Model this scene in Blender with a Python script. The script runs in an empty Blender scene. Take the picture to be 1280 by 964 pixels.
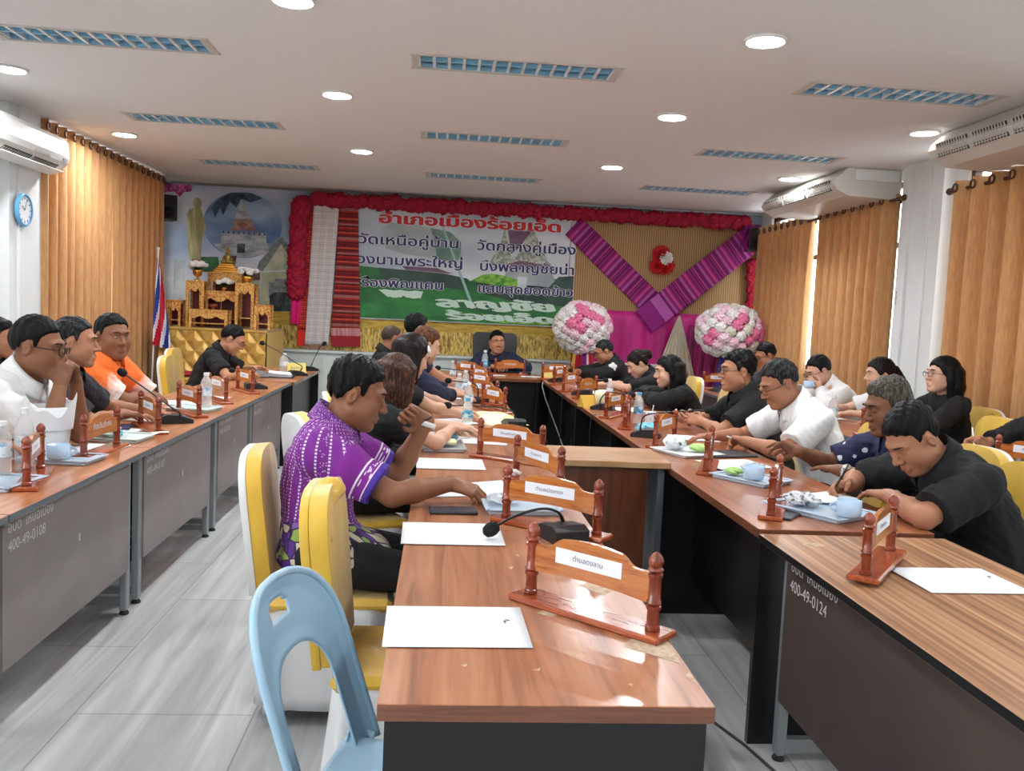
import bpy, math, random
import numpy as np
from mathutils import Vector, Matrix, Euler
from mathutils.geometry import tessellate_polygon

random.seed(7)
S = bpy.context.scene
COL = S.collection
PI = math.pi

# ------------------------------------------------------------------ camera, light, exposure
cam = bpy.data.cameras.new('camera')
cam.sensor_width = 36.0
cam.lens = 30.83
cam.clip_start = 0.05
cam_o = bpy.data.objects.new('camera', cam)
COL.objects.link(cam_o)
_yaw, _pit, _rol = math.radians(4.7094), math.radians(-4.6117), math.radians(2.652)
_f = Vector((math.sin(_yaw) * math.cos(_pit), math.cos(_yaw) * math.cos(_pit), math.sin(_pit)))
_r0 = Vector((math.cos(_yaw), -math.sin(_yaw), 0))
_u0 = _r0.cross(_f)
_r = _r0 * math.cos(_rol) + _u0 * math.sin(_rol)
_u = _u0 * math.cos(_rol) - _r0 * math.sin(_rol)
cam_o.matrix_world = Matrix(((_r.x, _u.x, -_f.x, 0), (_r.y, _u.y, -_f.y, 0), (_r.z, _u.z, -_f.z, 1.4265), (0, 0, 0, 1)))
S.camera = cam_o

S.view_settings.view_transform = 'Standard'
S.view_settings.look = 'None'
S.view_settings.gamma = 1.0
S.view_settings.use_curve_mapping = False
S.view_settings.exposure = 0.28

LAMP_W = 46.0          # each ceiling downlight
SKY = 6.0              # daylight outside the windows
world = bpy.data.worlds.new('daylight')
S.world = world
world.use_nodes = True
bg = world.node_tree.nodes['Background']
bg.inputs[0].default_value = (0.93, 0.97, 1.0, 1)
bg.inputs[1].default_value = SKY

# ------------------------------------------------------------------ helpers
def lin(c):
    return tuple((v / 12.92 if v <= 0.04045 else ((v + 0.055) / 1.055) ** 2.4) for v in c)

def rgb(r, g, b):
    return lin((r / 255, g / 255, b / 255)) + (1.0,)

MATS = {}
def mat(name, col, rough=0.6, metal=0.0, noise=None, bump=None, emit=None, alpha=None, trans=0.0, spec=0.5, sheen=0.0, sss=0.0, coat=0.0, ior=1.45, attr=False):
    """noise=(colour2, scale xyz, detail, lo, hi); bump=(scale xyz, strength, distance)"""
    if name in MATS:
        return MATS[name]
    m = bpy.data.materials.new(name)
    m.use_nodes = True
    nt = m.node_tree
    b = nt.nodes['Principled BSDF']
    b.inputs['Base Color'].default_value = col
    b.inputs['Roughness'].default_value = rough
    b.inputs['Metallic'].default_value = metal
    b.inputs['Specular IOR Level'].default_value = spec
    b.inputs['IOR'].default_value = ior
    b.inputs['Transmission Weight'].default_value = trans
    b.inputs['Coat Weight'].default_value = coat
    b.inputs['Sheen Weight'].default_value = sheen
    if sss:
        b.inputs['Subsurface Weight'].default_value = sss
        b.inputs['Subsurface Radius'].default_value = (0.012, 0.005, 0.003)
    tc = None
    if attr:
        a = nt.nodes.new('ShaderNodeAttribute'); a.attribute_name = 'Col'
        nt.links.new(a.outputs['Color'], b.inputs['Base Color'])
    if noise or bump:
        tc = nt.nodes.new('ShaderNodeTexCoord')
    if noise:
        c2, sc, det, lo, hi = noise
        mp = nt.nodes.new('ShaderNodeMapping'); mp.inputs['Scale'].default_value = sc
        nt.links.new(tc.outputs['Object'], mp.inputs[0])
        n = nt.nodes.new('ShaderNodeTexNoise'); n.inputs['Scale'].default_value = 1.0; n.inputs['Detail'].default_value = det
        nt.links.new(mp.outputs[0], n.inputs[0])
        r = nt.nodes.new('ShaderNodeValToRGB')
        r.color_ramp.elements[0].position = lo; r.color_ramp.elements[0].color = col
        r.color_ramp.elements[1].position = hi; r.color_ramp.elements[1].color = c2
        nt.links.new(n.outputs[0], r.inputs[0])
        nt.links.new(r.outputs[0], b.inputs['Base Color'])
    if bump:
        sc, st, di = bump
        mp = nt.nodes.new('ShaderNodeMapping'); mp.inputs['Scale'].default_value = sc
        nt.links.new(tc.outputs['Object'], mp.inputs[0])
        n = nt.nodes.new('ShaderNodeTexNoise'); n.inputs['Scale'].default_value = 1.0; n.inputs['Detail'].default_value = 4
        nt.links.new(mp.outputs[0], n.inputs[0])
        bp = nt.nodes.new('ShaderNodeBump'); bp.inputs['Strength'].default_value = st; bp.inputs['Distance'].default_value = di
        nt.links.new(n.outputs[0], bp.inputs['Height'])
        nt.links.new(bp.outputs[0], b.inputs['Normal'])
    if emit:
        b.inputs['Emission Color'].default_value = emit[0]
        b.inputs['Emission Strength'].default_value = emit[1]
    if alpha is not None:
        b.inputs['Alpha'].default_value = alpha
    MATS[name] = m
    return m

def stripes(name, axis, stops, period, rough=0.8, jitter=0.0, weave=None, coord='Object'):
    """cloth with woven bands: stops = [(pos, colour)...] repeated along one object axis"""
    m = bpy.data.materials.new(name); m.use_nodes = True
    nt = m.node_tree; b = nt.nodes['Principled BSDF']
    b.inputs['Roughness'].default_value = rough
    tc = nt.nodes.new('ShaderNodeTexCoord'); sp = nt.nodes.new('ShaderNodeSeparateXYZ')
    nt.links.new(tc.outputs[coord], sp.inputs[0])
    mu = nt.nodes.new('ShaderNodeMath'); mu.operation = 'MULTIPLY'; mu.inputs[1].default_value = 1.0 / period
    nt.links.new(sp.outputs[axis], mu.inputs[0])
    fr = nt.nodes.new('ShaderNodeMath'); fr.operation = 'FRACT'
    nt.links.new(mu.outputs[0], fr.inputs[0])
    r = nt.nodes.new('ShaderNodeValToRGB'); r.color_ramp.interpolation = 'CONSTANT'
    el = r.color_ramp.elements
    while len(el) < len(stops): el.new(0.5)
    for e, (p, c) in zip(el, stops): e.position = p; e.color = c
    nt.links.new(fr.outputs[0], r.inputs[0])
    nt.links.new(r.outputs[0], b.inputs['Base Color'])
    MATS[name] = m
    return m

class MB:
    """collects shapes into ONE mesh"""
    def __init__(s): s.v = []; s.f = []; s.mi = []; s.sm = []; s.T = Matrix.Identity(4); s.m = 0; s.smooth = False
    def add(s, vs, fs):
        o = len(s.v)
        s.v += [tuple(s.T @ Vector(v)) for v in vs]
        s.f += [tuple(i + o for i in f) for f in fs]
        s.mi += [s.m] * len(fs); s.sm += [s.smooth] * len(fs)
        return s
    def box(s, c, d, rz=0.0, bev=0.0, R=None):
        x, y, z = d[0] / 2, d[1] / 2, d[2] / 2
        M = Matrix.Translation(c) @ (R.to_4x4() if R is not None else Matrix.Rotation(rz, 4, 'Z'))
        if bev <= 0:
            vs = [M @ Vector(p) for p in ((-x, -y, -z), (x, -y, -z), (x, y, -z), (-x, y, -z), (-x, -y, z), (x, -y, z), (x, y, z), (-x, y, z))]
            return s.add(vs, [(0, 3, 2, 1), (4, 5, 6, 7), (0, 1, 5, 4), (1, 2, 6, 5), (2, 3, 7, 6), (3, 0, 4, 7)])
        b = min(bev, x * .99, y * .99, z * .99); vs = []; fs = []
        idx = {}
        for sx in (-1, 1):
            for sy in (-1, 1):
                for sz in (-1, 1):
                    for a in range(3):
                        p = [sx * (x - b), sy * (y - b), sz * (z - b)]
                        p[a] = (sx * x, sy * y, sz * z)[a]
                        idx[(sx, sy, sz, a)] = len(vs); vs.append(M @ Vector(p))
        for a in range(3):
            o1, o2 = (a + 1) % 3, (a + 2) % 3
            for sg in (-1, 1):
                q = []
                for s1, s2 in ((-1, -1), (1, -1), (1, 1), (-1, 1)):
                    k = [0, 0, 0]; k[a] = sg; k[o1] = s1; k[o2] = s2; q.append(idx[tuple(k) + (a,)])
                fs.append(q if sg > 0 else q[::-1])
            for s1 in (-1, 1):          # edges parallel to a
                for s2 in (-1, 1):
                    k0 = [0, 0, 0]; k0[a] = -1; k0[o1] = s1; k0[o2] = s2; k1 = list(k0); k1[a] = 1
                    q = [idx[tuple(k0) + (o1,)], idx[tuple(k1) + (o1,)], idx[tuple(k1) + (o2,)], idx[tuple(k0) + (o2,)]]
                    fs.append(q if s1 * s2 < 0 else q[::-1])
        for sx in (-1, 1):
            for sy in (-1, 1):
                for sz in (-1, 1):
                    q = [idx[(sx, sy, sz, 0)], idx[(sx, sy, sz, 1)], idx[(sx, sy, sz, 2)]]
                    fs.append(q if sx * sy * sz > 0 else q[::-1])
        return s.add(vs, fs)
    def lathe(s, prof, n=16, c=(0, 0, 0), R=None, cap=True, sx=1.0, sy=1.0):
        vs = []; fs = []
        M = Matrix.Translation(c) @ (R.to_4x4() if R is not None else Matrix.Identity(4))
        for r, z in prof:
            for k in range(n):
                a = 2 * PI * k / n; vs.append(M @ Vector((r * math.cos(a) * sx, r * math.sin(a) * sy, z)))
        for i in range(len(prof) - 1):
            for k in range(n):
                k2 = (k + 1) % n; fs.append((i * n + k, i * n + k2, (i + 1) * n + k2, (i + 1) * n + k))
        if cap:
            fs.append(tuple(range(n))[::-1]); fs.append(tuple((len(prof) - 1) * n + k for k in range(n)))
        return s.add(vs, fs)
    def tube(s, pts, r, n=8, closed=False, cap=True):
        P = [Vector(p) for p in pts]; L = len(P); vs = []; fs = []
        rr = r if isinstance(r, (list, tuple)) else [r] * L
        up = None
        for i in range(L):
            a = P[i - 1] if (i > 0 or closed) else P[i]; b = P[(i + 1) % L] if (i < L - 1 or closed) else P[i]
            t = (b - a).normalized()
            if up is None:
                up = Vector((0, 0, 1)) if abs(t.z) < .9 else Vector((1, 0, 0))
            e1 = (up - t * up.dot(t))
            if e1.length < 1e-6: e1 = t.orthogonal()
            e1.normalize(); up = e1; e2 = t.cross(e1)
            for k in range(n):
                an = 2 * PI * k / n; vs.append(P[i] + (e1 * math.cos(an) + e2 * math.sin(an)) * rr[i])
        for i in range(L if closed else L - 1):
            j = (i + 1) % L
            for k in range(n):
                k2 = (k + 1) % n; fs.append((i * n + k, i * n + k2, j * n + k2, j * n + k))
        if cap and not closed:
            fs.append(tuple(range(n))[::-1]); fs.append(tuple((L - 1) * n + k for k in range(n)))
        return s.add(vs, fs)
    def prism(s, poly, h, M=None):
        """poly in local xy, extruded along local z from 0 to h"""
        M = M or Matrix.Identity(4); n = len(poly)
        vs = [M @ Vector((x, y, 0)) for x, y in poly] + [M @ Vector((x, y, h)) for x, y in poly]
        tri = tessellate_polygon([[Vector((x, y, 0)) for x, y in poly]])
        fs = []
        ar = sum(poly[i][0] * poly[(i + 1) % n][1] - poly[(i + 1) % n][0] * poly[i][1] for i in range(n))
        for t in tri:
            a = poly[t[0]]; b = poly[t[1]]; c = poly[t[2]]
            ccw = (b[0] - a[0]) * (c[1] - a[1]) - (b[1] - a[1]) * (c[0] - a[0]) > 0
            t = tuple(t) if ccw else tuple(t)[::-1]
            fs.append(tuple(i + n for i in t)); fs.append(t[::-1])
        for i in range(n):
            j = (i + 1) % n
            fs.append((i, j, j + n, i + n) if ar > 0 else (j, i, i + n, j + n))
        return s.add(vs, fs)
    def grid(s, fn, nu, nv):
        vs = [fn(i / nu, j / nv) for j in range(nv + 1) for i in range(nu + 1)]
        fs = [(j * (nu + 1) + i, j * (nu + 1) + i + 1, (j + 1) * (nu + 1) + i + 1, (j + 1) * (nu + 1) + i) for j in range(nv) for i in range(nu)]
        return s.add(vs, fs)
    def ball(s, c, r, n=12, m=8):
        r = r if isinstance(r, (tuple, list)) else (r, r, r)
        vs = [Vector(c) + Vector((0, 0, -r[2]))]; fs = []
        for j in range(1, m):
            ph = -PI / 2 + PI * j / m
            for k in range(n):
                a = 2 * PI * k / n; vs.append((c[0] + r[0] * math.cos(ph) * math.cos(a), c[1] + r[1] * math.cos(ph) * math.sin(a), c[2] + r[2] * math.sin(ph)))
        vs.append(Vector(c) + Vector((0, 0, r[2])))
        for k in range(n):
            fs.append((0, 1 + (k + 1) % n, 1 + k))
            for j in range(m - 2):
                a = 1 + j * n; fs.append((a + k, a + (k + 1) % n, a + n + (k + 1) % n, a + n + k))
            fs.append((1 + (m - 2) * n + k, 1 + (m - 2) * n + (k + 1) % n, len(vs) - 1))
        return s.add(vs, fs)
    def mesh(s, name, mats, smooth=None):
        me = bpy.data.meshes.new(name)
        me.from_pydata(s.v, [], s.f)
        for m in (mats if isinstance(mats, (list, tuple)) else [mats]): me.materials.append(m)
        me.polygons.foreach_set('material_index', s.mi)
        me.polygons.foreach_set('use_smooth', [True] * len(s.f) if smooth else s.sm)
        me.update()
        return me
    def build(s, name, mats, parent=None, smooth=None, loc=None):
        return link(name, s.mesh(name, mats, smooth), parent, loc)

def link(name, me, parent=None, loc=None, rz=0.0):
    o = bpy.data.objects.new(name, me); COL.objects.link(o)
    if parent is not None: o.parent = parent
    if loc is not None: o.location = loc
    o.rotation_euler.z = rz
    return o

def tag(o, label=None, cat=None, group=None, kind=None):
    if label: o['label'] = label
    if cat: o['category'] = cat
    if group: o['group'] = group
    if kind: o['kind'] = kind
    return o

def thing(name, label, cat, loc=(0, 0, 0), rz=0.0, group=None):
    o = bpy.data.objects.new(name, None); COL.objects.link(o)
    o.location = loc; o.rotation_euler.z = rz; o.empty_display_size = 0.1
    return tag(o, label, cat, group)

def dup(root, loc, rz=0.0, label=None, group=None):
    r = root.copy(); COL.objects.link(r); r.location = loc; r.rotation_euler.z = rz
    if label: r['label'] = label
    if group: r['group'] = group
    for ch in list(root.children):
        c = ch.copy(); COL.objects.link(c); c.parent = r
        for g in ch.children:
            d = g.copy(); COL.objects.link(d); d.parent = c
    return r

def struct(name, mb, m, parent=None):
    o = mb.build(name, m, parent)
    if parent is None: o['kind'] = 'structure'
    return o

def text_mesh(body, size, bold=0.0, depth=0.0):
    """flat lettering (local xy, centred on x, baseline y=0); each outline is filled by itself with its own holes"""
    cu = bpy.data.curves.new('lettering', 'FONT'); cu.body = body; cu.size = size; cu.align_x = 'CENTER'
    cu.resolution_u = 3
    try: cu.fill_mode = 'NONE'
    except Exception: pass
    o = bpy.data.objects.new('lettering', cu); COL.objects.link(o)
    dg = bpy.context.evaluated_depsgraph_get(); dg.update()
    me = bpy.data.meshes.new_from_object(o.evaluated_get(dg))
    nv = len(me.vertices); adj = {}
    for e in me.edges:
        a, b = e.vertices; adj.setdefault(a, []).append(b); adj.setdefault(b, []).append(a)
    pts = [v.co.to_2d() for v in me.vertices]
    seen = set(); loops = []
    for v0 in range(nv):
        if v0 in seen or v0 not in adj: continue
        lp = [v0]; seen.add(v0); cur = v0
        while True:
            nx = [w for w in adj[cur] if w not in seen]
            if not nx: break
            cur = nx[0] if len(lp) > 1 else min(nx, key=lambda w: abs(w - v0))
            lp.append(cur); seen.add(cur)
        loops.append([pts[i] for i in lp])
    def area(l): return .5 * sum(l[i].x * l[(i + 1) % len(l)].y - l[(i + 1) % len(l)].x * l[i].y for i in range(len(l)))
    def inside(p, l):
        c = False
        for i in range(len(l)):
            a, b = l[i], l[i - 1]
            if (a.y > p.y) != (b.y > p.y) and p.x < (b.x - a.x) * (p.y - a.y) / (b.y - a.y) + a.x: c = not c
        return c
    loops = [l for l in loops if len(l) > 2]
    ars = [area(l) for l in loops]
    sgn = 1 if sum(1 for a in ars if a > 0) and ars[max(range(len(ars)), key=lambda i: abs(ars[i]))] > 0 else -1
    mb = MB()
    for i, l in enumerate(loops):
        if ars[i] * sgn <= 0: continue
        holes = [loops[j] for j in range(len(loops)) if ars[j] * sgn < 0 and inside(loops[j][0], l) and abs(ars[j]) < abs(ars[i])]
        polys = [[Vector((p.x, p.y, 0)) for p in l]] + [[Vector((p.x, p.y, 0)) for p in h] for h in holes]
        flat = [p for pl in polys for p in pl]
        tri = tessellate_polygon(polys)
        fs = []
        for t in tri:
            a, b, c = (flat[k] for k in t)
            fs.append(tuple(t) if (b - a).cross(c - a).z > 0 else tuple(t)[::-1])
        mb.add(flat, fs)
    bpy.data.objects.remove(o); bpy.data.curves.remove(cu); bpy.data.meshes.remove(me)
    return mb

def lettering(name, body, size, m, parent, M, sx=1.0):
    """places lettering by a matrix (local xy of text -> parent space)"""
    t = text_mesh(body, size); w = MB(); w.T = M @ Matrix.Diagonal((sx, 1, 1, 1))
    w.add(t.v, t.f)
    return w.build(name, m, parent)

def face_mat(origin, xdir, ydir):
    x = Vector(xdir).normalized(); y = Vector(ydir).normalized(); z = x.cross(y)
    return Matrix(((x.x, y.x, z.x, origin[0]), (x.y, y.y, z.y, origin[1]), (x.z, y.z, z.z, origin[2]), (0, 0, 0, 1)))
# ------------------------------------------------------------------ room shell
XL, XR, YB, YF, ZC = -3.61, 4.22, 11.60, -2.6, 2.916
M_ceil = mat('ceiling_paint', rgb(228, 227, 227), 0.85)
M_wall = mat('wall_paint', rgb(228, 230, 230), 0.8, noise=(rgb(216, 218, 217), (1.1, 1.1, .5), 3, .35, .75))
M_dado = mat('ledge_paint', rgb(214, 224, 220), 0.5)
M_white = mat('white_plastic', rgb(232, 233, 232), 0.35)
M_offw = mat('aged_white_plastic', rgb(214, 210, 202), 0.45)
M_dark = mat('dark_slot', rgb(40, 40, 40), 0.6)
M_black = mat('black_plastic', rgb(22, 22, 24), 0.4)
M_frame = mat('brown_window_frame', rgb(74, 48, 36), 0.5)
M_steel = mat('brushed_metal', rgb(160, 160, 160), 0.35, metal=1.0)

def floor_mat():
    m = bpy.data.materials.new('wood_look_floor_tile'); m.use_nodes = True
    nt = m.node_tree; b = nt.nodes['Principled BSDF']; L = nt.links.new
    tc = nt.nodes.new('ShaderNodeTexCoord')
    mp = nt.nodes.new('ShaderNodeMapping'); mp.inputs['Scale'].default_value = (9.0, 0.55, 1); L(tc.outputs['Object'], mp.inputs[0])
    n1 = nt.nodes.new('ShaderNodeTexNoise'); n1.inputs['Scale'].default_value = 1.4; n1.inputs['Detail'].default_value = 6; n1.inputs['Distortion'].default_value = 1.2
    L(mp.outputs[0], n1.inputs[0])
    r = nt.nodes.new('ShaderNodeValToRGB'); e = r.color_ramp.elements
    e[0].position = .32; e[0].color = rgb(176, 178, 178); e[1].position = .68; e[1].color = rgb(216, 217, 216)
    L(n1.outputs[0], r.inputs[0])
    mp2 = nt.nodes.new('ShaderNodeMapping'); mp2.inputs['Rotation'].default_value = (0, 0, PI / 2); L(tc.outputs['Object'], mp2.inputs[0])
    br = nt.nodes.new('ShaderNodeTexBrick'); br.inputs['Scale'].default_value = 1.0
    br.inputs['Brick Width'].default_value = 1.2; br.inputs['Row Height'].default_value = .6; br.inputs['Mortar Size'].default_value = .003; br.offset = .5
    br.inputs['Color1'].default_value = (1, 1, 1, 1); br.inputs['Color2'].default_value = (.86, .86, .87, 1); br.inputs['Mortar'].default_value = (.5, .5, .5, 1)
    L(mp2.outputs[0], br.inputs[0])
    mx = nt.nodes.new('ShaderNodeMix'); mx.data_type = 'RGBA'; mx.blend_type = 'MULTIPLY'; mx.inputs[0].default_value = 1
    L(r.outputs[0], mx.inputs[6]); L(br.outputs[0], mx.inputs[7]); L(mx.outputs[2], b.inputs['Base Color'])
    b.inputs['Roughness'].default_value = .32
    return m
mb = MB(); mb.box((.3, 4.5, -.05), (7.9, 14.4, .1)); struct('floor', mb, floor_mat())

# ceiling with holes for the recessed fluorescent troffers
FX = [-2.035, .385, 2.8]; FY = [1.03, 3.23, 5.43, 7.64, 9.83]; FL, FW = 1.24, .30
xs = sorted([XL - .1, XR + .1] + [x + s * FL / 2 for x in FX for s in (-1, 1)])
ys = sorted([YF - .1, YB + .1] + [y + s * FW / 2 for y in FY for s in (-1, 1)])
mb = MB()
for i in range(len(xs) - 1):
    for j in range(len(ys) - 1):
        if i % 2 == 1 and j % 2 == 1: continue
        mb.add([(xs[i], ys[j], ZC), (xs[i + 1], ys[j], ZC), (xs[i + 1], ys[j + 1], ZC), (xs[i], ys[j + 1], ZC)], [(3, 2, 1, 0)])
        # slab top keeps daylight out
mb.box((.3, 4.5, ZC + .2), (8.1, 14.6, .1))
struct('ceiling', mb, M_ceil)

def wall_x(name, x, t, segs, m):
    mb = MB()
    for y0, y1, z0, z1 in segs:
        mb.box((x + t / 2, (y0 + y1) / 2, (z0 + z1) / 2), (abs(t), y1 - y0, z1 - z0))
    return struct(name, mb, m)
HT = ZC + .25
WL = [(-1.9, 2.3, .9, 2.6), (7.95, 11.15, .95, 2.86)]; WR = [(4.6, 6.95, .95, 2.80), (7.95, 11.25, .95, 2.83)]  # first left opening is unseen, added to let in fill daylight
def segs(win):
    out = []; y = YF - .1
    for y0, y1, z0, z1 in win:
        out += [(y, y0, 0, HT), (y0, y1, 0, z0), (y0, y1, z1, HT)]; y = y1
    return out + [(y, YB + .1, 0, HT)]
wall_x('wall_left', XL, -.12, segs(WL), M_wall)
wall_x('wall_right', XR, .12, segs(WR), M_wall)
mb = MB(); mb.box((.3, YB + .06, HT / 2), (8.1, .12, HT)); struct('wall_back', mb, M_wall)
mb = MB(); mb.box((.3, YF - .06, HT / 2), (8.1, .12, HT)); struct('wall_front', mb, M_wall)
mb = MB(); mb.box((-3.53, 7.60, ZC / 2), (.16, .56, ZC)); mb.box((-3.515, 7.60, ZC / 2), (.17, .30, ZC)); struct('trim_1', mb, M_wall)
mb = MB(); mb.box((4.165, 7.44, ZC / 2), (.11, .66, ZC)); mb.box((4.10, 7.63, ZC / 2), (.03, .10, ZC)); mb.box((4.105, 7.30, ZC / 2), (.02, .04, ZC)); struct('trim_2', mb, M_wall)
# ledge and low white panelled wall under the mural
mb = MB(); mb.box((.3, 11.53, .84), (7.8, .14, .03)); mb.box((.3, 11.56, .41), (7.8, .08, .82))
for k in range(9): mb.box((-3.3 + k * .9, 11.515, .42), (.06, .02, .8))
struct('trim_3', mb, M_dado)
mb = MB(); mb.box((.3, 11.52, .05), (7.7, .02, .1)); struct('baseboard_back', mb, M_dado)
mb = MB(); mb.box((-1.2, 11.585, 2.895), (4.6, .025, .03)); mb.box((2.0, 11.57, 2.885), (4.4, .03, .012)); struct('trim_4', mb, mat('grey_cable_trunking', rgb(120, 118, 116), .5))

def window(name, x, s, win):
    y0, y1, z0, z1 = win
    mb = MB(); w = .05; xc = x + s * .06
    for z in (z0 + w / 2, z1 - w / 2, 2.25): mb.box((xc, (y0 + y1) / 2, z), (.06, y1 - y0, w))
    n = 4
    for k in range(n + 1): mb.box((xc, y0 + w / 2 + (y1 - y0 - w) * k / n, (z0 + z1) / 2), (.06, w, z1 - z0))
    o = struct(name, mb, M_frame)
    g = MB(); g.box((xc + s * .01, (y0 + y1) / 2, (z0 + z1) / 2), (.004, y1 - y0 - .02, z1 - z0 - .02))
    g.build('pane', mat('window_glass', (1, 1, 1, 1), .02, trans=1.0, ior=1.02, spec=.2), o)
window('window_1', XL, -1, WL[1]); window('window_2', XR, 1, WR[0]); window('window_3', XR, 1, WR[1]); window('window_added_fill', XL, -1, WL[0])  # last window is unseen, added behind the viewer as daylight fill

# ------------------------------------------------------------------ ceiling lights
M_lamp = mat('led_diffuser', (1, 1, 1, 1), .5, emit=((.93, .97, 1.0, 1), 290.0))
M_lamph = mat('led_diffuser_soft', (1, 1, 1, 1), .5, emit=((.93, .97, 1.0, 1), 130.0))
M_lampoff = mat('led_diffuser_dim', (1, 1, 1, 1), .5, emit=((1.0, .98, .95, 1), 8.0))
def downlight(x, y, label, m, r=.095):
    t = thing('downlight', label, 'ceiling light', (x, y, ZC - .012), 0, 'round ceiling downlights')
    mb = MB(); mb.smooth = True
    mb.lathe([(r, .002), (r, -.004), (r + .006, -.006), (r + .016, 0), (r + .018, .012), (r, .012)], 40, cap=False)
    mb.build('trim_ring', M_white, t)
    mb = MB(); mb.lathe([(r, 0.0), (r, .006)], 40); mb.build('diffuser', m, t)
    return t
DL = [(-.79, 4.5, 'nearest left, cut by top of photo'), (1.62, 4.59, 'large and bright, near the top right'), (-.80, 6.39, 'between left and middle light troffers'), (1.60, 6.39, 'between middle and right light troffers'),
      (-.83, 8.58, 'farther back, left of centre'), (1.59, 8.62, 'farther back, right of centre'), (-2.95, 6.27, 'at the left edge above the air conditioner'), (-2.97, 8.46, 'in front of the left curtain'), (3.40, 8.67, 'beside the far ceiling air conditioner')]
for x, y, w in DL: downlight(x, y, 'glowing round LED downlight in the ceiling, ' + w, M_lamp)
downlight(3.50, 6.37, 'dim round downlight in the ceiling beside the nearer right air conditioner', M_lampoff)
for x, y in [(-.8, 2.4), (1.6, 2.4), (-2.95, 4.1), (3.4, 4.1), (-2.95, 1.9), (3.4, 1.9), (-.8, .3), (1.6, .3), (-2.95, -.3), (3.4, -.3), (-.8, -1.6), (1.6, -1.6)]:
    downlight(x, y, 'glowing round LED downlight in the ceiling above and behind the viewer, out of the photo', M_lamph)

M_louv = mat('silver_louvre', rgb(236, 240, 242), .3, metal=.2)
M_troft = mat('tray_painted_reflection', rgb(158, 210, 238), .3, metal=.1)  # blue reflection painted into the tray's base colour
M_refl = mat('reflector_painted_reflection', rgb(150, 202, 230), .25, metal=.2)  # blue is a reflection put into the colour, lightened against recess shade
M_tubeoff = mat('unlit_tube', rgb(225, 228, 230), .3)
M_trof = mat('troffer_frame', rgb(196, 193, 188), .5)
def troffer():
    t = thing('light_troffer', 'x', 'ceiling light', (0, 0, 0), 0, 'recessed light troffers')
    mb = MB()
    for s in (-1, 1):
        mb.box((0, s * (FW / 2 - .004), -.002), (FL + .03, .022, .008)); mb.box((s * (FL / 2 - .012), 0, -.002), (.04, FW + .014, .008))
    mb.build('frame', M_trof, t)
    mb = MB()
    mb.box((0, 0, .05), (FL, FW, .004))
    for s in (-1, 1):
        mb.box((0, s * FW / 2, .025), (FL, .003, .05)); mb.box((s * FL / 2, 0, .025), (.003, FW, .05))
    mb.build('tray', M_troft, t)
    for s in (-1, 1):
        mb = MB(); mb.smooth = True
        R = Matrix.Rotation(PI / 2, 3, 'Y'); mb.lathe([(.008, -.58), (.008, .58)], 10, (0, s * .07, .038), R); mb.build('tube', M_tubeoff, t)
    mb = MB()
    n = 13
    for k in range(n + 1):
        x = -FL / 2 + .035 + (FL - .07) * k / n
        # tapered parabolic blade: wide at the bottom
        w0, w1 = .009, .002
        mb.add([(x - w0, -FW / 2 + .012, .002), (x + w0, -FW / 2 + .012, .002), (x + w0, FW / 2 - .012, .002), (x - w0, FW / 2 - .012, .002),
                (x - w1, -FW / 2 + .012, .028), (x + w1, -FW / 2 + .012, .028), (x + w1, FW / 2 - .012, .028), (x - w1, FW / 2 - .012, .028)],
               [(0, 3, 2, 1), (4, 5, 6, 7), (0, 1, 5, 4), (1, 2, 6, 5), (2, 3, 7, 6), (3, 0, 4, 7)])
    mb.build('louvre', M_louv, t)
    for y_, w_ in ((0, .014), (-FW / 2 + .016, .006), (FW / 2 - .016, .006)):
        mb = MB(); mb.box((0, y_, .015), (FL - .04, w_, .024)); mb.build('reflector', M_refl, t)
    return t
_tw = {(0, 2): 'nearest left, cut by photo edge', (0, 3): 'second along the left row', (0, 4): 'farthest on the left', (1, 2): 'nearest in the middle row', (1, 3): 'second in the middle row', (1, 4): 'farthest in the middle, above the banner',
       (2, 2): 'nearest on the right', (2, 3): 'second along the right row', (2, 4): 'farthest on the right, above the woven mat'}
tr0 = troffer(); first = True
for i, x in enumerate(FX):
    for j, y in enumerate(FY):
        lb = 'unlit rectangular louvred light troffer in the ceiling, ' + _tw.get((i, j), 'above the viewer and out of the photo')
        if first: tr0.location = (x, y, ZC); tr0['label'] = lb; first = False
        else: dup(tr0, (x, y, ZC), 0, lb)

# ------------------------------------------------------------------ curtains
def curtain_mat(name, c1, c2):
    m = bpy.data.materials.new(name); m.use_nodes = True
    nt = m.node_tree; b = nt.nodes['Principled BSDF']; L = nt.links.new
    tc = nt.nodes.new('ShaderNodeTexCoord'); n = nt.nodes.new('ShaderNodeTexNoise'); n.inputs['Scale'].default_value = 60; n.inputs['Detail'].default_value = 2
    mp = nt.nodes.new('ShaderNodeMapping'); mp.inputs['Scale'].default_value = (1, 1, .15); L(tc.outputs['Object'], mp.inputs[0]); L(mp.outputs[0], n.inputs[0])
    r = nt.nodes.new('ShaderNodeValToRGB'); r.color_ramp.elements[0].position = .3; r.color_ramp.elements[0].color = c1; r.color_ramp.elements[1].position = .7; r.color_ramp.elements[1].color = c2
    L(n.outputs[0], r.inputs[0]); L(r.outputs[0], b.inputs['Base Color'])
    b.inputs['Roughness'].default_value = .75; b.inputs['Sheen Weight'].default_value = .25
    tr = nt.nodes.new('ShaderNodeBsdfTranslucent'); L(r.outputs[0], tr.inputs[0])
    mx = nt.nodes.new('ShaderNodeMixShader'); mx.inputs[0].default_value = .2
    L(b.outputs[0], mx.inputs[1]); L(tr.outputs[0], mx.inputs[2]); L(mx.outputs[0], nt.nodes['Material Output'].inputs[0])
    return m
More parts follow.
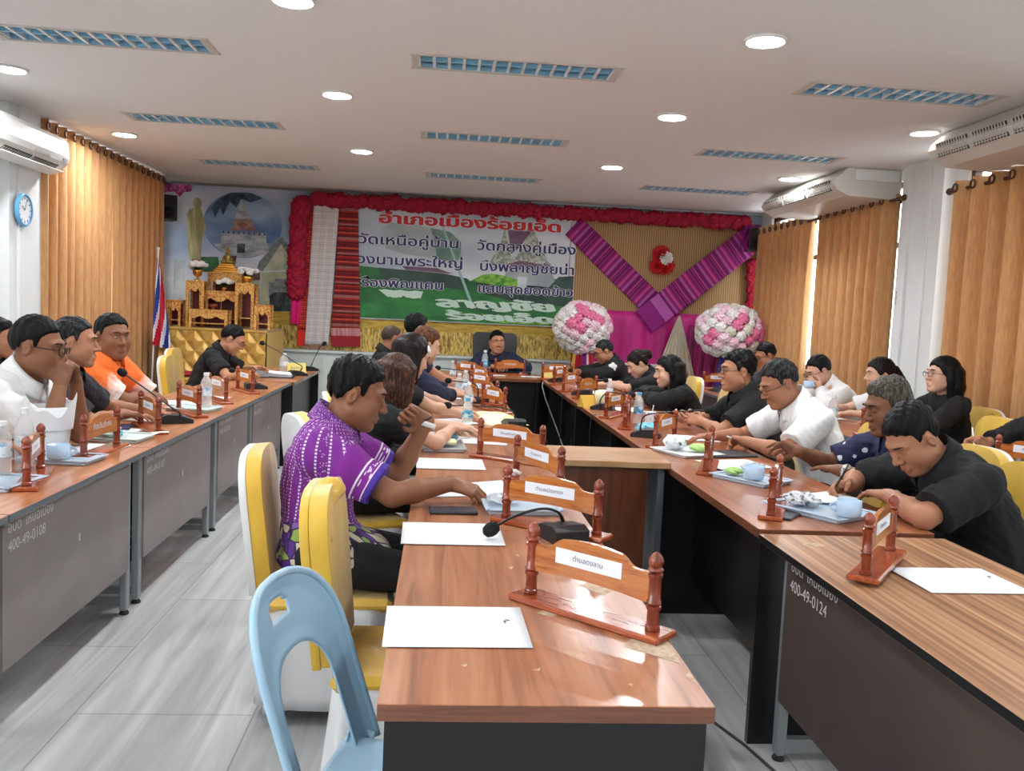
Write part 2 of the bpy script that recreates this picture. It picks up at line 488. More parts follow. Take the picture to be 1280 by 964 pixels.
M_curt = curtain_mat('ochre_curtain_cloth', rgb(194, 144, 92), rgb(212, 164, 110))
M_eye = mat('bronze_eyelet', rgb(96, 66, 56), .35, metal=.6)
M_rod = mat('bronze_rod', rgb(86, 62, 54), .4, metal=.5)
def curtain(label, x, side, y0, y1, ztop, zbot, seed, folds, amp=.066):
    rnd = random.Random(seed)
    t = thing('curtain', label, 'curtain', (x, (y0 + y1) / 2, 0), 0, 'ochre eyelet curtains')
    W = y1 - y0; ph = [rnd.uniform(-.35, .35) for _ in range(folds * 2 + 4)]
    def fx(u, v):                     # v 0 top .. 1 bottom
        a = u * folds; k = int(a * 2)
        d = ph[k] + (ph[k + 1] - ph[k]) * (a * 2 - k)
        s = math.sin((a + d * .35 * min(1, v * 3)) * 2 * PI)
        am = amp * (1 + .3 * ph[k] * v)
        return (am * (abs(s) ** .8) * (1 if s > 0 else -1), -W / 2 + W * u + .012 * ph[k] * v, ztop + (zbot - ztop) * v)
    mb = MB(); mb.smooth = True
    mb.grid(fx, folds * 14, 14)
    o = mb.build('cloth', M_curt, t)
    md = o.modifiers.new('thickness', 'SOLIDIFY'); md.thickness = .003
    for k in range(folds * 2):
        u = (k + .5) / (folds * 2)
        y = -W / 2 + W * u
        e = MB(); e.smooth = True
        pts = [(0, .030 * math.cos(a), .030 * math.sin(a)) for a in [2 * PI * q / 14 for q in range(14)]]
        e.T = Matrix.Translation(((1 if k % 2 == 0 else -1) * amp * .97, y, ztop - .055))
        e.tube(pts, .009, 6, closed=True)
        e.build('eyelet', M_eye, t)
    return t
curtain('ochre eyelet curtain on the left wall, half nearer the clock', -3.47, 1, 7.86, 9.50, 2.90, .12, 3, 9)
curtain('ochre eyelet curtain on the left wall, half nearer the altar', -3.47, 1, 9.52, 11.16, 2.90, .12, 5, 9)
curtain('ochre eyelet curtain on the right wall, beside the back wall speaker', 4.08, -1, 9.66, 11.20, 2.69, .12, 8, 8)
curtain('ochre eyelet curtain on the right wall, under the far air conditioner', 4.08, -1, 7.82, 9.36, 2.69, .12, 11, 8)
curtain('ochre eyelet curtain nearest on the right, cut by the photo edge', 4.06, -1, 4.70, 6.80, 2.64, .12, 14, 9, .07)
def rod(label, x, y0, y1, z):
    t = thing('curtain_rod', label, 'curtain rod', (x, 0, 0))
    mb = MB(); mb.smooth = True; mb.tube([(0, y0, z), (0, y1, z)], .014, 10); mb.build('pole', M_rod, t)
    for y, s in ((y0, -1), (y1, 1)):
        f = MB(); f.smooth = True
        f.lathe([(.012, 0), (.02, .008), (.014, .02), (.028, .045), (.030, .07), (.018, .095), (.004, .1)], 14, (0, y, z), Matrix.Rotation(-s * PI / 2, 3, 'X')); f.build('finial', M_rod, t)
    for y in (y0 + .1, (y0 + y1) / 2, y1 - .1):
        b = MB(); s = 1 if x > 0 else -1; b.box((s * .075, y, z), (.13, .015, .02)); b.build('bracket', M_rod, t)
rod('bronze curtain rod along the left wall', -3.47, 7.80, 11.2, 2.845)
rod('bronze curtain rod on the right wall behind the far air conditioner', 4.08, 7.74, 11.2, 2.635)
rod('bronze curtain rod on the right wall at the photo edge', 4.06, 4.6, 6.86, 2.585)

# ------------------------------------------------------------------ wall and ceiling equipment
t = thing('air_conditioner', 'white wall-mounted split air conditioner above the clock', 'air conditioner', (-3.45, 7.34, 2.455))
mb = MB(); mb.smooth = False
prof = [(0, .02), (.10, 0), (.17, .045), (.205, .08), (.215, .13), (.205, .25), (.17, .29), (0, .30)]
mb.prism([(x, z) for x, z in prof], 1.16, Matrix(((1, 0, 0, 0), (0, 0, -1, .58), (0, 1, 0, 0), (0, 0, 0, 1))))
mb.build('body', M_white, t)
mb = MB()
M45 = Matrix.Rotation(math.radians(-45), 3, 'Y')
for s in (-1, 1): mb.box((.142, s * .24, .027), (.085, .44, .006), R=Matrix.Rotation(math.radians(-33), 3, 'Y'))
mb.build('air_outlet', M_dark, t)
mb = MB()
for k in range(26): mb.box((.143, -.45 + k * .036, .026), (.07, .004, .014), R=Matrix.Rotation(math.radians(-33), 3, 'Y'))
mb.build('louvre', M_offw, t)
mb = MB(); mb.box((.125, 0, -.008), (.13, 1.06, .006), R=Matrix.Rotation(math.radians(-12), 3, 'Y')); mb.build('flap', M_white, t)
for yy, zz, ww in ((.08, .085, .26), (.50, .10, .09)): mb = MB(); mb.box((.2155, yy, zz), (.005, ww, .02)); mb.build('badge', mat('grey_badge', rgb(150, 152, 156), .4), t)

t = thing('wall_clock', 'round wall clock with light blue rim on the white pillar', 'clock', (-3.43, 7.475, 2.088), 0)
RY = Matrix.Rotation(PI / 2, 3, 'Y')
mb = MB(); mb.smooth = True
mb.lathe([(.0, 0), (.118, 0), (.132, .012), (.134, .03), (.122, .042), (.114, .034)], 40, R=RY, cap=False); mb.build('rim', mat('sky_blue_plastic', rgb(100, 175, 225), .35), t)
mb = MB(); mb.lathe([(.116, .0), (.116, .028)], 40, R=RY); mb.build('dial', mat('clock_dial', rgb(232, 238, 242), .4), t)
mb = MB()
for k in range(12):
    a = k * PI / 6
    mb.box((.0295, .095 * math.sin(a), .095 * math.cos(a)), (.002, .008, .02), R=Matrix.Rotation(-a, 3, 'X'))
mb.build('hour_mark', mat('clock_ink', rgb(90, 110, 130), .5), t)
for nm, ln, a, w in (('hour_hand', .055, math.radians(300), .009), ('minute_hand', .085, math.radians(20), .006)):
    mb = MB(); mb.box((.032, ln / 2 * math.sin(a), ln / 2 * math.cos(a)), (.002, w, ln), R=Matrix.Rotation(-a, 3, 'X')); mb.build(nm, mat('clock_ink', rgb(90, 110, 130), .5), t)

def ceiling_ac(label, y0, y1):
    """under-ceiling cassette along the right wall, outlet towards the room"""
    t = thing('ceiling_air_conditioner', label, 'air conditioner', (0, 0, 0))
    x0, x1, z0, z1 = 3.52, 4.16, 2.66, 2.912
    prof = [(x0 + .13, z1), (x0 + .02, z1 - .10), (x0, z1 - .15), (x0 + .03, z0 + .05), (x0 + .14, z0 + .0), (x1, z0 - .02), (x1, z1)]
    mb = MB(); mb.prism([(x, z) for x, z in prof], y1 - y0, Matrix(((1, 0, 0, 0), (0, 0, -1, y1), (0, 1, 0, 0), (0, 0, 0, 1))))
    mb.build('body', M_offw, t)
    a = math.atan2(.10, .03)
    n = 3; w = (y1 - y0 - .16) / n
    for k in range(n):
        yc = y0 + .08 + w * (k + .5)
        mb = MB(); mb.box((x0 + .012, yc, z0 + .095), (.006, w - .05, .10), R=Matrix.Rotation(math.radians(-17), 3, 'Y')); mb.build('air_outlet', M_dark, t)
        mb = MB()
        for q in range(6): mb.box((x0 + .008 + .0055 * (5 - q) * 0, yc, z0 + .056 + q * .016), (.02, w - .05, .005), R=Matrix.Rotation(math.radians(-25), 3, 'Y'))
        for q in range(12): mb.box((x0 + .006, yc - w / 2 + .04 + q * (w - .08) / 11, z0 + .095), (.012, .004, .10), R=Matrix.Rotation(math.radians(-17), 3, 'Y'))
        mb.build('louvre', M_offw, t)
    for y, s in ((y0, -1), (y1, 1)):
        mb = MB(); mb.box((x0 + .40, y + s * .006, z1 - .06), (.42, .012, .10), bev=.004); mb.build('end_cap', M_white, t)
    return t
ceiling_ac('off-white air conditioner hung from the ceiling above the right wall curtains, farther one', 7.90, 9.75)
ceiling_ac('off-white air conditioner hung from the ceiling at the right edge, nearer one', 4.9, 6.34)

t = thing('light_switch', 'small metal switch plate on the white wall beside the curtain', 'switch', (4.105, 7.69, 1.742))
mb = MB(); mb.box((0, 0, 0), (.012, .07, .115), bev=.003); mb.build('plate', M_steel, t)
for k in (-1, 1):
    mb = MB(); mb.box((-.008, 0, k * .025), (.006, .03, .03), bev=.002); mb.build('rocker', M_white, t)

def speaker(label, x, s):
    t = thing('wall_speaker', label, 'speaker', (x, 11.30, 2.545), s * .5)
    mb = MB(); mb.prism([(-.11, -.10), (.11, -.10), (.085, .10), (-.085, .10)], .31, Matrix.Translation((0, 0, -.155))); mb.build('cabinet', M_black, t)
    mb = MB(); mb.box((0, -.104, 0), (.19, .008, .28), bev=.003); mb.build('grille', mat('speaker_grille', rgb(34, 34, 36), .8, bump=((400, 400, 400), .6, .002)), t)
    mb = MB(); mb.smooth = True; mb.lathe([(.0, 0), (.03, .004), (.062, .0), (.066, .006)], 20, (0, -.108, -.06), Matrix.Rotation(PI / 2, 3, 'X')); mb.build('woofer', mat('speaker_cone', rgb(28, 28, 30), .5), t)
    mb = MB(); mb.box((0, .13, 0), (.05, .2, .05)); mb.build('bracket', M_steel, t)
speaker('black wall speaker in the corner above the flag', -3.46, 1)
speaker('black wall speaker at the right end of the red garland', 4.08, -1)

# ------------------------------------------------------------------ printed mural on the back wall
YM = 11.588
def flat(mb, pts, lay, mi=0, base=YM, step=.0012):
    y = base - lay * step
    P = [Vector((x, z, 0)) for x, z in pts]
    tri = tessellate_polygon([P])
    fs = []
    for t_ in tri:
        a, b, c = (P[k] for k in t_)
        fs.append(tuple(t_) if (b - a).cross(c - a).z > 0 else tuple(t_)[::-1])
    mb.m = mi; mb.add([(x, y, z) for x, z in pts], fs)
def circ(cx, cz, rx, rz, n=40, a0=0, a1=2 * PI): return [(cx + rx * math.cos(a0 + (a1 - a0) * k / n), cz + rz * math.sin(a0 + (a1 - a0) * k / n)) for k in range(n)]
def blotch(name, c1, c2, sc, lo=.35, hi=.65, rough=.55): return mat(name, c1, rough, noise=(c2, sc, 4, lo, hi))
P_sky = blotch('print_sky', rgb(142, 162, 192), rgb(226, 228, 230), (.55, 1, 1.6), .35, .7)
P_rice = mat('print_rice_field', rgb(128, 100, 44), .55, noise=(rgb(236, 206, 110), (60, 1, 14), 6, .36, .62))
P_rice2 = mat('print_rice_far', rgb(176, 142, 52), .55, noise=(rgb(216, 180, 76), (6, 1, 30), 4, .35, .65))
P_circ = blotch('print_deep_sky', rgb(58, 92, 142), rgb(150, 176, 204), (1.2, 1, 2.6), .35, .65)
P_leaf = blotch('print_leaves', rgb(30, 42, 58), rgb(62, 92, 120), (14, 1, 14))
P_gold = mat('print_gold_statue', rgb(128, 122, 78), .5, noise=(rgb(196, 190, 140), (24, 1, 3), 3, .3, .7))
P_stone = mat('print_stone', rgb(118, 128, 136), .5, noise=(rgb(178, 184, 186), (9, 1, 16), 4, .35, .65))
P_brick = mat('print_brick_tier', rgb(120, 82, 74), .5, noise=(rgb(164, 128, 110), (14, 1, 26), 3, .35, .65))
P_green = blotch('print_hedge', rgb(30, 78, 52), rgb(58, 112, 66), (8, 1, 8))
P_mar = blotch('print_maroon_roof', rgb(92, 44, 54), rgb(122, 76, 78), (10, 1, 18))
P_cream = mat('print_cream_hall', rgb(150, 156, 128), .5, noise=(rgb(188, 190, 160), (7, 1, 7), 4, .35, .65))
P_roof = mat('print_grey_roof', rgb(92, 98, 104), .5, noise=(rgb(132, 134, 130), (20, 1, 20), 3, .35, .65))
P_door = blotch('print_dark_doorway', rgb(24, 30, 30), rgb(92, 104, 104), (14, 1, 10), .45, .75)
P_pink = blotch('print_bougainvillea', rgb(120, 30, 84), rgb(212, 96, 150), (26, 1, 26), .4, .6)
P_white = blotch('print_pale_building', rgb(170, 176, 180), rgb(206, 208, 208), (6, 1, 6))
mats_m = [P_sky, P_rice, P_rice2, P_circ, P_leaf, P_gold, P_stone, P_brick, P_green, P_mar, P_cream, P_roof, P_door, P_pink, P_white]
mb = MB()
flat(mb, [(-3.6, .86), (4.2, .86), (4.2, 2.9), (-3.6, 2.9)], 0, 0)
flat(mb, [(-3.6, .86), (4.2, .86), (4.2, 1.25), (-3.6, 1.25)], 1, 1)
flat(mb, [(-3.6, 1.16), (4.2, 1.16), (4.2, 1.33), (-3.6, 1.33)], 2, 2)
flat(mb, [(-3.45, 1.34), (-3.3, 1.34), (-3.3, 1.93), (-3.44, 1.93)], 1, 14)
flat(mb, circ(-2.595, 2.41, .495, .42), 1, 3)
flat(mb, [(-3.0, 2.6), (-2.9, 2.72), (-2.75, 2.81), (-2.5, 2.82), (-2.35, 2.76), (-2.5, 2.70), (-2.62, 2.74), (-2.68, 2.62), (-2.76, 2.7), (-2.84, 2.52), (-2.88, 2.62), (-2.94, 2.48), (-2.97, 2.56)], 2, 4)
flat(mb, [(-2.97, 2.16), (-2.86, 2.16), (-2.86, 2.3), (-2.30, 2.33), (-2.29, 2.2), (-2.21, 2.19), (-2.3, 2.05), (-2.6, 1.995), (-2.8, 2.02)], 2, 6)
for k in range(9): flat(mb, [(-2.85 + k * .065, 2.295), (-2.82 + k * .065, 2.297), (-2.835 + k * .065, 2.345)], 3, 4)
flat(mb, [(-2.75, 2.33), (-2.41, 2.35), (-2.44, 2.40), (-2.72, 2.385)], 3, 7)
flat(mb, [(-2.71, 2.385), (-2.46, 2.40), (-2.49, 2.49), (-2.69, 2.48)], 3, 7)
flat(mb, [(-2.69, 2.48), (-2.50, 2.49), (-2.52, 2.55), (-2.55, 2.6), (-2.555, 2.66), (-2.58, 2.70), (-2.6, 2.735), (-2.62, 2.70), (-2.64, 2.65), (-2.65, 2.59), (-2.68, 2.54)], 3, 6)
flat(mb, [(-2.66, 2.17), (-2.56, 2.175), (-2.56, 2.06), (-2.66, 2.05)], 3, 12)
flat(mb, [(-3.12, 1.98), (-2.89, 1.99), (-2.86, 1.79), (-3.11, 1.79)], 2, 8)
flat(mb, [(-2.84, 1.99), (-2.66, 2.02), (-2.68, 1.87), (-2.83, 1.87)], 2, 9)
flat(mb, [(-2.62, 1.80), (-2.36, 1.82), (-2.36, 1.72), (-2.62, 1.70)], 2, 9)
flat(mb, [(-2.62, 1.70), (-2.36, 1.72), (-2.36, 1.36), (-2.62, 1.36)], 2, 10)
flat(mb, circ(-3.165, 2.655, .055, .07) , 3, 5)
flat(mb, [(-3.20, 2.60), (-3.12, 2.60), (-3.09, 2.5), (-3.05, 2.36), (-3.10, 2.15), (-3.11, 1.95), (-3.25, 1.95), (-3.28, 2.2), (-3.295, 2.5), (-3.26, 2.57)], 3, 5)
flat(mb, [(-3.22, 1.95), (-3.10, 1.95), (-3.08, 1.86), (-3.25, 1.86)], 3, 7)
flat(mb, [(-2.35, 1.32), (-1.90, 1.34), (-1.90, 1.86), (-2.35, 1.82)], 3, 10)
flat(mb, [(-2.33, 1.84), (-2.11, 2.22), (-1.90, 1.88)], 4, 10)
flat(mb, [(-2.40, 1.86), (-2.38, 1.95), (-2.10, 2.30), (-1.88, 1.96), (-1.88, 1.86), (-2.105, 2.20), (-2.33, 1.83)], 5, 11)
flat(mb, [(-2.25, 1.50), (-2.245, 1.70), (-2.20, 1.70), (-2.16, 1.75), (-2.02, 1.75), (-1.99, 1.70), (-1.95, 1.70), (-1.95, 1.5)], 4, 11)
flat(mb, [(-2.235, 1.33), (-2.235, 1.53), (-2.17, 1.57), (-2.03, 1.58), (-1.97, 1.54), (-1.97, 1.335)], 5, 12)
flat(mb, [(-3.59, 2.90), (-3.22, 2.89), (-3.24, 2.80), (-3.33, 2.78), (-3.38, 2.72), (-3.45, 2.78), (-3.59, 2.77)], 3, 13)
tag(mb.build('wall_mural', mats_m), 'printed mural of temple, golden standing statue and rice field covering the back wall', 'mural')

# ------------------------------------------------------------------ banner with lettering
YN = 11.545
t = thing('event_banner', 'printed vinyl banner with red and blue lettering in the middle of the back wall', 'banner', (0, 0, 0))
B_sky = blotch('banner_sky', rgb(176, 188, 200), rgb(222, 227, 231), (.8, 1, 2.2))
B_cl = blotch('banner_cloud', rgb(146, 160, 166), rgb(176, 186, 186), (3, 1, 3))
B_tree = blotch('banner_pale_trees', rgb(92, 128, 118), rgb(124, 150, 138), (6, 1, 6))
B_gr = blotch('banner_lawn', rgb(26, 96, 54), rgb(56, 140, 66), (2.6, 1, 5))
B_dk = blotch('banner_dark_hedge', rgb(38, 62, 58), rgb(58, 84, 74), (3, 1, 6))
B_lg = blotch('banner_bright_leaves', rgb(52, 140, 44), rgb(150, 200, 70), (16, 1, 16))
B_rf = blotch('banner_plum_roof', rgb(98, 70, 96), rgb(124, 96, 116), (6, 1, 16))
B_gb = mat('banner_gable', rgb(128, 140, 132), .5, noise=(rgb(190, 196, 184), (30, 1, 30), 2, .4, .6))
B_beam = mat('banner_light_beam', rgb(150, 190, 186), .5)
mb = MB(); 
mb.m = 0; mb.box((.275, YN + .004, 2.02), (2.86, .004, 1.46))
def bf(pts, lay, mi): flat(mb, pts, lay, mi, base=YN, step=.001)
bf([(-.84, 2.46), (-.7, 2.54), (-.39, 2.53), (.0, 2.46), (.16, 2.36), (.2, 2.2), (.1, 2.1), (-.22, 2.12), (-.5, 2.14), (-.76, 2.2)], 1, 1)
bf([(-.2, 2.5), (.05, 2.46), (.2, 2.34), (.2, 2.12), (.1, 2.08), (-.1, 2.1), (-.14, 2.3)], 2, 2)
bf([(-1.15, 1.97), (-.5, 1.93), (.3, 1.87), (.34, 1.84), (.6, 1.92), (1.7, 1.92), (1.7, 1.30), (-1.15, 1.30)], 1, 3)
bf([(-.85, 1.955), (.0, 1.92), (.3, 1.87), (.3, 1.72), (-.4, 1.76), (-.8, 1.78)], 2, 4)
bf([(.4, 1.84), (1.7, 1.80), (1.7, 1.56), (.9, 1.60), (.45, 1.70)], 2, 4)
bf([(-.55, 1.99), (-.1, 1.985), (.12, 1.92), (-.5, 1.945)], 3, 6)
bf([(.34, 1.84), (.5, 1.93), (.62, 1.95), (.8, 1.93), (1.0, 1.87), (1.05, 1.80), (.7, 1.80)], 3, 5)
bf([(.62, 2.02), (.74, 2.14), (1.35, 2.13), (1.48, 2.02)], 3, 6)
bf([(.59, 2.10), (.72, 2.36), (.76, 2.54), (.84, 2.30), (.86, 2.16), (1.0, 2.22), (1.39, 2.12), (1.40, 2.08), (1.0, 2.14), (.7, 2.05), (.6, 2.05)], 4, 7)
bf([(.80, 2.53), (1.02, 2.52), (1.12, 2.53), (.96, 2.30), (.86, 2.22)], 3, 6)
bf([(.93, 2.20), (1.13, 2.56), (1.36, 2.12)], 5, 7)
bf([(.78, 1.80), (1.50, 1.80), (1.40, 2.02), (.80, 2.02)], 2, 1)
bf([(.96, 1.76), (1.08, 1.76), (1.08, 1.93), (.96, 1.93)], 4, 0)
bf([(1.30, 1.72), (1.70, 1.72), (1.70, 1.97), (1.5, 1.95)], 3, 4)
bf([(-.06, 2.52), (-.03, 2.52), (.40, 1.52), (.36, 1.52)], 6, 8)
bf([(.5, 1.42), (1.6, 1.36), (1.6, 1.31), (.7, 1.31)], 3, 5)
mb.build('vinyl_sheet', [B_sky, B_cl, B_tree, B_gr, B_dk, B_lg, B_rf, B_gb, B_beam], t)
I_red = mat('banner_red_ink', rgb(196, 22, 34), .5); I_out = mat('banner_white_ink', rgb(226, 226, 230), .5); I_blue = mat('banner_navy_ink', rgb(36, 42, 100), .5); I_grn = mat('banner_pale_green_ink', rgb(204, 228, 214), .5)
def bold_text(body, size, b):
    t0 = text_mesh(body, size); w = MB()
    for k, (dx, dy) in enumerate(((0, 0), (b, 0), (-b, 0), (0, b * .6), (0, -b * .6))):
        w.T = Matrix.Translation((dx, dy, -.00015 * k)); w.add(t0.v, t0.f)
    w.T = Matrix.Identity(4)
    return w
def blet(body, x0, x1, zbase, h, m, b=.006, lay=0, out=None, shear=0.0):
    w = bold_text(body, h / .62, b)
    xs_ = [v[0] for v in w.v]; sx = (x1 - x0) / (max(xs_) - min(xs_)); c = (max(xs_) + min(xs_)) / 2
    for k, (mm, dy, db) in enumerate(((out, -.0005, .007), (m, 0, 0)) if out else ((m, 0, 0),)):
        ww = bold_text(body, h / .62, b + db) if db else w
        q = MB(); q.T = Matrix(((sx, shear, 0, (x0 + x1) / 2 - c * sx), (0, 0, -1, YN - .010 - lay * .001 - (0 if k == 0 and out else .0012)), (0, 1, 0, zbase), (0, 0, 0, 1)))
        q.add(ww.v, ww.f); q.build('lettering', mm, t)
blet('อำเภอเมืองร้อยเอ็ด', -.87, 1.50, 2.53, .115, I_red, .009, 2, I_out)
blet('วัดเหนือคู่บ้าน', -1.12, .17, 2.255, .105, I_blue, .004, 0, I_out)
blet('วัดกลางคู่เมือง', .41, 1.71, 2.25, .105, I_blue, .004, 0, I_out)
blet('องนามพระใหญ่', -1.14, .23, 2.00, .105, I_blue, .004, 0, I_out)
blet('บึงพลาญชัยน่า', .46, 1.70, 1.985, .105, I_blue, .004, 0, I_out)
blet('รื่องพิณแคน', -1.08, -.01, 1.705, .10, I_blue, .004, 0, I_out)
blet('แสนสุดยอดข้าว', .45, 1.70, 1.70, .10, I_blue, .004, 0, I_out)
blet('พ', -.80, -.22, 1.585, .10, I_grn, .012, 0, None, -.5)
blet('ลาญชัย', -.08, 1.50, 1.49, .105, I_grn, .012, 0, None, -.6)
blet('ร้อยเอ็ด', .06, 1.50, 1.335, .085, I_grn, .010, 0, None, -.6)
# ------------------------------------------------------------------ cloths, garlands and flowers on the back wall
def hang(name, label, cat, quad, y, m, amp=.008, waves=3, nu=40, nv=30, th=.003, group=None, seed=0):
    """cloth hung on the wall: quad = 4 (x,z) corners TL,TR,BR,BL"""
    t = thing(name, label, cat, (0, 0, 0), 0, group)
    (ax, az), (bx, bz), (cx_, cz), (dx, dz) = quad
    rnd = random.Random(seed); p = [rnd.uniform(0, 6) for _ in range(3)]
    def f(u, v):
        x = (ax + (bx - ax) * u) * (1 - v) + (dx + (cx_ - dx) * u) * v
        z = (az + (bz - az) * u) * (1 - v) + (dz + (cz - dz) * u) * v
        w = amp * (math.sin(u * waves * 2 * PI + p[0]) + .4 * math.sin(u * waves * 4.3 * PI + p[1] + v * 2)) * (.4 + .6 * v)
        return (x, y - amp * 1.5 - w, z)
    mb = MB(); mb.smooth = True; mb.grid(f, nu, nv)
    o = mb.build('cloth', m, t); md = o.modifiers.new('thickness', 'SOLIDIFY'); md.thickness = th
    return t
R1, R2, R3, R4, R5, R6 = rgb(128, 16, 26), rgb(176, 40, 36), rgb(92, 20, 26), rgb(160, 96, 92), rgb(200, 70, 44), rgb(70, 14, 20)
M_redst = stripes('red_striped_silk', 2, [(0, R1), (.07, R6), (.11, R2), (.17, R4), (.27, R3), (.33, R1), (.39, R5), (.45, R6), (.49, R1), (.56, R2), (.62, R6), (.67, R4), (.74, R1), (.81, R6), (.86, R5), (.92, R1), (.96, R3)], .37)
M_redpl = mat('plain_crimson_silk', rgb(150, 8, 32), .6)
M_redpale = mat('dusty_rose_band', rgb(176, 104, 112), .7, noise=(rgb(204, 150, 150), (60, 1, 3), 2, .4, .6))
M_orst = stripes('orange_red_striped_silk', 2, [(0, rgb(196, 40, 34)), (.2, rgb(150, 20, 26)), (.32, rgb(216, 84, 60)), (.55, rgb(180, 30, 30)), (.7, rgb(120, 16, 24)), (.82, rgb(206, 60, 50))], .06)
M_orpl = mat('plain_vermilion_silk', rgb(222, 40, 26), .6)
M_whst = stripes('white_banded_silk', 2, [(0, rgb(206, 200, 200)), (.28, rgb(188, 180, 180)), (.36, rgb(212, 206, 206)), (.66, rgb(194, 188, 188)), (.74, rgb(208, 204, 202)), (.9, rgb(182, 176, 176))], .085)
def scarf_parts(t, y, quad, m, name='end_band'):
    mb = MB(); (ax, az), (bx, bz), (cx_, cz), (dx, dz) = quad
    mb.prism([(ax, az), (dx, dz), (cx_, cz), (bx, bz)], .004, Matrix(((1, 0, 0, 0), (0, 0, -1, y), (0, 1, 0, 0), (0, 0, 0, 1))))
    mb.build(name, m, t)
t = hang('silk_scarf', 'narrow orange-red striped silk hanging behind the white cloth', 'hanging cloth', [(-1.84, 2.74), (-1.66, 2.74), (-1.70, 1.10), (-1.86, 1.10)], 11.535, M_orst)
scarf_parts(t, 11.527, [(-1.862, 1.10), (-1.70, 1.10), (-1.71, .90), (-1.86, .90)], M_orpl)
t = hang('silk_scarf', 'long white banded silk with fringed end hanging left of the banner', 'hanging cloth', [(-1.69, 2.74), (-1.37, 2.76), (-1.46, .93), (-1.76, .92)], 11.51, M_whst, .007)
mb = MB()
for k in range(30): mb.tube([(-1.755 + k * .0098, 11.50, .925), (-1.752 + k * .0098 + random.uniform(-.006, .006), 11.50, .86)], .0022, 4)
mb.build('fringe', mat('fringe_thread', rgb(196, 150, 150), .8), t)
t = hang('silk_scarf', 'wide dark red striped silk hanging beside the left edge of the banner', 'hanging cloth', [(-1.37, 2.74), (-1.135, 2.74), (-1.06, 1.16), (-1.43, 1.15)], 11.53, M_redst)
scarf_parts(t, 11.515, [(-1.43, 1.15), (-1.06, 1.16), (-1.055, 1.06), (-1.432, 1.05)], M_redpale, 'rose_band')
scarf_parts(t, 11.515, [(-1.432, 1.05), (-1.055, 1.06), (-1.05, .92), (-1.425, .91)], M_redpl)
t = hang('silk_scarf', 'short bright pink cloth end hanging below the left garland', 'hanging cloth', [(-1.95, 1.58), (-1.80, 1.60), (-1.83, 1.18), (-1.95, 1.18)], 11.53, mat('hot_pink_cloth', rgb(226, 22, 120), .6), .012, 2)

# red ruffled garlands: each gathered puff is a part
M_gar = mat('crimson_crepe', rgb(178, 8, 52), .7, noise=(rgb(122, 6, 36), (22, 22, 22), 3, .4, .7))
def puff_mesh(seed, r=.1):
    rnd = random.Random(seed); mb = MB(); mb.smooth = True
    n, m = 30, 16
    ph = [rnd.uniform(0, 6.28) for _ in range(6)]
    vs = []; fs = []
    def rad(a, b):
        return r * (1 + .20 * math.sin(7 * a + 3 * b + ph[0]) * math.cos(b) + .13 * math.sin(11 * a - 5 * b + ph[1]) + .09 * math.sin(13 * b + 4 * a + ph[2]))
    mb.grid(lambda u, v: tuple(rad(u * 2 * PI, (v - .5) * PI) * q for q in (math.cos(u * 2 * PI) * math.cos((v - .5) * PI), math.sin(u * 2 * PI) * math.cos((v - .5) * PI), math.sin((v - .5) * PI))), n, m)
    return mb.mesh('puff', M_gar)
PUFF = [puff_mesh(k) for k in range(5)]
def garland(label, pts, n, sc, y=11.49):
    t = thing('ruffled_garland', label, 'garland', (0, 0, 0))
    rnd = random.Random(len(label)); L = [0]
    for a, b in zip(pts, pts[1:]): L.append(L[-1] + math.hypot(b[0] - a[0], b[1] - a[1]))
    for k in range(n):
        d = L[-1] * (k + .5) / n; i = max(q for q in range(len(L) - 1) if L[q] <= d)
        f = (d - L[i]) / (L[i + 1] - L[i]); x = pts[i][0] + (pts[i + 1][0] - pts[i][0]) * f; z = pts[i][1] + (pts[i + 1][1] - pts[i][1]) * f
        o = link('puff', PUFF[k % 5], t, (x + rnd.uniform(-.012, .012), y + rnd.uniform(-.012, .0), z + rnd.uniform(-.015, .015)))
        s_ = sc * rnd.uniform(.88, 1.12); o.scale = (s_ * 1.08, s_ * .62, s_); o.rotation_euler = (0, rnd.uniform(0, 6), 0)
    return t
garland('ruffled crimson garland along the top of the back wall', [(-1.72, 2.782), (-1.2, 2.782), (.2, 2.776), (1.5, 2.776), (2.6, 2.78), (3.98, 2.776)], 56, .78)
garland('ruffled crimson garland hanging down left of the white cloth', [(-1.83, 2.75), (-1.87, 2.4), (-1.87, 2.0), (-1.88, 1.55)], 13, .98, 11.47)
garland('ruffled crimson garland hanging down below the right speaker', [(4.10, 2.28), (4.10, 2.0), (4.11, 1.6)], 8, .76, 11.47)

# woven reed mat
def mat_weave():
    m = bpy.data.materials.new('woven_reed'); m.use_nodes = True
    nt = m.node_tree; b = nt.nodes['Principled BSDF']; L = nt.links.new; b.inputs['Roughness'].default_value = .75
    tc = nt.nodes.new('ShaderNodeTexCoord')
    w = []
    for ax, sc, d in (('X', 64, .6), ('Z', 190, .5)):
        n = nt.nodes.new('ShaderNodeTexWave'); n.wave_type = 'BANDS'; n.bands_direction = ax; n.inputs['Scale'].default_value = sc / 6.28; n.inputs['Distortion'].default_value = d; n.inputs['Detail'].default_value = 2
        L(tc.outputs['Object'], n.inputs[0]); w.append(n)
    mx = nt.nodes.new('ShaderNodeMath'); mx.operation = 'MULTIPLY'; L(w[0].outputs[1], mx.inputs[0]); L(w[1].outputs[1], mx.inputs[1])
    r = nt.nodes.new('ShaderNodeValToRGB'); r.color_ramp.elements[0].color = rgb(146, 112, 72); r.color_ramp.elements[1].color = rgb(206, 170, 116); r.color_ramp.elements[0].position = .1; r.color_ramp.elements[1].position = .8
    L(mx.outputs[0], r.inputs[0]); L(r.outputs[0], b.inputs['Base Color'])
    return m
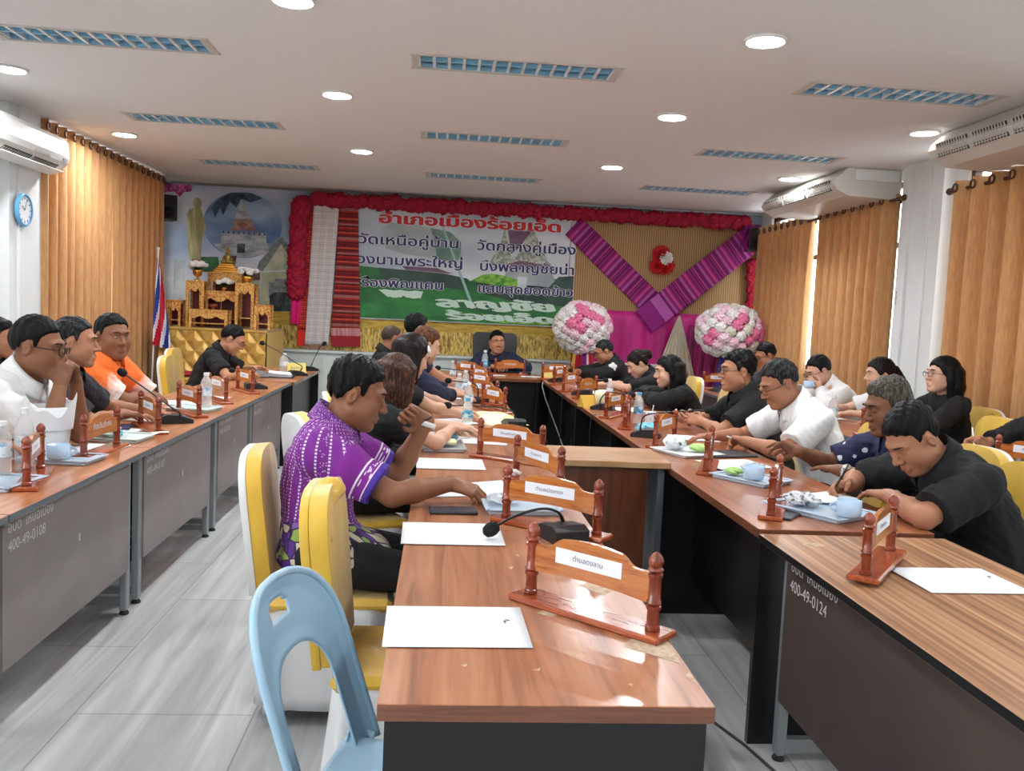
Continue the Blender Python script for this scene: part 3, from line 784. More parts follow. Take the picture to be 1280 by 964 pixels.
t = thing('reed_mat', 'tan woven reed mat covering the right part of the back wall', 'wall mat', (0, 0, 0))
mb = MB(); mb.box((2.91, 11.56, 2.16), (2.56, .012, 1.24)); mb.build('weave', mat_weave(), t)
mb = MB(); mb.box((2.91, 11.552, 1.535), (2.56, .012, .014)); mb.box((1.635, 11.552, 2.1), (.010, .012, 1.15)); mb.build('edging', mat('mat_red_edging', rgb(150, 60, 40), .7), t)

# pair of purple striped silk sashes crossing in a V
V1, V2, V3, V4, V5 = rgb(146, 20, 112), rgb(84, 8, 74), rgb(190, 60, 130), rgb(168, 90, 160), rgb(112, 10, 96)
ST_V = [(0, V1), (.10, V2), (.14, V1), (.22, V3), (.34, V2), (.38, V1), (.47, V4), (.56, V1), (.62, V2), (.66, V5), (.76, V3), (.82, V2), (.86, V1), (.93, V2)]
M_v = stripes('purple_striped_silk', 0, ST_V, .30)
M_vp = mat('plain_violet_silk', rgb(140, 0, 118), .55)
M_vband = mat('lilac_band', rgb(178, 84, 164), .65)
def sash(label, p0, p1, w, y, solid):
    t = thing('purple_scarf', label, 'sash', (p0[0], y, p0[1]))
    d = Vector((p1[0] - p0[0], p1[1] - p0[1])); L = d.length
    t.rotation_euler = (0, -math.atan2(d.y, d.x), 0)
    L1 = L - (.36 if solid else 0)
    mb = MB(); mb.smooth = True
    mb.grid(lambda u, v: (u * L1, -.008 * math.sin(v * 5 + u * 3) - .01 * math.sin(u * 9), (v - .5) * w * (1 + .06 * math.sin(u * 2.5))), 60, 12)
    o = mb.build('cloth', M_v, t); md = o.modifiers.new('thickness', 'SOLIDIFY'); md.thickness = .003
    if solid:
        mb = MB(); mb.box((L1 + .07, -.010, 0), (.15, .004, w * 1.0)); mb.build('lilac_band', M_vband, t)
        mb = MB(); mb.box((L1 + .25, -.010, 0), (.22, .004, w * 1.0)); mb.build('plain_end', M_vp, t)
        mb = MB()
        for k in range(24): mb.tube([(L1 + .355, -.010, -w / 2 + (k + .5) * w / 24), (L1 + .40, -.012, -w / 2 + (k + .5) * w / 24 + .004)], .0025, 4)
        mb.build('fringe', M_vp, t)
    return t
sash('purple striped silk sash slanting down from the banner, left arm of the V', (1.66, 2.62), (2.83, 1.60), .31, 11.535, False)
sash('purple striped silk sash with plain violet end, right arm of the V', (4.02, 2.56), (2.66, 1.42), .36, 11.455, True)
t = thing('sash_knot', 'folded violet cloth bunched at the top of the right sash', 'sash knot', (4.0, 11.465, 2.56))
mb = MB(); mb.smooth = True; mb.grid(lambda u, v: (-.10 + .2 * u + .03 * math.sin(v * 7), -.03 - .025 * math.sin(u * 14 + v * 3), .17 - .34 * v + .03 * u), 30, 10); o = mb.build('cloth', M_vp, t); o.modifiers.new('thickness', 'SOLIDIFY').thickness = .004
# paper rosette
t = thing('paper_rosette', 'red tissue rosette with a white flower pinned on the reed mat', 'rosette', (2.86, 11.50, 2.24))
M_tis = mat('scarlet_tissue', rgb(206, 16, 26), .65, noise=(rgb(150, 8, 16), (30, 30, 30), 3, .4, .65)); M_wpet = mat('white_petal', rgb(230, 226, 222), .6)
def petals(mb, c, r, n, layers, rnd, tilt=.5, cup=.5):
    for l in range(layers):
        rr = r * (1 - l * .8 / layers)
        for k in range(n):
            a = 2 * PI * (k + .5 * (l % 2)) / n + rnd.uniform(-.12, .12)
            up = (l + .5) / layers
            ca, sa = math.cos(a), math.sin(a)
            pts = []
            for i in range(3):
                for j in range(3):
                    u = i / 2; w = (j / 2 - .5) * rr * .95 * math.sin(PI * (.25 + .6 * u))
                    rad = rr * u * (1 - .45 * up); h = up * r * .55 + cup * r * u * u * up + rnd.uniform(-.06, .06) * r
                    pts.append((c[0] + ca * rad - sa * w, c[1] + sa * rad + ca * w, c[2] + h))
            mb.add(pts, [(0, 1, 4, 3), (1, 2, 5, 4), (3, 4, 7, 6), (4, 5, 8, 7)])
rnd = random.Random(4)
mb = MB(); mb.smooth = True; mb.T = Matrix.Rotation(PI / 2, 4, 'X')
petals(mb, (-.02, .07, 0), .13, 9, 4, rnd); petals(mb, (-.06, -.08, .0), .12, 9, 4, rnd); petals(mb, (.06, -.07, .0), .12, 8, 4, rnd)
mb.build('red_tissue', M_tis, t)
mb = MB(); mb.smooth = True; mb.T = Matrix.Rotation(PI / 2, 4, 'X'); petals(mb, (.04, .02, .06), .095, 8, 4, rnd); mb.build('white_flower', M_wpet, t)
mb = MB()
for k in range(18): x = -.13 + k * .015; mb.tube([(x, -.02, -.1), (x + rnd.uniform(-.02, .02), -.03, -.19 + rnd.uniform(-.01, .01))], .004, 4)
mb.build('tassel', M_tis, t)

# pink drape below the mat and the pale tied-back cloth
M_pk = mat('magenta_satin', rgb(204, 34, 136), .45, noise=(rgb(176, 20, 112), (5, 1, 1), 3, .4, .7), sheen=.2)
hang('pink_drape', 'magenta cloth drape on the wall below the reed mat', 'drape', [(1.78, 1.545), (4.15, 1.545), (4.15, .20), (1.78, .20)], 11.545, M_pk, .018, 7, 120, 12)
M_dr = mat('dark_cerise_satin', rgb(146, 14, 88), .45, sheen=.2)
t = thing('gathered_drape', 'dark cerise gathered cloth sweeping down behind the right flower ball', 'drape', (0, 0, 0))
mb = MB(); mb.smooth = True
mb.grid(lambda u, v: (3.25 + (.75) * u + .10 * (1 - v) * u, 11.40 - .03 * math.sin(u * 34 + v * 2), (1.50 - .1 * (1 - u)) * (1 - v) + v * .3), 90, 14)
o = mb.build('cloth', M_dr, t); o.modifiers.new('thickness', 'SOLIDIFY').thickness = .003
t = thing('tent_drape', 'pale cream cloth gathered to a point, fanning down in front of the pink drape', 'drape', (0, 0, 0))
mb = MB(); mb.smooth = True
mb.grid(lambda u, v: (3.10 + (u - .52) * (.012 + .80 * v ** .9), 11.36 - (.006 + .028 * v) * math.sin(u * 44), 1.515 - 1.30 * v), 110, 20)
o = mb.build('cloth', mat('cream_satin', rgb(206, 194, 172), .45), t); o.modifiers.new('thickness', 'SOLIDIFY').thickness = .003

# flower balls
BL = []
for k, (c1, c2) in enumerate([((246, 242, 240), (228, 222, 216)), ((246, 218, 228), (240, 186, 206)), ((240, 140, 176), (222, 96, 146)), ((232, 226, 210), (206, 204, 186))]):
    mb = MB(); mb.smooth = True
    def ruff(u, v, k=k):
        a, b = u * 2 * PI, (v - .5) * PI
        r = .060 * (1 + .17 * math.sin(6 * a + 5 * b + k) * math.cos(b) + .13 * math.sin(10 * a - 9 * b + 2 * k) + .07 * math.sin(17 * b + 5 * a))
        return (r * math.cos(a) * math.cos(b), r * math.sin(a) * math.cos(b), .018 + .72 * r * math.sin(b))
    mb.grid(ruff, 44, 22)
    BL.append(mb.mesh('blossom', mat('petal_%s' % ('white', 'blush', 'pink', 'cream')[k], rgb(*c1), .6, noise=(rgb(*c2), (30, 30, 30), 2, .4, .7))))
def flower_ball(label, c, rx, rz, seed, pinks, n=98):
    t = thing('flower_arrangement', label, 'flowers', c, 0, 'silk flower balls')
    rnd = random.Random(seed)
    mb = MB(); mb.smooth = True; mb.ball((0, 0, 0), (rx * .86, rx * .66, rz * .87), 20, 12); mb.build('foliage_core', mat('dark_foliage', rgb(196, 182, 176), .8), t)
    for k in range(n):
        z = 1 - 2 * (k + .5) / n; a = k * 2.39996; q = math.sqrt(1 - z * z)
        d = Vector((q * math.cos(a), q * math.sin(a), z))
        x, zz = d.x, d.z
        i = 0 if rnd.random() < .55 else (3 if rnd.random() < .4 else 1)
        if d.y < .3:
            for px, pz, pr in pinks:
                if math.hypot(x - px, zz - pz) < pr: i = 2 if rnd.random() < .6 else 1
        o = link('blossom', BL[i], t, (d.x * rx * .92, d.y * rx * .72, d.z * rz * .92))
        nrm = Vector((d.x / rx, d.y / (rx * .8), d.z / rz)).normalized()
        o.rotation_euler = nrm.to_track_quat('Z', 'Y').to_euler(); s_ = rnd.uniform(.85, 1.25); o.scale = (s_, s_, s_)
    return t
flower_ball('ball of white and pink silk flowers left of the pink drape', (1.76, 10.95, 1.305), .335, .30, 2, [(-.2, .75, .35), (-.65, .05, .25), (-.25, -.25, .25), (.35, .3, .35), (.75, .3, .25)])
flower_ball('ball of white and pink silk flowers beside the right curtain', (3.58, 10.75, 1.345), .40, .31, 3, [(.1, .35, .35), (-.4, .4, .2), (-.75, -.2, .2), (.5, -.2, .22), (.85, .1, .25), (.95, -.35, .25)])
def flower_stand(label, x, y, zt, cols, seed):
    t = thing('flower_stand', label, 'stand', (x, y, 0)); rnd = random.Random(seed)
    mb = MB(); mb.smooth = True; mb.lathe([(.17, 0), (.17, .02), (.05, .05), (.035, .1), (.035, zt - .12), (.09, zt - .04), (.12, zt)], 24); mb.build('pedestal', M_offw, t)
    n = len(cols)
    for k, (m, a0, a1) in enumerate(cols):
        mb = MB(); mb.smooth = True
        mb.grid(lambda u, v: ((.12 + .10 * v + .012 * math.sin(u * 26)) * math.cos(a0 + (a1 - a0) * u), (.12 + .10 * v + .012 * math.sin(u * 26)) * math.sin(a0 + (a1 - a0) * u), zt - .03 - (zt - .12) * v), 30, 10)
        o = mb.build('ribbon_drape', m, t); o.modifiers.new('thickness', 'SOLIDIFY').thickness = .003
M_rr = mat('red_satin_ribbon', rgb(170, 14, 36), .4); M_pp = mat('purple_satin_ribbon', rgb(120, 20, 120), .4); M_wr = mat('blush_satin_ribbon', rgb(226, 196, 200), .4); M_ind = mat('indigo_satin_ribbon', rgb(56, 26, 110), .4); M_gd = mat('gold_ribbon', rgb(214, 168, 60), .35)
flower_stand('pedestal draped with red, purple and blush ribbons under the left flower ball', 1.78, 10.98, 1.06, [(M_gd, 3.5, 3.9), (M_rr, 3.9, 4.55), (M_pp, 4.55, 4.95), (M_wr, 4.95, 5.15), (M_rr, 5.15, 6.1), (M_rr, 0, 3.4)], 1)
flower_stand('pedestal draped with indigo and red ribbons under the right flower ball', 3.60, 10.78, 1.08, [(M_ind, 3.3, 4.3), (M_rr, 4.3, 5.2), (M_ind, 5.2, 6.2), (M_rr, 0, 3.2)], 2)

# ------------------------------------------------------------------ altar
M_gs = mat('gold_satin', rgb(214, 172, 88), .34, metal=.15, noise=(rgb(190, 142, 60), (7, 7, 3), 3, .4, .7), sheen=.3)
M_gilt = mat('gilt_carving', rgb(226, 184, 104), .35, metal=.45, noise=(rgb(196, 108, 60), (55, 55, 55), 3, .48, .6), bump=((90, 90, 90), .9, .01))
M_red_l = mat('dark_red_lacquer', rgb(92, 18, 18), .35)
M_brass = mat('polished_brass', rgb(226, 170, 72), .22, metal=.9)
t = thing('altar_table', 'altar table with gold satin skirt stitched in a diamond lattice', 'altar', (-2.625, 10.86, 0))
mb = MB(); mb.box((0, 0, 1.095), (1.20, 1.0, .03), bev=.006); mb.build('tabletop', M_gs, t)
mb = MB(); mb.smooth = True
PW = .20; PH = .24
def sk(u, v):          # smocked front: diamonds pulled in at the lattice lines
    x = -.6 + 1.2 * u; z = 1.08 - 1.06 * v
    a = x / PW + (z - 1.08) / PH; b = x / PW - (z - 1.08) / PH
    da = abs(a - round(a)); db = abs(b - round(b)); d = min(da, db)
    puff = .035 * min(1, d * 3.2)
    return (x, -.5 - .012 - puff, z)
mb.grid(sk, 150, 120); mb.build('smocked_skirt', M_gs, t)
for s in (-1, 1):
    mb = MB(); mb.smooth = True; mb.grid(lambda u, v: (s * (.60 + .010 + .016 * math.sin(u * 70)), (-.5 + u) * (1 if s > 0 else 1), 1.085 - 1.07 * v), 90, 6)
    mb.build('pleated_side', mat('pale_gold_satin', rgb(206, 172, 104), .4), t)
mb = MB()
for s in (-1, 1):
    for q in (-1, 1): mb.box((s * .55, q * .45, .54), (.05, .05, 1.08))
mb.build('under_frame', M_red_l, t)
def gilt_table(label, x, y, z, w, d, h, side=True):
    t = thing('gilt_stand', label, 'altar stand', (x, y, z), 0, 'carved gilt altar stands')
    mb = MB(); mb.box((0, 0, h - .012), (w, d, .024), bev=.004); mb.box((0, 0, h - .032), (w * .94, d * .94, .018)); mb.build('top', M_gilt, t)
    lw = min(.035, w * .16)
    ah = min(.09, h * .32)
    n = 22; iw = w - 2 * lw                # scalloped apron with a pointed centre
    for yy in (-d / 2 + .008, d / 2 - .008):
        mb = MB(); top = h - .04
        pts = [(-iw / 2, top), (-iw / 2, top - ah)]
        for k in range(n + 1):
            u = k / n; x_ = -iw / 2 + iw * u
            z_ = top - ah * (.42 + .58 * abs(math.cos(u * 2 * PI)) ** .7 * (1 if u < .02 or u > .98 or abs(u - .5) < .3 else 1)) * (1 if True else 1)
            pts.append((x_, z_))
        pts += [(iw / 2, top)]
        mb.prism(pts, .012, Matrix(((1, 0, 0, 0), (0, 0, -1, yy + .006), (0, 1, 0, 0), (0, 0, 0, 1)))); mb.build('apron', M_gilt, t)
    for sx in (-1, 1):
        for sy in (-1, 1):
            mb = MB(); mb.box((sx * (w / 2 - lw / 2), sy * (d / 2 - lw / 2), (h - .02) / 2), (lw, lw, h - .02), bev=.004); mb.build('leg', M_gilt, t)
    mb = MB(); mb.box((0, d / 2 - lw, h * .45), (iw, .008, h * .8)); mb.build('back_panel', M_red_l, t)
    if h < .5 or True:
        mb = MB(); mb.box((0, 0, h * .24), (iw, d * .8, .012)); mb.build('shelf', M_gilt, t)
    return t
Z0 = 1.11
gilt_table('small carved gilt stand at the far left of the altar behind the flag', -3.13, 10.62, Z0, .17, .2, .31)
gilt_table('tall carved gilt stand at the altar left under the footed flower vase', -2.91, 10.72, Z0, .21, .22, .545)
gilt_table('highest carved gilt stand at the back centre of the altar under the seated figure', -2.66, 11.12, Z0, .40, .26, .67)
gilt_table('middle carved gilt stand of the altar, between the tall side stands', -2.66, 10.84, Z0, .46, .24, .44)
gilt_table('low carved gilt stand at the front of the altar', -2.71, 10.55, Z0, .44, .22, .215)
gilt_table('tall carved gilt stand at the altar right under the flower bowl', -2.33, 10.70, Z0, .22, .26, .54)
gilt_table('small carved gilt stand at the right end of the altar', -2.10, 10.56, Z0, .19, .2, .30)
# seated gilt figure on stepped pedestal
t = thing('seated_figure', 'small gilded seated figure with a spired crown on a stepped golden pedestal', 'statue', (-2.66, 11.12, Z0 + .67))
mb = MB()
for w, z, h in ((.30, 0, .03), (.25, .03, .025), (.20, .055, .03), (.15, .085, .025)): mb.box((0, 0, z + h / 2), (w, w * .75, h), bev=.006)
mb.build('stepped_pedestal', M_brass, t)
M_fig = mat('gilded_green_figure', rgb(120, 112, 52), .35, metal=.4, noise=(rgb(196, 160, 70), (60, 60, 60), 2, .4, .6))
mb = MB(); mb.smooth = True
mb.ball((0, 0, .135), (.075, .045, .028), 16, 8)
for s in (-1, 1): mb.ball((s * .05, -.02, .13), (.035, .03, .02), 12, 8); mb.tube([(s * .042, 0, .205), (s * .058, -.01, .17), (s * .03, -.035, .148)], .011, 8)
mb.lathe([(.04, .14), (.034, .165), (.042, .20), (.036, .214), (.014, .22), (.013, .228)], 14)
mb.ball((0, 0, .243), (.021, .021, .024), 12, 8)
mb.build('body', M_fig, t)
mb = MB(); mb.smooth = True; mb.lathe([(.023, .252), (.025, .262), (.018, .270), (.016, .285), (.009, .292), (.008, .315), (.003, .33), (.001, .36)], 14); mb.build('spired_crown', M_brass, t)
def vase(label, x, y, z, prof, seed, nfl, spread):
    t = thing('flower_vase', label, 'vase of flowers', (x, y, z), 0, 'altar flower vases'); rnd = random.Random(seed)
    mb = MB(); mb.smooth = True; mb.lathe(prof, 20, cap=True); mb.build('vase', M_brass, t)
    zt = prof[-1][1]
    mb = MB(); mb.smooth = True
    for k in range(26):
        a = rnd.uniform(0, 6.28); r = rnd.uniform(.3, 1) * spread; h = rnd.uniform(.0, .09)
        b = Vector((math.cos(a), math.sin(a), 0)); p0 = Vector((0, 0, zt - .02)); p1 = p0 + b * r + Vector((0, 0, h)); sd = Vector((-b.y, b.x, 0)) * .016; m_ = (p0 + p1) / 2 + Vector((0, 0, .03))
        mb.add([p0, m_ + sd, p1, m_ - sd], [(0, 1, 2, 3)])
    mb.build('leaves', mat('dark_leaf', rgb(44, 74, 44), .6), t)
    me = BL[0]
    for k in range(nfl):
        a = k * 2.4; r = spread * .75 * math.sqrt((k + .5) / nfl)
        o = link('white_bloom', me, t, (r * math.cos(a), r * math.sin(a), zt + .05 * (1 - (r / spread) ** 2) + rnd.uniform(0, .03)))
        o.rotation_euler = (rnd.uniform(-.5, .5), rnd.uniform(-.5, .5), 0); s_ = rnd.uniform(.45, .62); o.scale = (s_, s_, s_)
vase('footed gold vase of white flowers on the tall left altar stand', -2.91, 10.72, Z0 + .545, [(.04, 0), (.042, .008), (.016, .02), (.014, .045), (.045, .065), (.058, .11), (.06, .13)], 1, 11, .14)
vase('wide gold bowl of white flowers on the tall right altar stand', -2.33, 10.70, Z0 + .54, [(.035, 0), (.036, .006), (.03, .015), (.065, .04), (.07, .085), (.062, .09)], 2, 11, .15)
vase('small gold vase of white flowers on the middle altar stand', -2.62, 10.80, Z0 + .44, [(.022, 0), (.024, .006), (.012, .014), (.03, .03), (.03, .05)], 3, 9, .125)
t = thing('incense_pot', 'copper pot holding thin incense sticks inside the middle altar stand', 'incense pot', (-2.68, 10.55, Z0 + .215))
mb = MB(); mb.smooth = True; mb.lathe([(.02, 0), (.022, .006), (.012, .014), (.045, .035), (.05, .055), (.04, .065)], 18); mb.build('pot', mat('aged_copper', rgb(150, 84, 52), .35, metal=.7), t)
mb = MB(); mb.tube([(.09, 0, 0), (.09, 0, .15)], .003, 6); mb.lathe([(.018, 0), (.004, .012)], 10, (.09, 0, 0)); mb.build('candle_stick', M_brass, t)

# kneeling stool with red cushion
t = thing('kneeling_stool', 'gold skirted kneeling stool in front of the altar', 'stool', (-2.78, 9.75, 0))
mb = MB(); mb.box((0, 0, .30), (.42, .36, .60), bev=.02); mb.build('skirted_seat', M_gs, t)
t = thing('red_cushion', 'flat red cushion lying on the gold kneeling stool', 'cushion', (-2.79, 9.70, .602))
mb = MB(); mb.smooth = True; mb.grid(lambda u, v: (.19 * math.cos(u * 2 * PI) * math.sin(v * PI), .15 * math.sin(u * 2 * PI) * math.sin(v * PI), .03 - .03 * math.cos(v * PI)), 24, 12); mb.build('cover', mat('crimson_cushion', rgb(160, 16, 44), .6), t)

# flag
t = thing('national_flag', 'red white and blue striped flag hanging from a white pole beside the altar', 'flag', (-3.30, 10.30, 0))
mb = MB(); mb.smooth = True; mb.lathe([(.16, 0), (.16, .02), (.03, .05), (.025, .08)], 20); mb.build('base', M_steel, t)
mb = MB(); mb.smooth = True; mb.tube([(0, 0, .05), (.03, 0, 1.0), (.065, 0, 1.97)], .011, 10); mb.ball((.066, 0, 1.985), .02, 12, 8); mb.build('pole', M_white, t)
FR, FWh, FB = mat('flag_red', rgb(196, 26, 48), .6), mat('flag_white', rgb(228, 228, 236), .6), mat('flag_blue', rgb(48, 66, 150), .6)
mb = MB(); mb.smooth = True
# hangs gathered from the pole: stripes run along the drape
nu, nv = 42, 26
def fl(u, v):
    x0 = .062 - .030 * v; w = .04 + .17 * v ** .8
    return (x0 + w * u, -.03 - .035 * math.sin(u * 13 + v * 2.2) * (.3 + .7 * v), 1.90 - .16 * u - 1.0 * v + .10 * u * v)
vs = [fl(i / nu, j / nv) for j in range(nv + 1) for i in range(nu + 1)]
for j in range(nv):
    for i in range(nu):
        s_ = (i / nu * 1.6 + j / nv * 1.25) % 1.5 / 1.5
        mb.m = 2 if .36 < s_ < .66 else (1 if (.20 < s_ <= .36 or .66 <= s_ < .80) else 0)
        a = j * (nu + 1) + i
        mb.add([vs[a], vs[a + 1], vs[a + nu + 2], vs[a + nu + 1]], [(0, 1, 2, 3)])
o = mb.build('cloth', [FR, FWh, FB], t)
# ------------------------------------------------------------------ tables
def wood(name, c1, c2, c3, sc=(16, .9, 1), rough=.28, coat=.25):
    m = bpy.data.materials.new(name); m.use_nodes = True
    nt = m.node_tree; b = nt.nodes['Principled BSDF']; L = nt.links.new
    tc = nt.nodes.new('ShaderNodeTexCoord'); mp = nt.nodes.new('ShaderNodeMapping'); mp.inputs['Scale'].default_value = sc
    L(tc.outputs['Object'], mp.inputs[0])
    n = nt.nodes.new('ShaderNodeTexNoise'); n.inputs['Scale'].default_value = 1; n.inputs['Detail'].default_value = 5; n.inputs['Distortion'].default_value = 1.6
    L(mp.outputs[0], n.inputs[0])
    n2 = nt.nodes.new('ShaderNodeTexNoise'); n2.inputs['Scale'].default_value = 7; n2.inputs['Detail'].default_value = 3; L(mp.outputs[0], n2.inputs[0])
    ad = nt.nodes.new('ShaderNodeMath'); ad.operation = 'MULTIPLY_ADD'; ad.inputs[1].default_value = .25; L(n2.outputs[0], ad.inputs[0]); L(n.outputs[0], ad.inputs[2])
    r = nt.nodes.new('ShaderNodeValToRGB'); e = r.color_ramp.elements
    e[0].position = .42; e[0].color = c1; e[1].position = .82; e[1].color = c3; k = e.new(.6); k.color = c2
    L(ad.outputs[0], r.inputs[0]); L(r.outputs[0], b.inputs['Base Color'])
    b.inputs['Roughness'].default_value = rough; b.inputs['Coat Weight'].default_value = coat; b.inputs['Coat Roughness'].default_value = .15
    MATS[name] = m
    return m
W_top = wood('walnut_laminate', rgb(134, 80, 52), rgb(168, 108, 74), rgb(188, 130, 94))
W_edge = wood('walnut_edge', rgb(92, 52, 36), rgb(112, 66, 44), rgb(126, 78, 54), (4, 4, 60))
W_left = wood('warm_laminate', rgb(150, 88, 52), rgb(182, 116, 74), rgb(204, 146, 104))
W_right = wood('reddish_laminate', rgb(128, 72, 44), rgb(156, 92, 58), rgb(178, 112, 76))
W_pod = wood('tan_laminate', rgb(160, 118, 78), rgb(184, 142, 98), rgb(200, 160, 118), (2.5, 9, 1))
W_podf = wood('dark_cherry_veneer', rgb(74, 34, 16), rgb(98, 48, 22), rgb(116, 60, 30), (9, 9, 1.2), .35)
W_np = wood('varnished_red_wood', rgb(120, 46, 22), rgb(156, 70, 34), rgb(178, 92, 46), (6, 30, 30), .22, .5)
W_post = wood('varnished_dark_wood', rgb(104, 38, 20), rgb(132, 54, 28), rgb(150, 66, 36), (30, 30, 6), .2, .5)
W_plank = wood('varnished_orange_wood', rgb(144, 74, 28), rgb(178, 102, 44), rgb(196, 124, 60), (5, 30, 34), .24, .4)
M_blk = mat('black_laminate', rgb(20, 19, 21), .32, bump=((3, 3, 3), .1, .01))
M_blkedge = mat('black_edge_band', rgb(26, 26, 28), .4)
M_greymet = mat('grey_painted_steel', rgb(150, 156, 158), .4, metal=.3)
M_panel = mat('taupe_laminate', rgb(138, 128, 126), .5, noise=(rgb(130, 120, 118), (4, 4, 4), 4, .35, .7))
M_panelr = mat('brown_laminate', rgb(84, 68, 64), .5, noise=(rgb(76, 62, 58), (4, 4, 4), 4, .35, .7))
M_greydk = mat('slate_edge_band', rgb(92, 100, 106), .45)
M_sten = mat('stencil_paint', rgb(206, 202, 198), .7)
def striped_top():
    m = bpy.data.materials.new('striped_laminate'); m.use_nodes = True
    nt = m.node_tree; b = nt.nodes['Principled BSDF']; L = nt.links.new
    tc = nt.nodes.new('ShaderNodeTexCoord'); mp = nt.nodes.new('ShaderNodeMapping'); mp.inputs['Scale'].default_value = (55, .35, 1); L(tc.outputs['Object'], mp.inputs[0])
    n = nt.nodes.new('ShaderNodeTexNoise'); n.inputs['Scale'].default_value = 1; n.inputs['Detail'].default_value = 4; L(mp.outputs[0], n.inputs[0])
    r = nt.nodes.new('ShaderNodeValToRGB'); e = r.color_ramp.elements; e[0].position = .36; e[0].color = rgb(132, 92, 66); e[1].position = .66; e[1].color = rgb(196, 152, 114); k = e.new(.5); k.color = rgb(160, 114, 80)
    L(n.outputs[0], r.inputs[0]); L(r.outputs[0], b.inputs['Base Color']); b.inputs['Roughness'].default_value = .35
    return m
W_str = striped_top()

def panel_table(label, x0, x1, y0, y1, top, edge, modx, zt=.75, th=.03, group=None, ends=True, modm=None, axis='y'):
    """laminate desk: top with edge band, panel ends and a recessed modesty panel"""
    t = thing('desk', label, 'desk', ((x0 + x1) / 2, (y0 + y1) / 2, 0), 0, group)
    w, d = x1 - x0, y1 - y0
    mb = MB(); mb.m = 0
    mb.box((0, 0, zt - th / 2), (w - .004, d - .004, th), bev=.0015)
    o = mb.build('tabletop', [top, edge], t)
    for p in o.data.polygons:
        if abs(p.normal.z) < .5: p.material_index = 1
    for s in (-1, 1):
        if axis == 'y': b = MB(); b.box((0, s * (d / 2 - .020), (zt - th) / 2), (w - .03, .026, zt - th))
        else: b = MB(); b.box((s * (w / 2 - .020), 0, (zt - th) / 2), (.026, d - .03, zt - th))
        b.build('end_panel', M_blk, t)
    b = MB()
    if axis == 'y': b.box((modx - (x0 + x1) / 2, 0, .45), (.02, d - .07, zt - th - .18))
    else: b.box((0, modx - (y0 + y1) / 2, .42), (w - .07, .02, zt - th - .12))
    b.build('modesty_panel', modm or M_blk, t)
    return t
g = 'walnut desks in the middle row'
ys_ = [1.467, 2.70, 3.84, 4.98, 6.10, 7.20, 8.75]
lbl = ['walnut desk nearest the viewer in the middle row, with chipped surface', 'walnut desk beside the man in the purple shirt', 'walnut desk in front of the long-haired women of the middle row', 'walnut desk under the yellow cloth bundle in the middle row', 'walnut desk of the middle row before the person with rusty hair', 'farthest walnut desk of the middle row, before the shaved man']
for k in range(6): panel_table(lbl[k], -.088, .512, ys_[k], ys_[k + 1], W_top, W_edge, .42, th=.032, group=g)
panel_table('walnut desk at the head of the room in front of the seated chairman', .52, 1.07, 9.28, 10.08, W_top, W_edge, 9.36, th=.035, axis='x')
panel_table('walnut desk joining the middle row to the head desk', -.088, .512, 8.76, 10.08, W_top, W_edge, .42, th=.032)
g = 'walnut desks in the right inner row'
ys_ = [2.81, 4.16, 5.48, 7.10, 8.62]
lbl = ['reddish walnut desk under the man writing and the man in navy', 'reddish walnut desk under the man in the white polo', 'reddish walnut desk under the man in the black polo with clasped hands', 'reddish walnut desk before the bunned woman, behind the orange-plank nameplate']
for k in range(4): panel_table(lbl[k], 1.08, 1.70, ys_[k], ys_[k + 1], W_right, W_edge, 1.27, th=.032, group=g)
panel_table('walnut desk at the far corner where the right row meets the head desk', 1.08, 1.70, 8.63, 10.08, W_right, W_edge, 1.27, th=.032)
# chipped patches of bare board on the near desk
chips = [[(.40, 1.75), (.47, 1.86), (.505, 1.80), (.50, 1.66)], [(.24, 1.94), (.29, 2.0), (.31, 1.95), (.27, 1.92)], [(.37, 2.16), (.43, 2.20), (.46, 2.12), (.42, 2.08)], [(.49, 1.60), (.505, 1.62), (.505, 1.56)], [(.20, 2.30), (.215, 2.31), (.21, 2.28)], [(.23, 2.42), (.24, 2.43), (.245, 2.40)], [(.06, 1.64), (.075, 1.645), (.07, 1.63)], [(.37, 1.56), (.38, 1.565), (.378, 1.55)], [(.195, 1.62), (.215, 1.63), (.21, 1.615)], [(.46, 2.36), (.50, 2.40), (.505, 2.35), (.48, 2.33)]]
near = [o for o in bpy.data.objects if o.get('label', '').startswith('walnut desk nearest')][0]
M_chip = mat('bare_chipboard', rgb(206, 184, 160), .8, noise=(rgb(180, 140, 108), (60, 60, 60), 3, .4, .7))
for c in chips:
    P = [Vector((x - .212, y - 2.0835, .7506)) for x, y in c]; mb = MB()
    mb.add(P, [tuple(range(len(P)))[::-1] if (P[1] - P[0]).cross(P[2] - P[0]).z < 0 else tuple(range(len(P)))]); mb.build('bare_board_patch', M_chip, near)

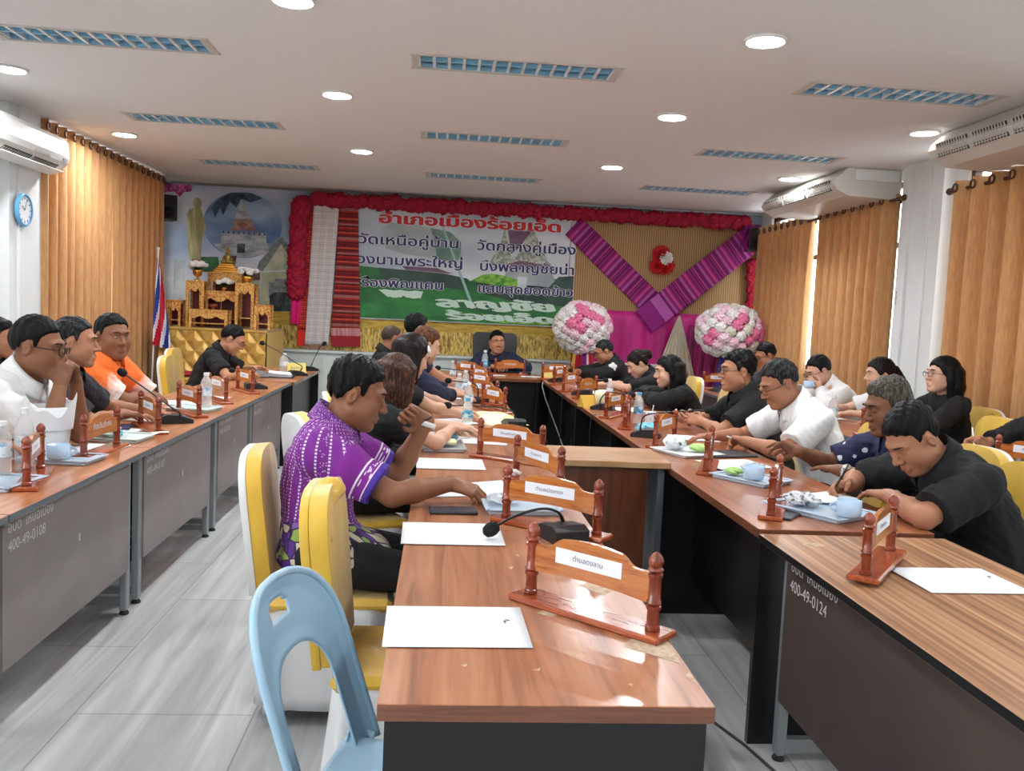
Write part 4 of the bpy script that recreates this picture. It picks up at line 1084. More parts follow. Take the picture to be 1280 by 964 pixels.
def steel_table(label, x0, x1, y0, y1, face, top, panel, edge, zt=.75, lines=None, legend=True, ends=(1, 1), keyhole=False):
    """desk on grey steel legs; face = -1/+1 side of x that shows the modesty panel"""
    t = thing('desk', label, 'desk', ((x0 + x1) / 2, (y0 + y1) / 2, 0))
    w, d = x1 - x0, y1 - y0
    mb = MB(); mb.box((0, 0, zt - .0125), (w, d - .004, .025), bev=.0015); o = mb.build('tabletop', [top, edge], t)
    for p in o.data.polygons:
        if abs(p.normal.z) < .5: p.material_index = 1
    mb = MB()
    for s in (-1, 1): mb.box((0, s * (d / 2 - .11), zt - .045), (w - .12, .03, .04))
    for s in (-1, 1): mb.box((s * (w / 2 - .09), 0, zt - .045), (.03, d - .2, .04))
    mb.build('under_rail', M_greymet, t)
    for sy in (-1, 1):
        for sx in (-1, 1):
            b = MB(); b.box((sx * (w / 2 - .09), sy * (d / 2 - .075), (zt - .03) / 2 + .01), (.032, .045, zt - .05), bev=.004); b.build('leg', M_greymet, t)
            b = MB(); b.smooth = True; b.lathe([(.02, 0), (.022, .006), (.014, .018)], 12, (sx * (w / 2 - .09), sy * (d / 2 - .075), 0)); b.build('foot_glide', M_dark, t)
        b = MB(); b.box((0, sy * (d / 2 - .075), .06), (w - .2, .03, .03)); b.build('foot_rail', M_greymet, t)
    px = face * (w / 2 - .075)
    b = MB(); b.box((px, 0, .46), (.018, d - .19, .50)); b.build('modesty_panel', panel, t)
    if lines:
        yl = (d / 2 - .13) if face < 0 else (-d / 2 + .13)
        for k, ln in enumerate(lines):
            tm = text_mesh(ln, .052); xs_ = [v[0] for v in tm.v]; x_0 = min(xs_)
            xd = (0, -1, 0) if face < 0 else (0, 1, 0)
            M = face_mat((px + face * .0100, yl, .655 - k * .062), xd, (0, 0, 1))
            q = MB(); q.T = M @ Matrix.Translation((-x_0, 0, 0)) @ Matrix.Diagonal((1.0, 1, 1, 1)); q.add(tm.v, tm.f); q.build('stencil_lettering', M_sten, t)
    if keyhole:
        for zz, a_, b_ in ((.60, .008, .10), (.44, .02, .02)): q = MB(); q.box((px + face * .0095, d * .02, zz), (.002, a_, b_)); q.build('scratch_mark', M_sten, t)
    else:
        if face > 0:
            q = MB(); q.box((px + face * .0095, d * .02, .50), (.002, .012, .03)); q.build('scratch_mark', M_sten, t)
    return t
steel_table('striped-top steel desk at the right front, stencilled 400-49-0124', 1.075, 1.72, 1.20, 2.79, -1, W_str, M_panelr, M_blkedge, .74, ['อบต. เหนือเมือง', '400-49-0124'])
bx_ = [o for o in bpy.data.objects if o.get('label', '').startswith('striped-top')][0]
q = MB(); q.add([(-.23, .66, .7405), (-.19, .70, .7405), (-.15, .66, .7405), (-.18, .64, .7405)], [(0, 3, 2, 1)]); q.build('paper_scrap', mat('bare_chipboard', rgb(206, 184, 160), .8), bx_)
steel_table('left row steel desk nearest the viewer, cut by the photo edge', -1.93, -1.29, 1.40, 2.735, 1, W_left, M_panel, M_greydk)
steel_table('left row steel desk under the first two nameplates, stencilled 400-49-0108', -1.93, -1.29, 2.74, 4.06, 1, W_left, M_panel, M_greydk, .75, ['อบต. เหนือเมือง', '400-49-0108'])
steel_table('left row steel desk in front of the man in dark shirt, stencilled 400-49-0107', -1.93, -1.29, 4.065, 5.42, 1, W_left, M_panel, M_greydk, .75, ['อบต. เหนือเมือง', '400-49-0107'])
steel_table('left row steel desk behind the chair of the purple-shirted man, stencilled 400-49-0106', -1.93, -1.29, 5.425, 6.42, 1, W_left, M_panel, M_greydk, .75, ['อบต. เหนือเมือง', '400-49-0106'])
steel_table('left row steel desk with two pale scratches on its front panel', -1.93, -1.29, 6.425, 7.74, 1, W_left, M_panel, M_greydk, .75, ['อบต. เหนือเมือง', '400-49-0105'], keyhole=True)
panel_table('dark-sided desk at the far end of the left row in front of the reading man', -1.95, -1.27, 7.79, 9.42, W_left, W_edge, -1.36, th=.03)
g = 'desks in the right outer row'
for k, (a, b_) in enumerate([(3.6, 4.95), (4.96, 6.14), (6.15, 7.60), (7.61, 9.2)]):
    steel_table(['right outer row desk nearest the viewer, in front of the writing arm in black', 'right outer row desk in front of the two women by the pillar', 'right outer row desk in front of the man in white drinking', 'right outer row desk farthest back, in front of the man in glasses'][k], 2.62, 3.16, a, b_, -1, W_right, M_panelr, M_greydk)

# podium closing the gap between the middle and the right row
t = thing('lectern_table', 'small cherry-panelled table with tan top closing the gap between the desk rows', 'side table', (.82, 4.19, 0))
mb = MB(); mb.box((0, 0, .757), (.54, .44, .03), bev=.003); mb.build('tabletop', W_pod, t)
mb = MB(); mb.box((-.035, -.185, .38), (.40, .02, .72)); mb.build('front_panel', W_podf, t)
for s in (-1, 1):
    mb = MB(); mb.box((s * .232 if s > 0 else -.245, 0, .37), (.03, .38, .74)); mb.build('side_panel', M_greydk if s > 0 else M_blk, t)

# cables on the floor and under the desks
M_cab = mat('dark_cable', rgb(52, 54, 58), .5); M_cabg = mat('grey_cable', rgb(136, 140, 140), .5)
mb = MB(); mb.smooth = True; mb.tube([(.74, 3.7, .006), (.80, 3.4, .006), (.93, 3.15, .006), (1.02, 2.98, .006), (1.08, 2.8, .006), (1.12, 2.62, .006), (1.22, 2.3, .006), (1.35, 2.0, .006), (1.42, 1.7, .006)], .005, 8)
tag(mb.build('power_cable', M_cab), 'dark cable running across the grey floor below the right front desk', 'cable')
mb = MB(); mb.smooth = True; mb.tube([(1.06, 9.0, .75), (1.055, 9.0, .70), (1.06, 8.7, .6), (1.09, 8.0, .4), (1.12, 7.2, .16), (1.14, 6.8, .02), (1.14, 6.4, .006)], .006, 8)
tag(mb.build('microphone_cable', M_cabg), 'long grey cable sagging from the far corner of the right desk row', 'cable')
for k, (y, dx) in enumerate(((7.55, .01), (6.75, .0), (6.05, .01))):
    mb = MB(); mb.smooth = True; mb.tube([(1.10, y, .755), (1.071 + dx * 0, y, .75), (1.066, y + .01, .70), (1.07, y + .05, .4), (1.068, y + .03, .12), (1.03, y - .05, .006)], .004, 6)
    tag(mb.build('microphone_cable', M_cab), ['thin cable hanging over the desk edge near the bunned woman', 'thin cable hanging over the desk edge near the yellow cup', 'thin cable hanging over the desk edge beside the milk carton'][k], 'cable')

# ------------------------------------------------------------------ chairs
M_yel = mat('yellow_satin_cover', rgb(226, 184, 62), .42, sheen=.4, noise=(rgb(212, 166, 46), (9, 9, 4), 3, .35, .7), bump=((14, 14, 5), .25, .02))
M_wcov = mat('white_cover_cloth', rgb(224, 224, 224), .75, bump=((10, 10, 3), .3, .02))
def rounded_back(w, h, rt, n=18):
    """outline in (y,z): straight sides, domed top"""
    pts = [(-w / 2 + .03, 0), (w / 2 - .03, 0)]
    for k in range(n + 1):
        a = PI * k / n; c, s = math.cos(a), math.sin(a)
        pts.append((w / 2 * (abs(c) ** .62) * (1 if c >= 0 else -1), h - rt + rt * s ** .8))
    return pts
def make_chair():
    t = thing('banquet_chair', 'x', 'chair', (0, 0, 0), 0, 'yellow and white covered banquet chairs')
    def slab(name, m, x0, th, w, h, z0):
        mb = MB(); R = Matrix.Rotation(math.radians(-6), 4, 'Y')
        mb.T = Matrix.Translation((-.20, 0, z0)) @ R @ Matrix(((0, 0, 1, x0), (1, 0, 0, 0), (0, 1, 0, 0), (0, 0, 0, 1)))
        mb.prism(rounded_back(w, h, .16), th)
        o = mb.build(name, m, t)
        b = o.modifiers.new('bevel', 'BEVEL'); b.width = .014; b.segments = 3; b.limit_method = 'ANGLE'
        for p in o.data.polygons: p.use_smooth = True
        return o
    slab('front_cover', M_yel, -.012, .05, .40, .48, .45)
    slab('back_cover', M_wcov, -.036, .024, .405, .485, .445)
    mb = MB(); mb.box((.03, 0, .414), (.43, .42, .05), bev=.02); mb.build('seat_cushion', M_yel, t)
    mb = MB(); mb.smooth = True
    def skirt(u, v):
        a = u * 2 * PI; e = .35
        c, s = math.cos(a), math.sin(a)
        r = .018 * math.sin(u * 50) * v + .02 * v
        return (.03 + (.212 + r) * abs(c) ** e * (1 if c >= 0 else -1), (.207 + r) * abs(s) ** e * (1 if s >= 0 else -1), .408 - .35 * v)
    mb.grid(skirt, 96, 8); o = mb.build('skirt', M_wcov, t); o.modifiers.new('thickness', 'SOLIDIFY').thickness = .002
    for sx in (-1, 1):
        for sy in (-1, 1):
            mb = MB(); mb.smooth = True; mb.tube([(.03 + sx * .17, sy * .16, .42), (.03 + sx * .18, sy * .17, .0)], .012, 8); mb.tube([(.03 + sx * .18, sy * .17, .03), (.03 + sx * .18, sy * .17, 0)], .016, 8); mb.build('leg', M_steel, t)
    return t
chair0 = make_chair(); _cu = [0]
def chair(x, y, face, label):
    """face: angle of the seat's front (0 = +x)"""
    if _cu[0] == 0:
        chair0.location = (x, y, 0); chair0.rotation_euler.z = face; chair0['label'] = label; _cu[0] = 1; return chair0
    return dup(chair0, (x, y, 0), face, label)
chair(-.385, 3.13, .05, 'yellow and white covered chair under the man in the purple shirt')
c2 = chair(-.075, 2.50, -.02, 'empty yellow covered chair with knotted top pushed under the near desk')
# twisted knot of cloth on top of that chair back, copied as its own part
mb = MB(); mb.smooth = True
mb.grid(lambda u, v: ((-.235 + .04 * math.cos(u * 2 * PI)) * 1 + 0 * v - .012 * math.sin(v * 9), (v - .5) * .30 + .012 * math.sin(u * 4 * PI + v * 5), .905 - .11 * (abs(v - .5) * 2) ** 2.2 + (.028 + .012 * math.sin(v * 26 + u * 6)) * math.sin(u * 2 * PI)), 20, 40)
mb.build('gathered_top', M_yel, c2)
for ch in c2.children:
    if ch.name.startswith('back_cover'): ch.data = ch.data.copy(); ch.data.materials[0] = M_yel
chair(-2.42, 7.55, .1, 'yellow covered chair left of the altar, nearer one beside the flagpole')
chair(-2.50, 9.25, .0, 'yellow covered chair behind the reading man, beside the red cushion')
chair(2.07, 6.80, PI, 'yellow covered chair behind the long-haired woman of the right row')

chair(2.17, 3.23, PI + .25, 'yellow covered chair at the right edge, behind the man writing in black')
chair(3.60, 5.87, PI, 'yellow covered chair under the woman in glasses, near the right curtain')
chair(3.28, 5.22, PI, 'yellow covered chair in front of the right curtain, behind the man writing')

# blue plastic chair in the foreground
M_blue = mat('pale_blue_plastic', rgb(158, 192, 214), .3, coat=.15)
t = thing('plastic_chair', 'pale blue moulded plastic chair beside the near desk', 'chair', (-.085, 1.79, 0), -.22)
def arch(w, z0, z1, n=16, p=.75):
    pts = []
    for k in range(n + 1):
        a = PI * k / n; c, s = math.cos(a), math.sin(a)
        pts.append((w / 2 * (abs(c) ** p) * (1 if c >= 0 else -1), z1 - (w * .42) + (w * .42) * s ** .8))
    return [(w / 2, z0)] + pts + [(-w / 2, z0)]
def bx(z): return -.125 - .15 * max(0, (z - .42)) / .44 - .05 * max(0, (.42 - z))     # lean of the back
def bend(y): return .10 * (y / .21) ** 2 * .28
def back_sheet():
    out = arch(.435, .42, .85); hole = arch(.27, .42, .70); slot = [(.05, .765), (.062, .80), (.045, .815), (-.045, .815), (-.062, .80), (-.05, .765)]
    U = out + []; H = hole[::-1]
    # strip between outer and inner arch
    N = 120
    def samp(poly, n):
        L = [0]
        for a, b in zip(poly, poly[1:]): L.append(L[-1] + math.hypot(b[0] - a[0], b[1] - a[1]))
        r = []
        for k in range(n + 1):
            d = L[-1] * k / n; i = max(q for q in range(len(L) - 1) if L[q] <= d + 1e-9); f = min(1, (d - L[i]) / max(1e-9, L[i + 1] - L[i]))
            r.append((poly[i][0] + (poly[i + 1][0] - poly[i][0]) * f, poly[i][1] + (poly[i + 1][1] - poly[i][1]) * f))
        return r
    A, B = samp(out, N), samp(hole, N)
    mb = MB(); mb.smooth = True; V = []; F = []
    ns = 16
    for k in range(N + 1):
        for j in range(ns + 1):
            f = j / ns; y = A[k][0] + (B[k][0] - A[k][0]) * f; z = A[k][1] + (B[k][1] - A[k][1]) * f
            lip = .018 * (1 - min(1, f * 4)) + .010 * max(0, f * 5 - 4)
            V.append((bx(z) + bend(y) + lip * .8, y, z))
    for k in range(N):
        zc = (A[k][1] + B[k][1]) / 2; yc = (A[k][0] + B[k][0]) / 2
        for j in range(ns):
            q = (k * (ns + 1) + j, k * (ns + 1) + j + 1, (k + 1) * (ns + 1) + j + 1, (k + 1) * (ns + 1) + j)
            cy = sum(V[i][1] for i in q) / 4; cz = sum(V[i][2] for i in q) / 4
            if abs(cy) < .05 - (.02 if cz > .79 else 0) and .762 < cz < .802: continue
            F.append(q)
    mb.add(V, F)
    return mb, A
mb, A = back_sheet(); o = mb.build('backrest', M_blue, t); o.modifiers.new('thickness', 'SOLIDIFY').thickness = .006
mb = MB(); mb.smooth = True; mb.tube([(bx(z) + bend(y) + .016, y, z) for y, z in A], .009, 8); mb.build('rolled_rim', M_blue, t)
mb = MB(); mb.smooth = True
def seat(u, v):
    x = -.14 + .31 * u; y = (v - .5) * (.40 + .02 * u)
    dip = .018 * (1 - (2 * v - 1) ** 2) * math.sin(PI * min(1, u * 1.1))
    edge = .03 * max(0, (abs(2 * v - 1) - .9) * 10) + .04 * max(0, (u - .92) * 12)
    bk = .05 * max(0, .12 - u) * 8 * (0 if abs(2 * v - 1) < .6 else 0)
    return (x, y, .435 - dip - edge + bk)
mb.grid(seat, 30, 30); o = mb.build('seat', M_blue, t); o.modifiers.new('thickness', 'SOLIDIFY').thickness = .005
mb = MB(); mb.smooth = True
for y in (-.06, 0, .06): mb.lathe([(.012, .424), (.012, .4245)], 12, (.0, y, 0))
mb.build('drain_hole', M_dark, t)
for sx in (-1, 1):
    for sy in (-1, 1):
        mb = MB(); mb.smooth = True
        x0, y0 = (.14 if sx > 0 else -.125), sy * .19
        x1, y1 = (.17 if sx > 0 else -.22), sy * .235
        def leg(u, v, x0=x0, y0=y0, x1=x1, y1=y1, sx=sx, sy=sy):
            a = (u - .5) * 2.0; w = .055 - .015 * v
            return (x0 + (x1 - x0) * v + (-sx) * .0 + sx * .012 * math.cos(a * 1.4) + w * (-sx) * max(0, -a) * .9, y0 + (y1 - y0) * v + sy * .012 * math.cos(a * 1.4) - sy * w * max(0, a) * .9, .44 * (1 - v))
        mb.grid(leg, 12, 8); o = mb.build('leg', M_blue, t); o.modifiers.new('thickness', 'SOLIDIFY').thickness = .005

# executive chair
t = thing('executive_chair', 'black leather high-backed chair behind the head desk', 'chair', (.66, 10.62, 0), -PI / 2)
M_lea = mat('black_leather', rgb(30, 32, 36), .38, bump=((120, 120, 120), .2, .002)); 
def pad(name, x0, th, w, z0, h, m):
    mb = MB(); mb.T = Matrix.Translation((x0, 0, z0)) @ Matrix.Rotation(math.radians(-8), 4, 'Y') @ Matrix(((0, 0, 1, 0), (1, 0, 0, 0), (0, 1, 0, 0), (0, 0, 0, 1)))
    c = .06; pts = [(-w / 2 + c * .3, 0), (w / 2 - c * .3, 0)]
    for cx_, cz, a0 in ((w / 2 - c, h - c, 0), (-w / 2 + c, h - c, PI / 2)):
        for k in range(7): a = a0 + PI / 2 * k / 6; pts.append((cx_ + c * math.cos(a), cz + c * math.sin(a)))
    mb.prism(pts, th); o = mb.build(name, m, t); b = o.modifiers.new('bevel', 'BEVEL'); b.width = .03; b.segments = 4; b.limit_method = 'ANGLE'
    for p in o.data.polygons: p.use_smooth = True
pad('backrest', -.26, .10, .55, .50, .69, M_lea)
mb = MB(); mb.box((0, 0, .395), (.50, .52, .11), bev=.04); mb.build('seat', M_lea, t)
for s in (-1, 1):
    mb = MB(); mb.smooth = True; mb.tube([(-.2, s * .33, .46), (-.18, s * .34, .60), (.1, s * .34, .61), (.14, s * .33, .44)], .022, 10); mb.build('armrest', M_black, t)
mb = MB(); mb.smooth = True; mb.lathe([(.04, .08), (.035, .345)], 14)
for k in range(5): a = k * 2 * PI / 5; mb.tube([(0, 0, .10), (.30 * math.cos(a), .30 * math.sin(a), .05)], .02, 8); mb.ball((.30 * math.cos(a), .30 * math.sin(a), .03), .03, 10, 6)
mb.build('swivel_base', M_black, t)
# ------------------------------------------------------------------ wooden nameplates
PH_ = .186
def make_plate(L, white=None, label=True):
    """turned posts at +-L/2, plank between, on a base board; label faces local -y"""
    t = thing('nameplate_stand', 'x', 'nameplate', (0, 0, 0), 0, 'turned-post wooden nameplates')
    mb = MB(); mb.box((0, 0, .008), (L + .075, .085, .016), bev=.004); mb.build('base', W_np, t)
    post = [(.012, .016), (.0165, .018), (.0165, .026), (.014, .028), (.0135, .06), (.0165, .064), (.0165, .070), (.012, .073), (.0165, .076), (.0165, .080), (.0135, .084), (.0135, .130), (.0165, .134), (.0165, .140), (.011, .143), (.0165, .147), (.0165, .151), (.012, .155), (.0165, .164), (.0150, .174), (.008, .184), (.001, .188)]
    for s in (-1, 1):
        mb = MB(); mb.smooth = True; mb.lathe(post, 18, (s * L / 2, 0, 0)); o = mb.build('post', W_post, t)
        e = o.modifiers.new('edge', 'EDGE_SPLIT'); e.split_angle = math.radians(50)
    w = L / 2 - .012; n = 14
    top = [(-w, .140), (-w + .035, .141)] + [(-w + .035 + .045 * k / 6, .141 + .024 * (.5 - .5 * math.cos(PI * k / 6))) for k in range(1, 7)]
    top += [(x, z + .004) for x, z in ((-w * .2, .166), (0, .167), (w * .2, .166))] + [(-x, z) for x, z in top[::-1]]
    pts = [(-w, .074), (-w * .5, .080), (0, .082), (w * .5, .080), (w, .074)] + top[::-1]
    mb = MB(); mb.prism(pts, .012, Matrix(((1, 0, 0, 0), (0, 0, -1, .006), (0, 1, 0, 0), (0, 0, 0, 1)))); mb.build('plank', W_plank, t)
    if label:
        mb = MB(); mb.box((-.004, -.0068, .127), (L * .54, .0012, .036)); lb = mb.build('paper_label', mat('label_paper', rgb(228, 232, 240), .7), t)
        if white: lettering('lettering', white, .017, mat('label_ink', rgb(60, 66, 84), .7), lb, face_mat((-.004, -.0080, .122), (1, 0, 0), (0, 0, 1)))
    elif white:
        lettering('lettering', white, .034, mat('white_sign_paint', rgb(232, 228, 222), .6), t, face_mat((0, -.0072, .112), (1, 0, 0), (0, 0, 1)))
    return t
_pl = {}
def plate(p, q, label, key='a', z=.75):
    """p,q: foot of the left and right post as read from the label side"""
    d = Vector((q[0] - p[0], q[1] - p[1])); L = .335
    c = ((p[0] + q[0]) / 2, (p[1] + q[1]) / 2, z); a = math.atan2(d.y, d.x)
    if key not in _pl:
        txt = {'a': 'ตำบลดงลาน', 'b': 'ตำบลเมืองทอง', 'c': 'นายอำเภอ', 'd': 'ท้องถิ่นอำเภอ', 'e': 'ปลัดอำเภอ'}[key]
        t = make_plate(L, txt, key not in 'cde'); _pl[key] = t; t.location = c; t.rotation_euler.z = a; t['label'] = label
        return t
    return dup(_pl[key], c, a, label)
plate((.222, 2.052), (.489, 1.789), 'wooden nameplate stand nearest the viewer on the middle desks')
plate((.225, 2.832), (.506, 2.615), 'wooden nameplate stand behind the nearest one, with a tissue on its top left', 'b')
plate((.318, 3.60), (.482, 3.25), 'wooden nameplate stand third from the viewer on the middle desks, edge turned away')
plate((.213, 4.10), (.460, 3.92), 'wooden nameplate stand fourth from the viewer on the middle desks, pale orange plank', 'b')
plate((.30, 6.25), (.455, 5.90), 'wooden nameplate stand behind the yellow cloth on the middle desks')
plate((.245, 6.72), (.42, 6.45), 'wooden nameplate stand in the distant cluster of the middle row, front one', 'b')
plate((.26, 7.66), (.43, 7.36), 'wooden nameplate stand in the distant cluster of the middle row, second one')
plate((.30, 8.42), (.45, 8.12), 'wooden nameplate stand in the distant cluster of the middle row, third one', 'b')
plate((.17, 9.17), (.40, 9.00), 'wooden nameplate stand farthest back on the middle row, left of the chairman\'s bottle')
plate((.605, 9.80), (.948, 9.86), 'wooden nameplate with white lettering in front of the chairman', 'c')
plate((1.170, 2.251), (1.392, 2.531), 'wooden nameplate stand on the striped right front desk')
plate((1.181, 2.965), (1.325, 3.273), 'wooden nameplate stand beside the tray of the man writing, seen edge-on')
plate((1.203, 3.807), (1.327, 4.143), 'wooden nameplate stand seen edge-on between two trays on the right desks')
plate((1.164, 4.588), (1.338, 4.861), 'wooden nameplate stand beside the white snack plate, right of the tan-topped table', 'b')
plate((1.152, 5.323), (1.243, 5.65), 'wooden nameplate stand seen end-on beside the water bottle and milk carton')
plate((1.129, 5.88), (1.326, 6.20), 'wooden nameplate stand with orange plank beside the yellow cup', 'b')
plate((1.149, 7.221), (1.352, 7.50), 'wooden nameplate with white lettering on the right desks, before the bunned woman', 'e')
plate((1.117, 7.86), (1.283, 8.14), 'wooden nameplate stand behind the white-lettered one on the right desks')
plate((1.13, 8.62), (1.26, 8.90), 'wooden nameplate stand seen end-on near the far right corner', 'b')
plate((1.107, 9.33), (1.40, 9.40), 'wooden nameplate stand at the far corner of the right desks')
plate((-1.395, 3.075), (-1.500, 3.434), 'wooden nameplate stand nearest the viewer on the left desks, seen edge-on')
plate((-1.453, 3.697), (-1.440, 4.055), 'wooden nameplate with white lettering on the left desks', 'd')
plate((-1.623, 4.84), (-1.345, 4.40), 'wooden nameplate stand on the left desks in front of the man in charcoal')
plate((-1.615, 5.50), (-1.345, 5.12), 'wooden nameplate stand on the left desks beside the bottle on a tray', 'b')
plate((-1.640, 6.27), (-1.360, 5.84), 'wooden nameplate stand fifth along the left desks')
plate((-1.600, 6.98), (-1.345, 6.56), 'wooden nameplate stand farthest along the left desks', 'b')
plate((2.73, 8.86), (3.03, 8.90), 'wooden nameplate stand on the outer right desks in front of the magenta drape')
plate((2.90, 6.82), (2.86, 7.12), 'wooden nameplate stand on the outer right desks in front of the man drinking', 'b')
plate((2.74, 5.44), (2.78, 5.12), 'wooden nameplate stand on the outer right desks beside the navy shirt')
plate((2.84, 4.20), (3.02, 3.93), 'wooden nameplate stand at the right photo edge wrapped in clear plastic', 'b')

# ------------------------------------------------------------------ gooseneck conference microphones
M_mic = mat('microphone_black', rgb(30, 31, 33), .45); M_foam = mat('black_foam', rgb(26, 25, 26), .95, bump=((500, 500, 500), .6, .003)); M_key = mat('grey_key', rgb(120, 122, 124), .5)
def mic(base, rz, pts, label):
    """pts: neck points in world coordinates, last one = head"""
    b = Vector(base); t = thing('conference_microphone', label, 'microphone', base, 0, 'gooseneck desk microphones')
    R = Matrix.Rotation(rz, 4, 'Z')
    mb = MB(); mb.T = R
    prof = [(-.085, 0), (.085, 0), (.085, .022), (.02, .045), (-.055, .052), (-.085, .040)]
    mb.prism([(y, z) for y, z in prof], .115, Matrix(((0, 0, 1, -.0575), (1, 0, 0, 0), (0, 1, 0, 0), (0, 0, 0, 1))))
    o = mb.build('base', M_mic, t); bv = o.modifiers.new('bevel', 'BEVEL'); bv.width = .004; bv.segments = 2
    mb = MB(); mb.T = R
    for k in (-1, 1): mb.box((k * .025, .045, .0375), (.026, .018, .006), R=Matrix.Rotation(-.33, 3, 'X'))
    mb.build('key', M_key, t)
    P = [Vector(p) - b for p in pts]
    # smooth the neck
    Q = []
    for i in range(len(P) - 1):
        p0, p1, p2, p3 = P[max(0, i - 1)], P[i], P[i + 1], P[min(len(P) - 1, i + 2)]
        for k in range(6):
            u = k / 6; Q.append(.5 * ((2 * p1) + (p2 - p0) * u + (2 * p0 - 5 * p1 + 4 * p2 - p3) * u * u + (3 * p1 - p0 - 3 * p2 + p3) * u ** 3))
    Q.append(P[-1])
    mb = MB(); mb.smooth = True; mb.tube(Q, [.006] * 4 + [.0042] * (len(Q) - 4), 8); mb.build('gooseneck', M_mic, t)
    d = (P[-1] - P[-2]).normalized(); q = d.to_track_quat('Z', 'Y').to_matrix()
    mb = MB(); mb.smooth = True; mb.lathe([(.006, -.022), (.016, -.018), (.0215, -.004), (.0215, .010), (.016, .024), (.004, .030)], 18, tuple(P[-1]), q); mb.build('foam_windscreen', M_foam, t)
    return t
mic((.385, 2.63, .75), .35, [(.40, 2.66, .79), (.375, 2.63, .83), (.318, 2.60, .845), (.235, 2.58, .823), (.172, 2.57, .787)], 'gooseneck microphone on the middle desks behind the nearest nameplate')
mic((.455, 5.28, .75), .2, [(.465, 5.30, .79), (.452, 5.30, .835), (.37, 5.30, .860), (.20, 5.30, .862), (.055, 5.30, .862)], 'gooseneck microphone beside the yellow cloth, foam head over the desk')
mic((.30, 6.62, .75), .2, [(.29, 6.62, .79), (.285, 6.61, .86), (.25, 6.60, .895), (.16, 6.60, .905), (.065, 6.60, .91)], 'gooseneck microphone before the person with rusty hair')
mic((.30, 7.62, .75), .2, [(.29, 7.60, .79), (.28, 7.60, .88), (.22, 7.60, .918), (.10, 7.60, .932), (-.02, 7.60, .938)], 'gooseneck microphone before the thick-haired man')
mic((-1.44, 4.92, .75), -1.1, [(-1.40, 4.86, .79), (-1.385, 4.79, .825), (-1.42, 4.76, .855), (-1.55, 4.75, .95), (-1.665, 4.75, 1.028)], 'gooseneck microphone on the left desks in front of the man in orange')
mic((-1.45, 7.05, .75), -1.2, [(-1.45, 7.05, .79), (-1.46, 7.06, .83), (-1.50, 7.10, .86), (-1.58, 7.14, .875), (-1.66, 7.16, .88)], 'gooseneck microphone lying low behind the farthest left nameplate')
mic((-1.36, 8.52, .75), -1.2, [(-1.345, 8.56, .79), (-1.335, 8.60, .835), (-1.40, 8.60, .87), (-1.55, 8.60, .966), (-1.715, 8.60, 1.044)], 'gooseneck microphone in front of the reading man, head before the altar skirt')
mic((-1.36, 9.22, .75), -1.0, [(-1.34, 9.2, .79), (-1.315, 9.2, .86), (-1.28, 9.2, .94), (-1.25, 9.2, 1.0), (-1.21, 9.2, 1.036)], 'gooseneck microphone at the far end of the left desks leaning right')
mic((1.215, 5.02, .75), 1.2, [(1.17, 4.98, .79), (1.166, 4.955, .83), (1.19, 4.95, .885), (1.34, 4.95, .91), (1.554, 4.95, .927)], 'gooseneck microphone pointing at the clasped hands of the man in black polo')
mic((1.22, 6.46, .75), 1.2, [(1.12, 5.98, .80), (1.10, 5.92, .87), (1.14, 5.90, .925), (1.22, 5.90, .925), (1.31, 5.90, .917)], 'gooseneck microphone behind the orange-plank nameplate on the right desks')
mic((1.25, 7.62, .75), 1.2, [(1.23, 7.6, .79), (1.22, 7.6, .84), (1.26, 7.6, .88), (1.36, 7.6, .89), (1.45, 7.6, .89)], 'gooseneck microphone beside the white-lettered nameplate of the right desks')
mic((1.21, 9.02, .75), 1.0, [(1.18, 9.0, .79), (1.16, 9.0, .84), (1.18, 9.0, .88), (1.26, 9.0, .89), (1.34, 9.0, .88)], 'gooseneck microphone at the far right corner before the last nameplate')

# ------------------------------------------------------------------ papers, trays, cups, bottles
M_pen = mat('white_pen', rgb(230, 230, 232), .3)
M_paper = mat('white_paper', rgb(236, 238, 240), .8); M_ink = mat('grey_print', rgb(120, 124, 132), .8)
_npap = [0]
def paper(c, w, d, rz, label, z=.7515, lines=0, logo=False, tilt=None):
    _npap[0] += 1
    t = thing('paper_sheet', label, 'paper', (c[0], c[1], z + .0006 * (_npap[0] % 3)), rz, 'white paper sheets')
    mb = MB(); mb.smooth = True
    mb.grid(lambda u, v: ((u - .5) * w, (v - .5) * d, .0012 + .003 * abs(math.sin(u * 2.2 + 1)) * v * (1 - v) * 4 * .4 + (.006 * u * u * (1 - v) if tilt else 0)), 10, 10)
    o = mb.build('sheet', M_paper, t); o.modifiers.new('thickness', 'SOLIDIFY').thickness = .0006
    if lines:
        mb = MB(); rnd = random.Random(_npap[0])
        for k in range(lines):
            y = d * .36 - k * d * .72 / max(1, lines - 1); ln = w * rnd.uniform(.45, .8)
            mb.box((-w * .4 + ln / 2, y, .0062), (ln, d * .012, .0004))
        mb.build('printed_lines', M_ink, t)
    if logo:
        mb = MB(); mb.box((.0, 0, .0), (.014, .003, .0004), .5); mb.box((.004, .006, .0), (.014, .003, .0004), -.6); mb.box((-.003, -.005, 0), (.003, .016, .0004))
        mb.build('printed_emblem', mat('navy_print', rgb(70, 74, 100), .8), t, loc=(w * .36, .02, .0056))
    return t
paper((.055, 1.845), .305, .245, .02, 'white sheet with a tiny emblem nearest the viewer on the middle desk', logo=True)
paper((.055, 2.635), .305, .262, .02, 'white sheet on the middle desk in front of the dark phone')
paper((.06, 3.30), .33, .24, .25, 'white sheet under the purple-shirted man\'s reaching hand', lines=0)
paper((.23, 3.33), .24, .30, .5, 'tilted white sheet behind the purple-shirted man\'s fingers')
paper((.06, 3.87), .30, .27, .02, 'white sheet before the silver tray on the middle desk')
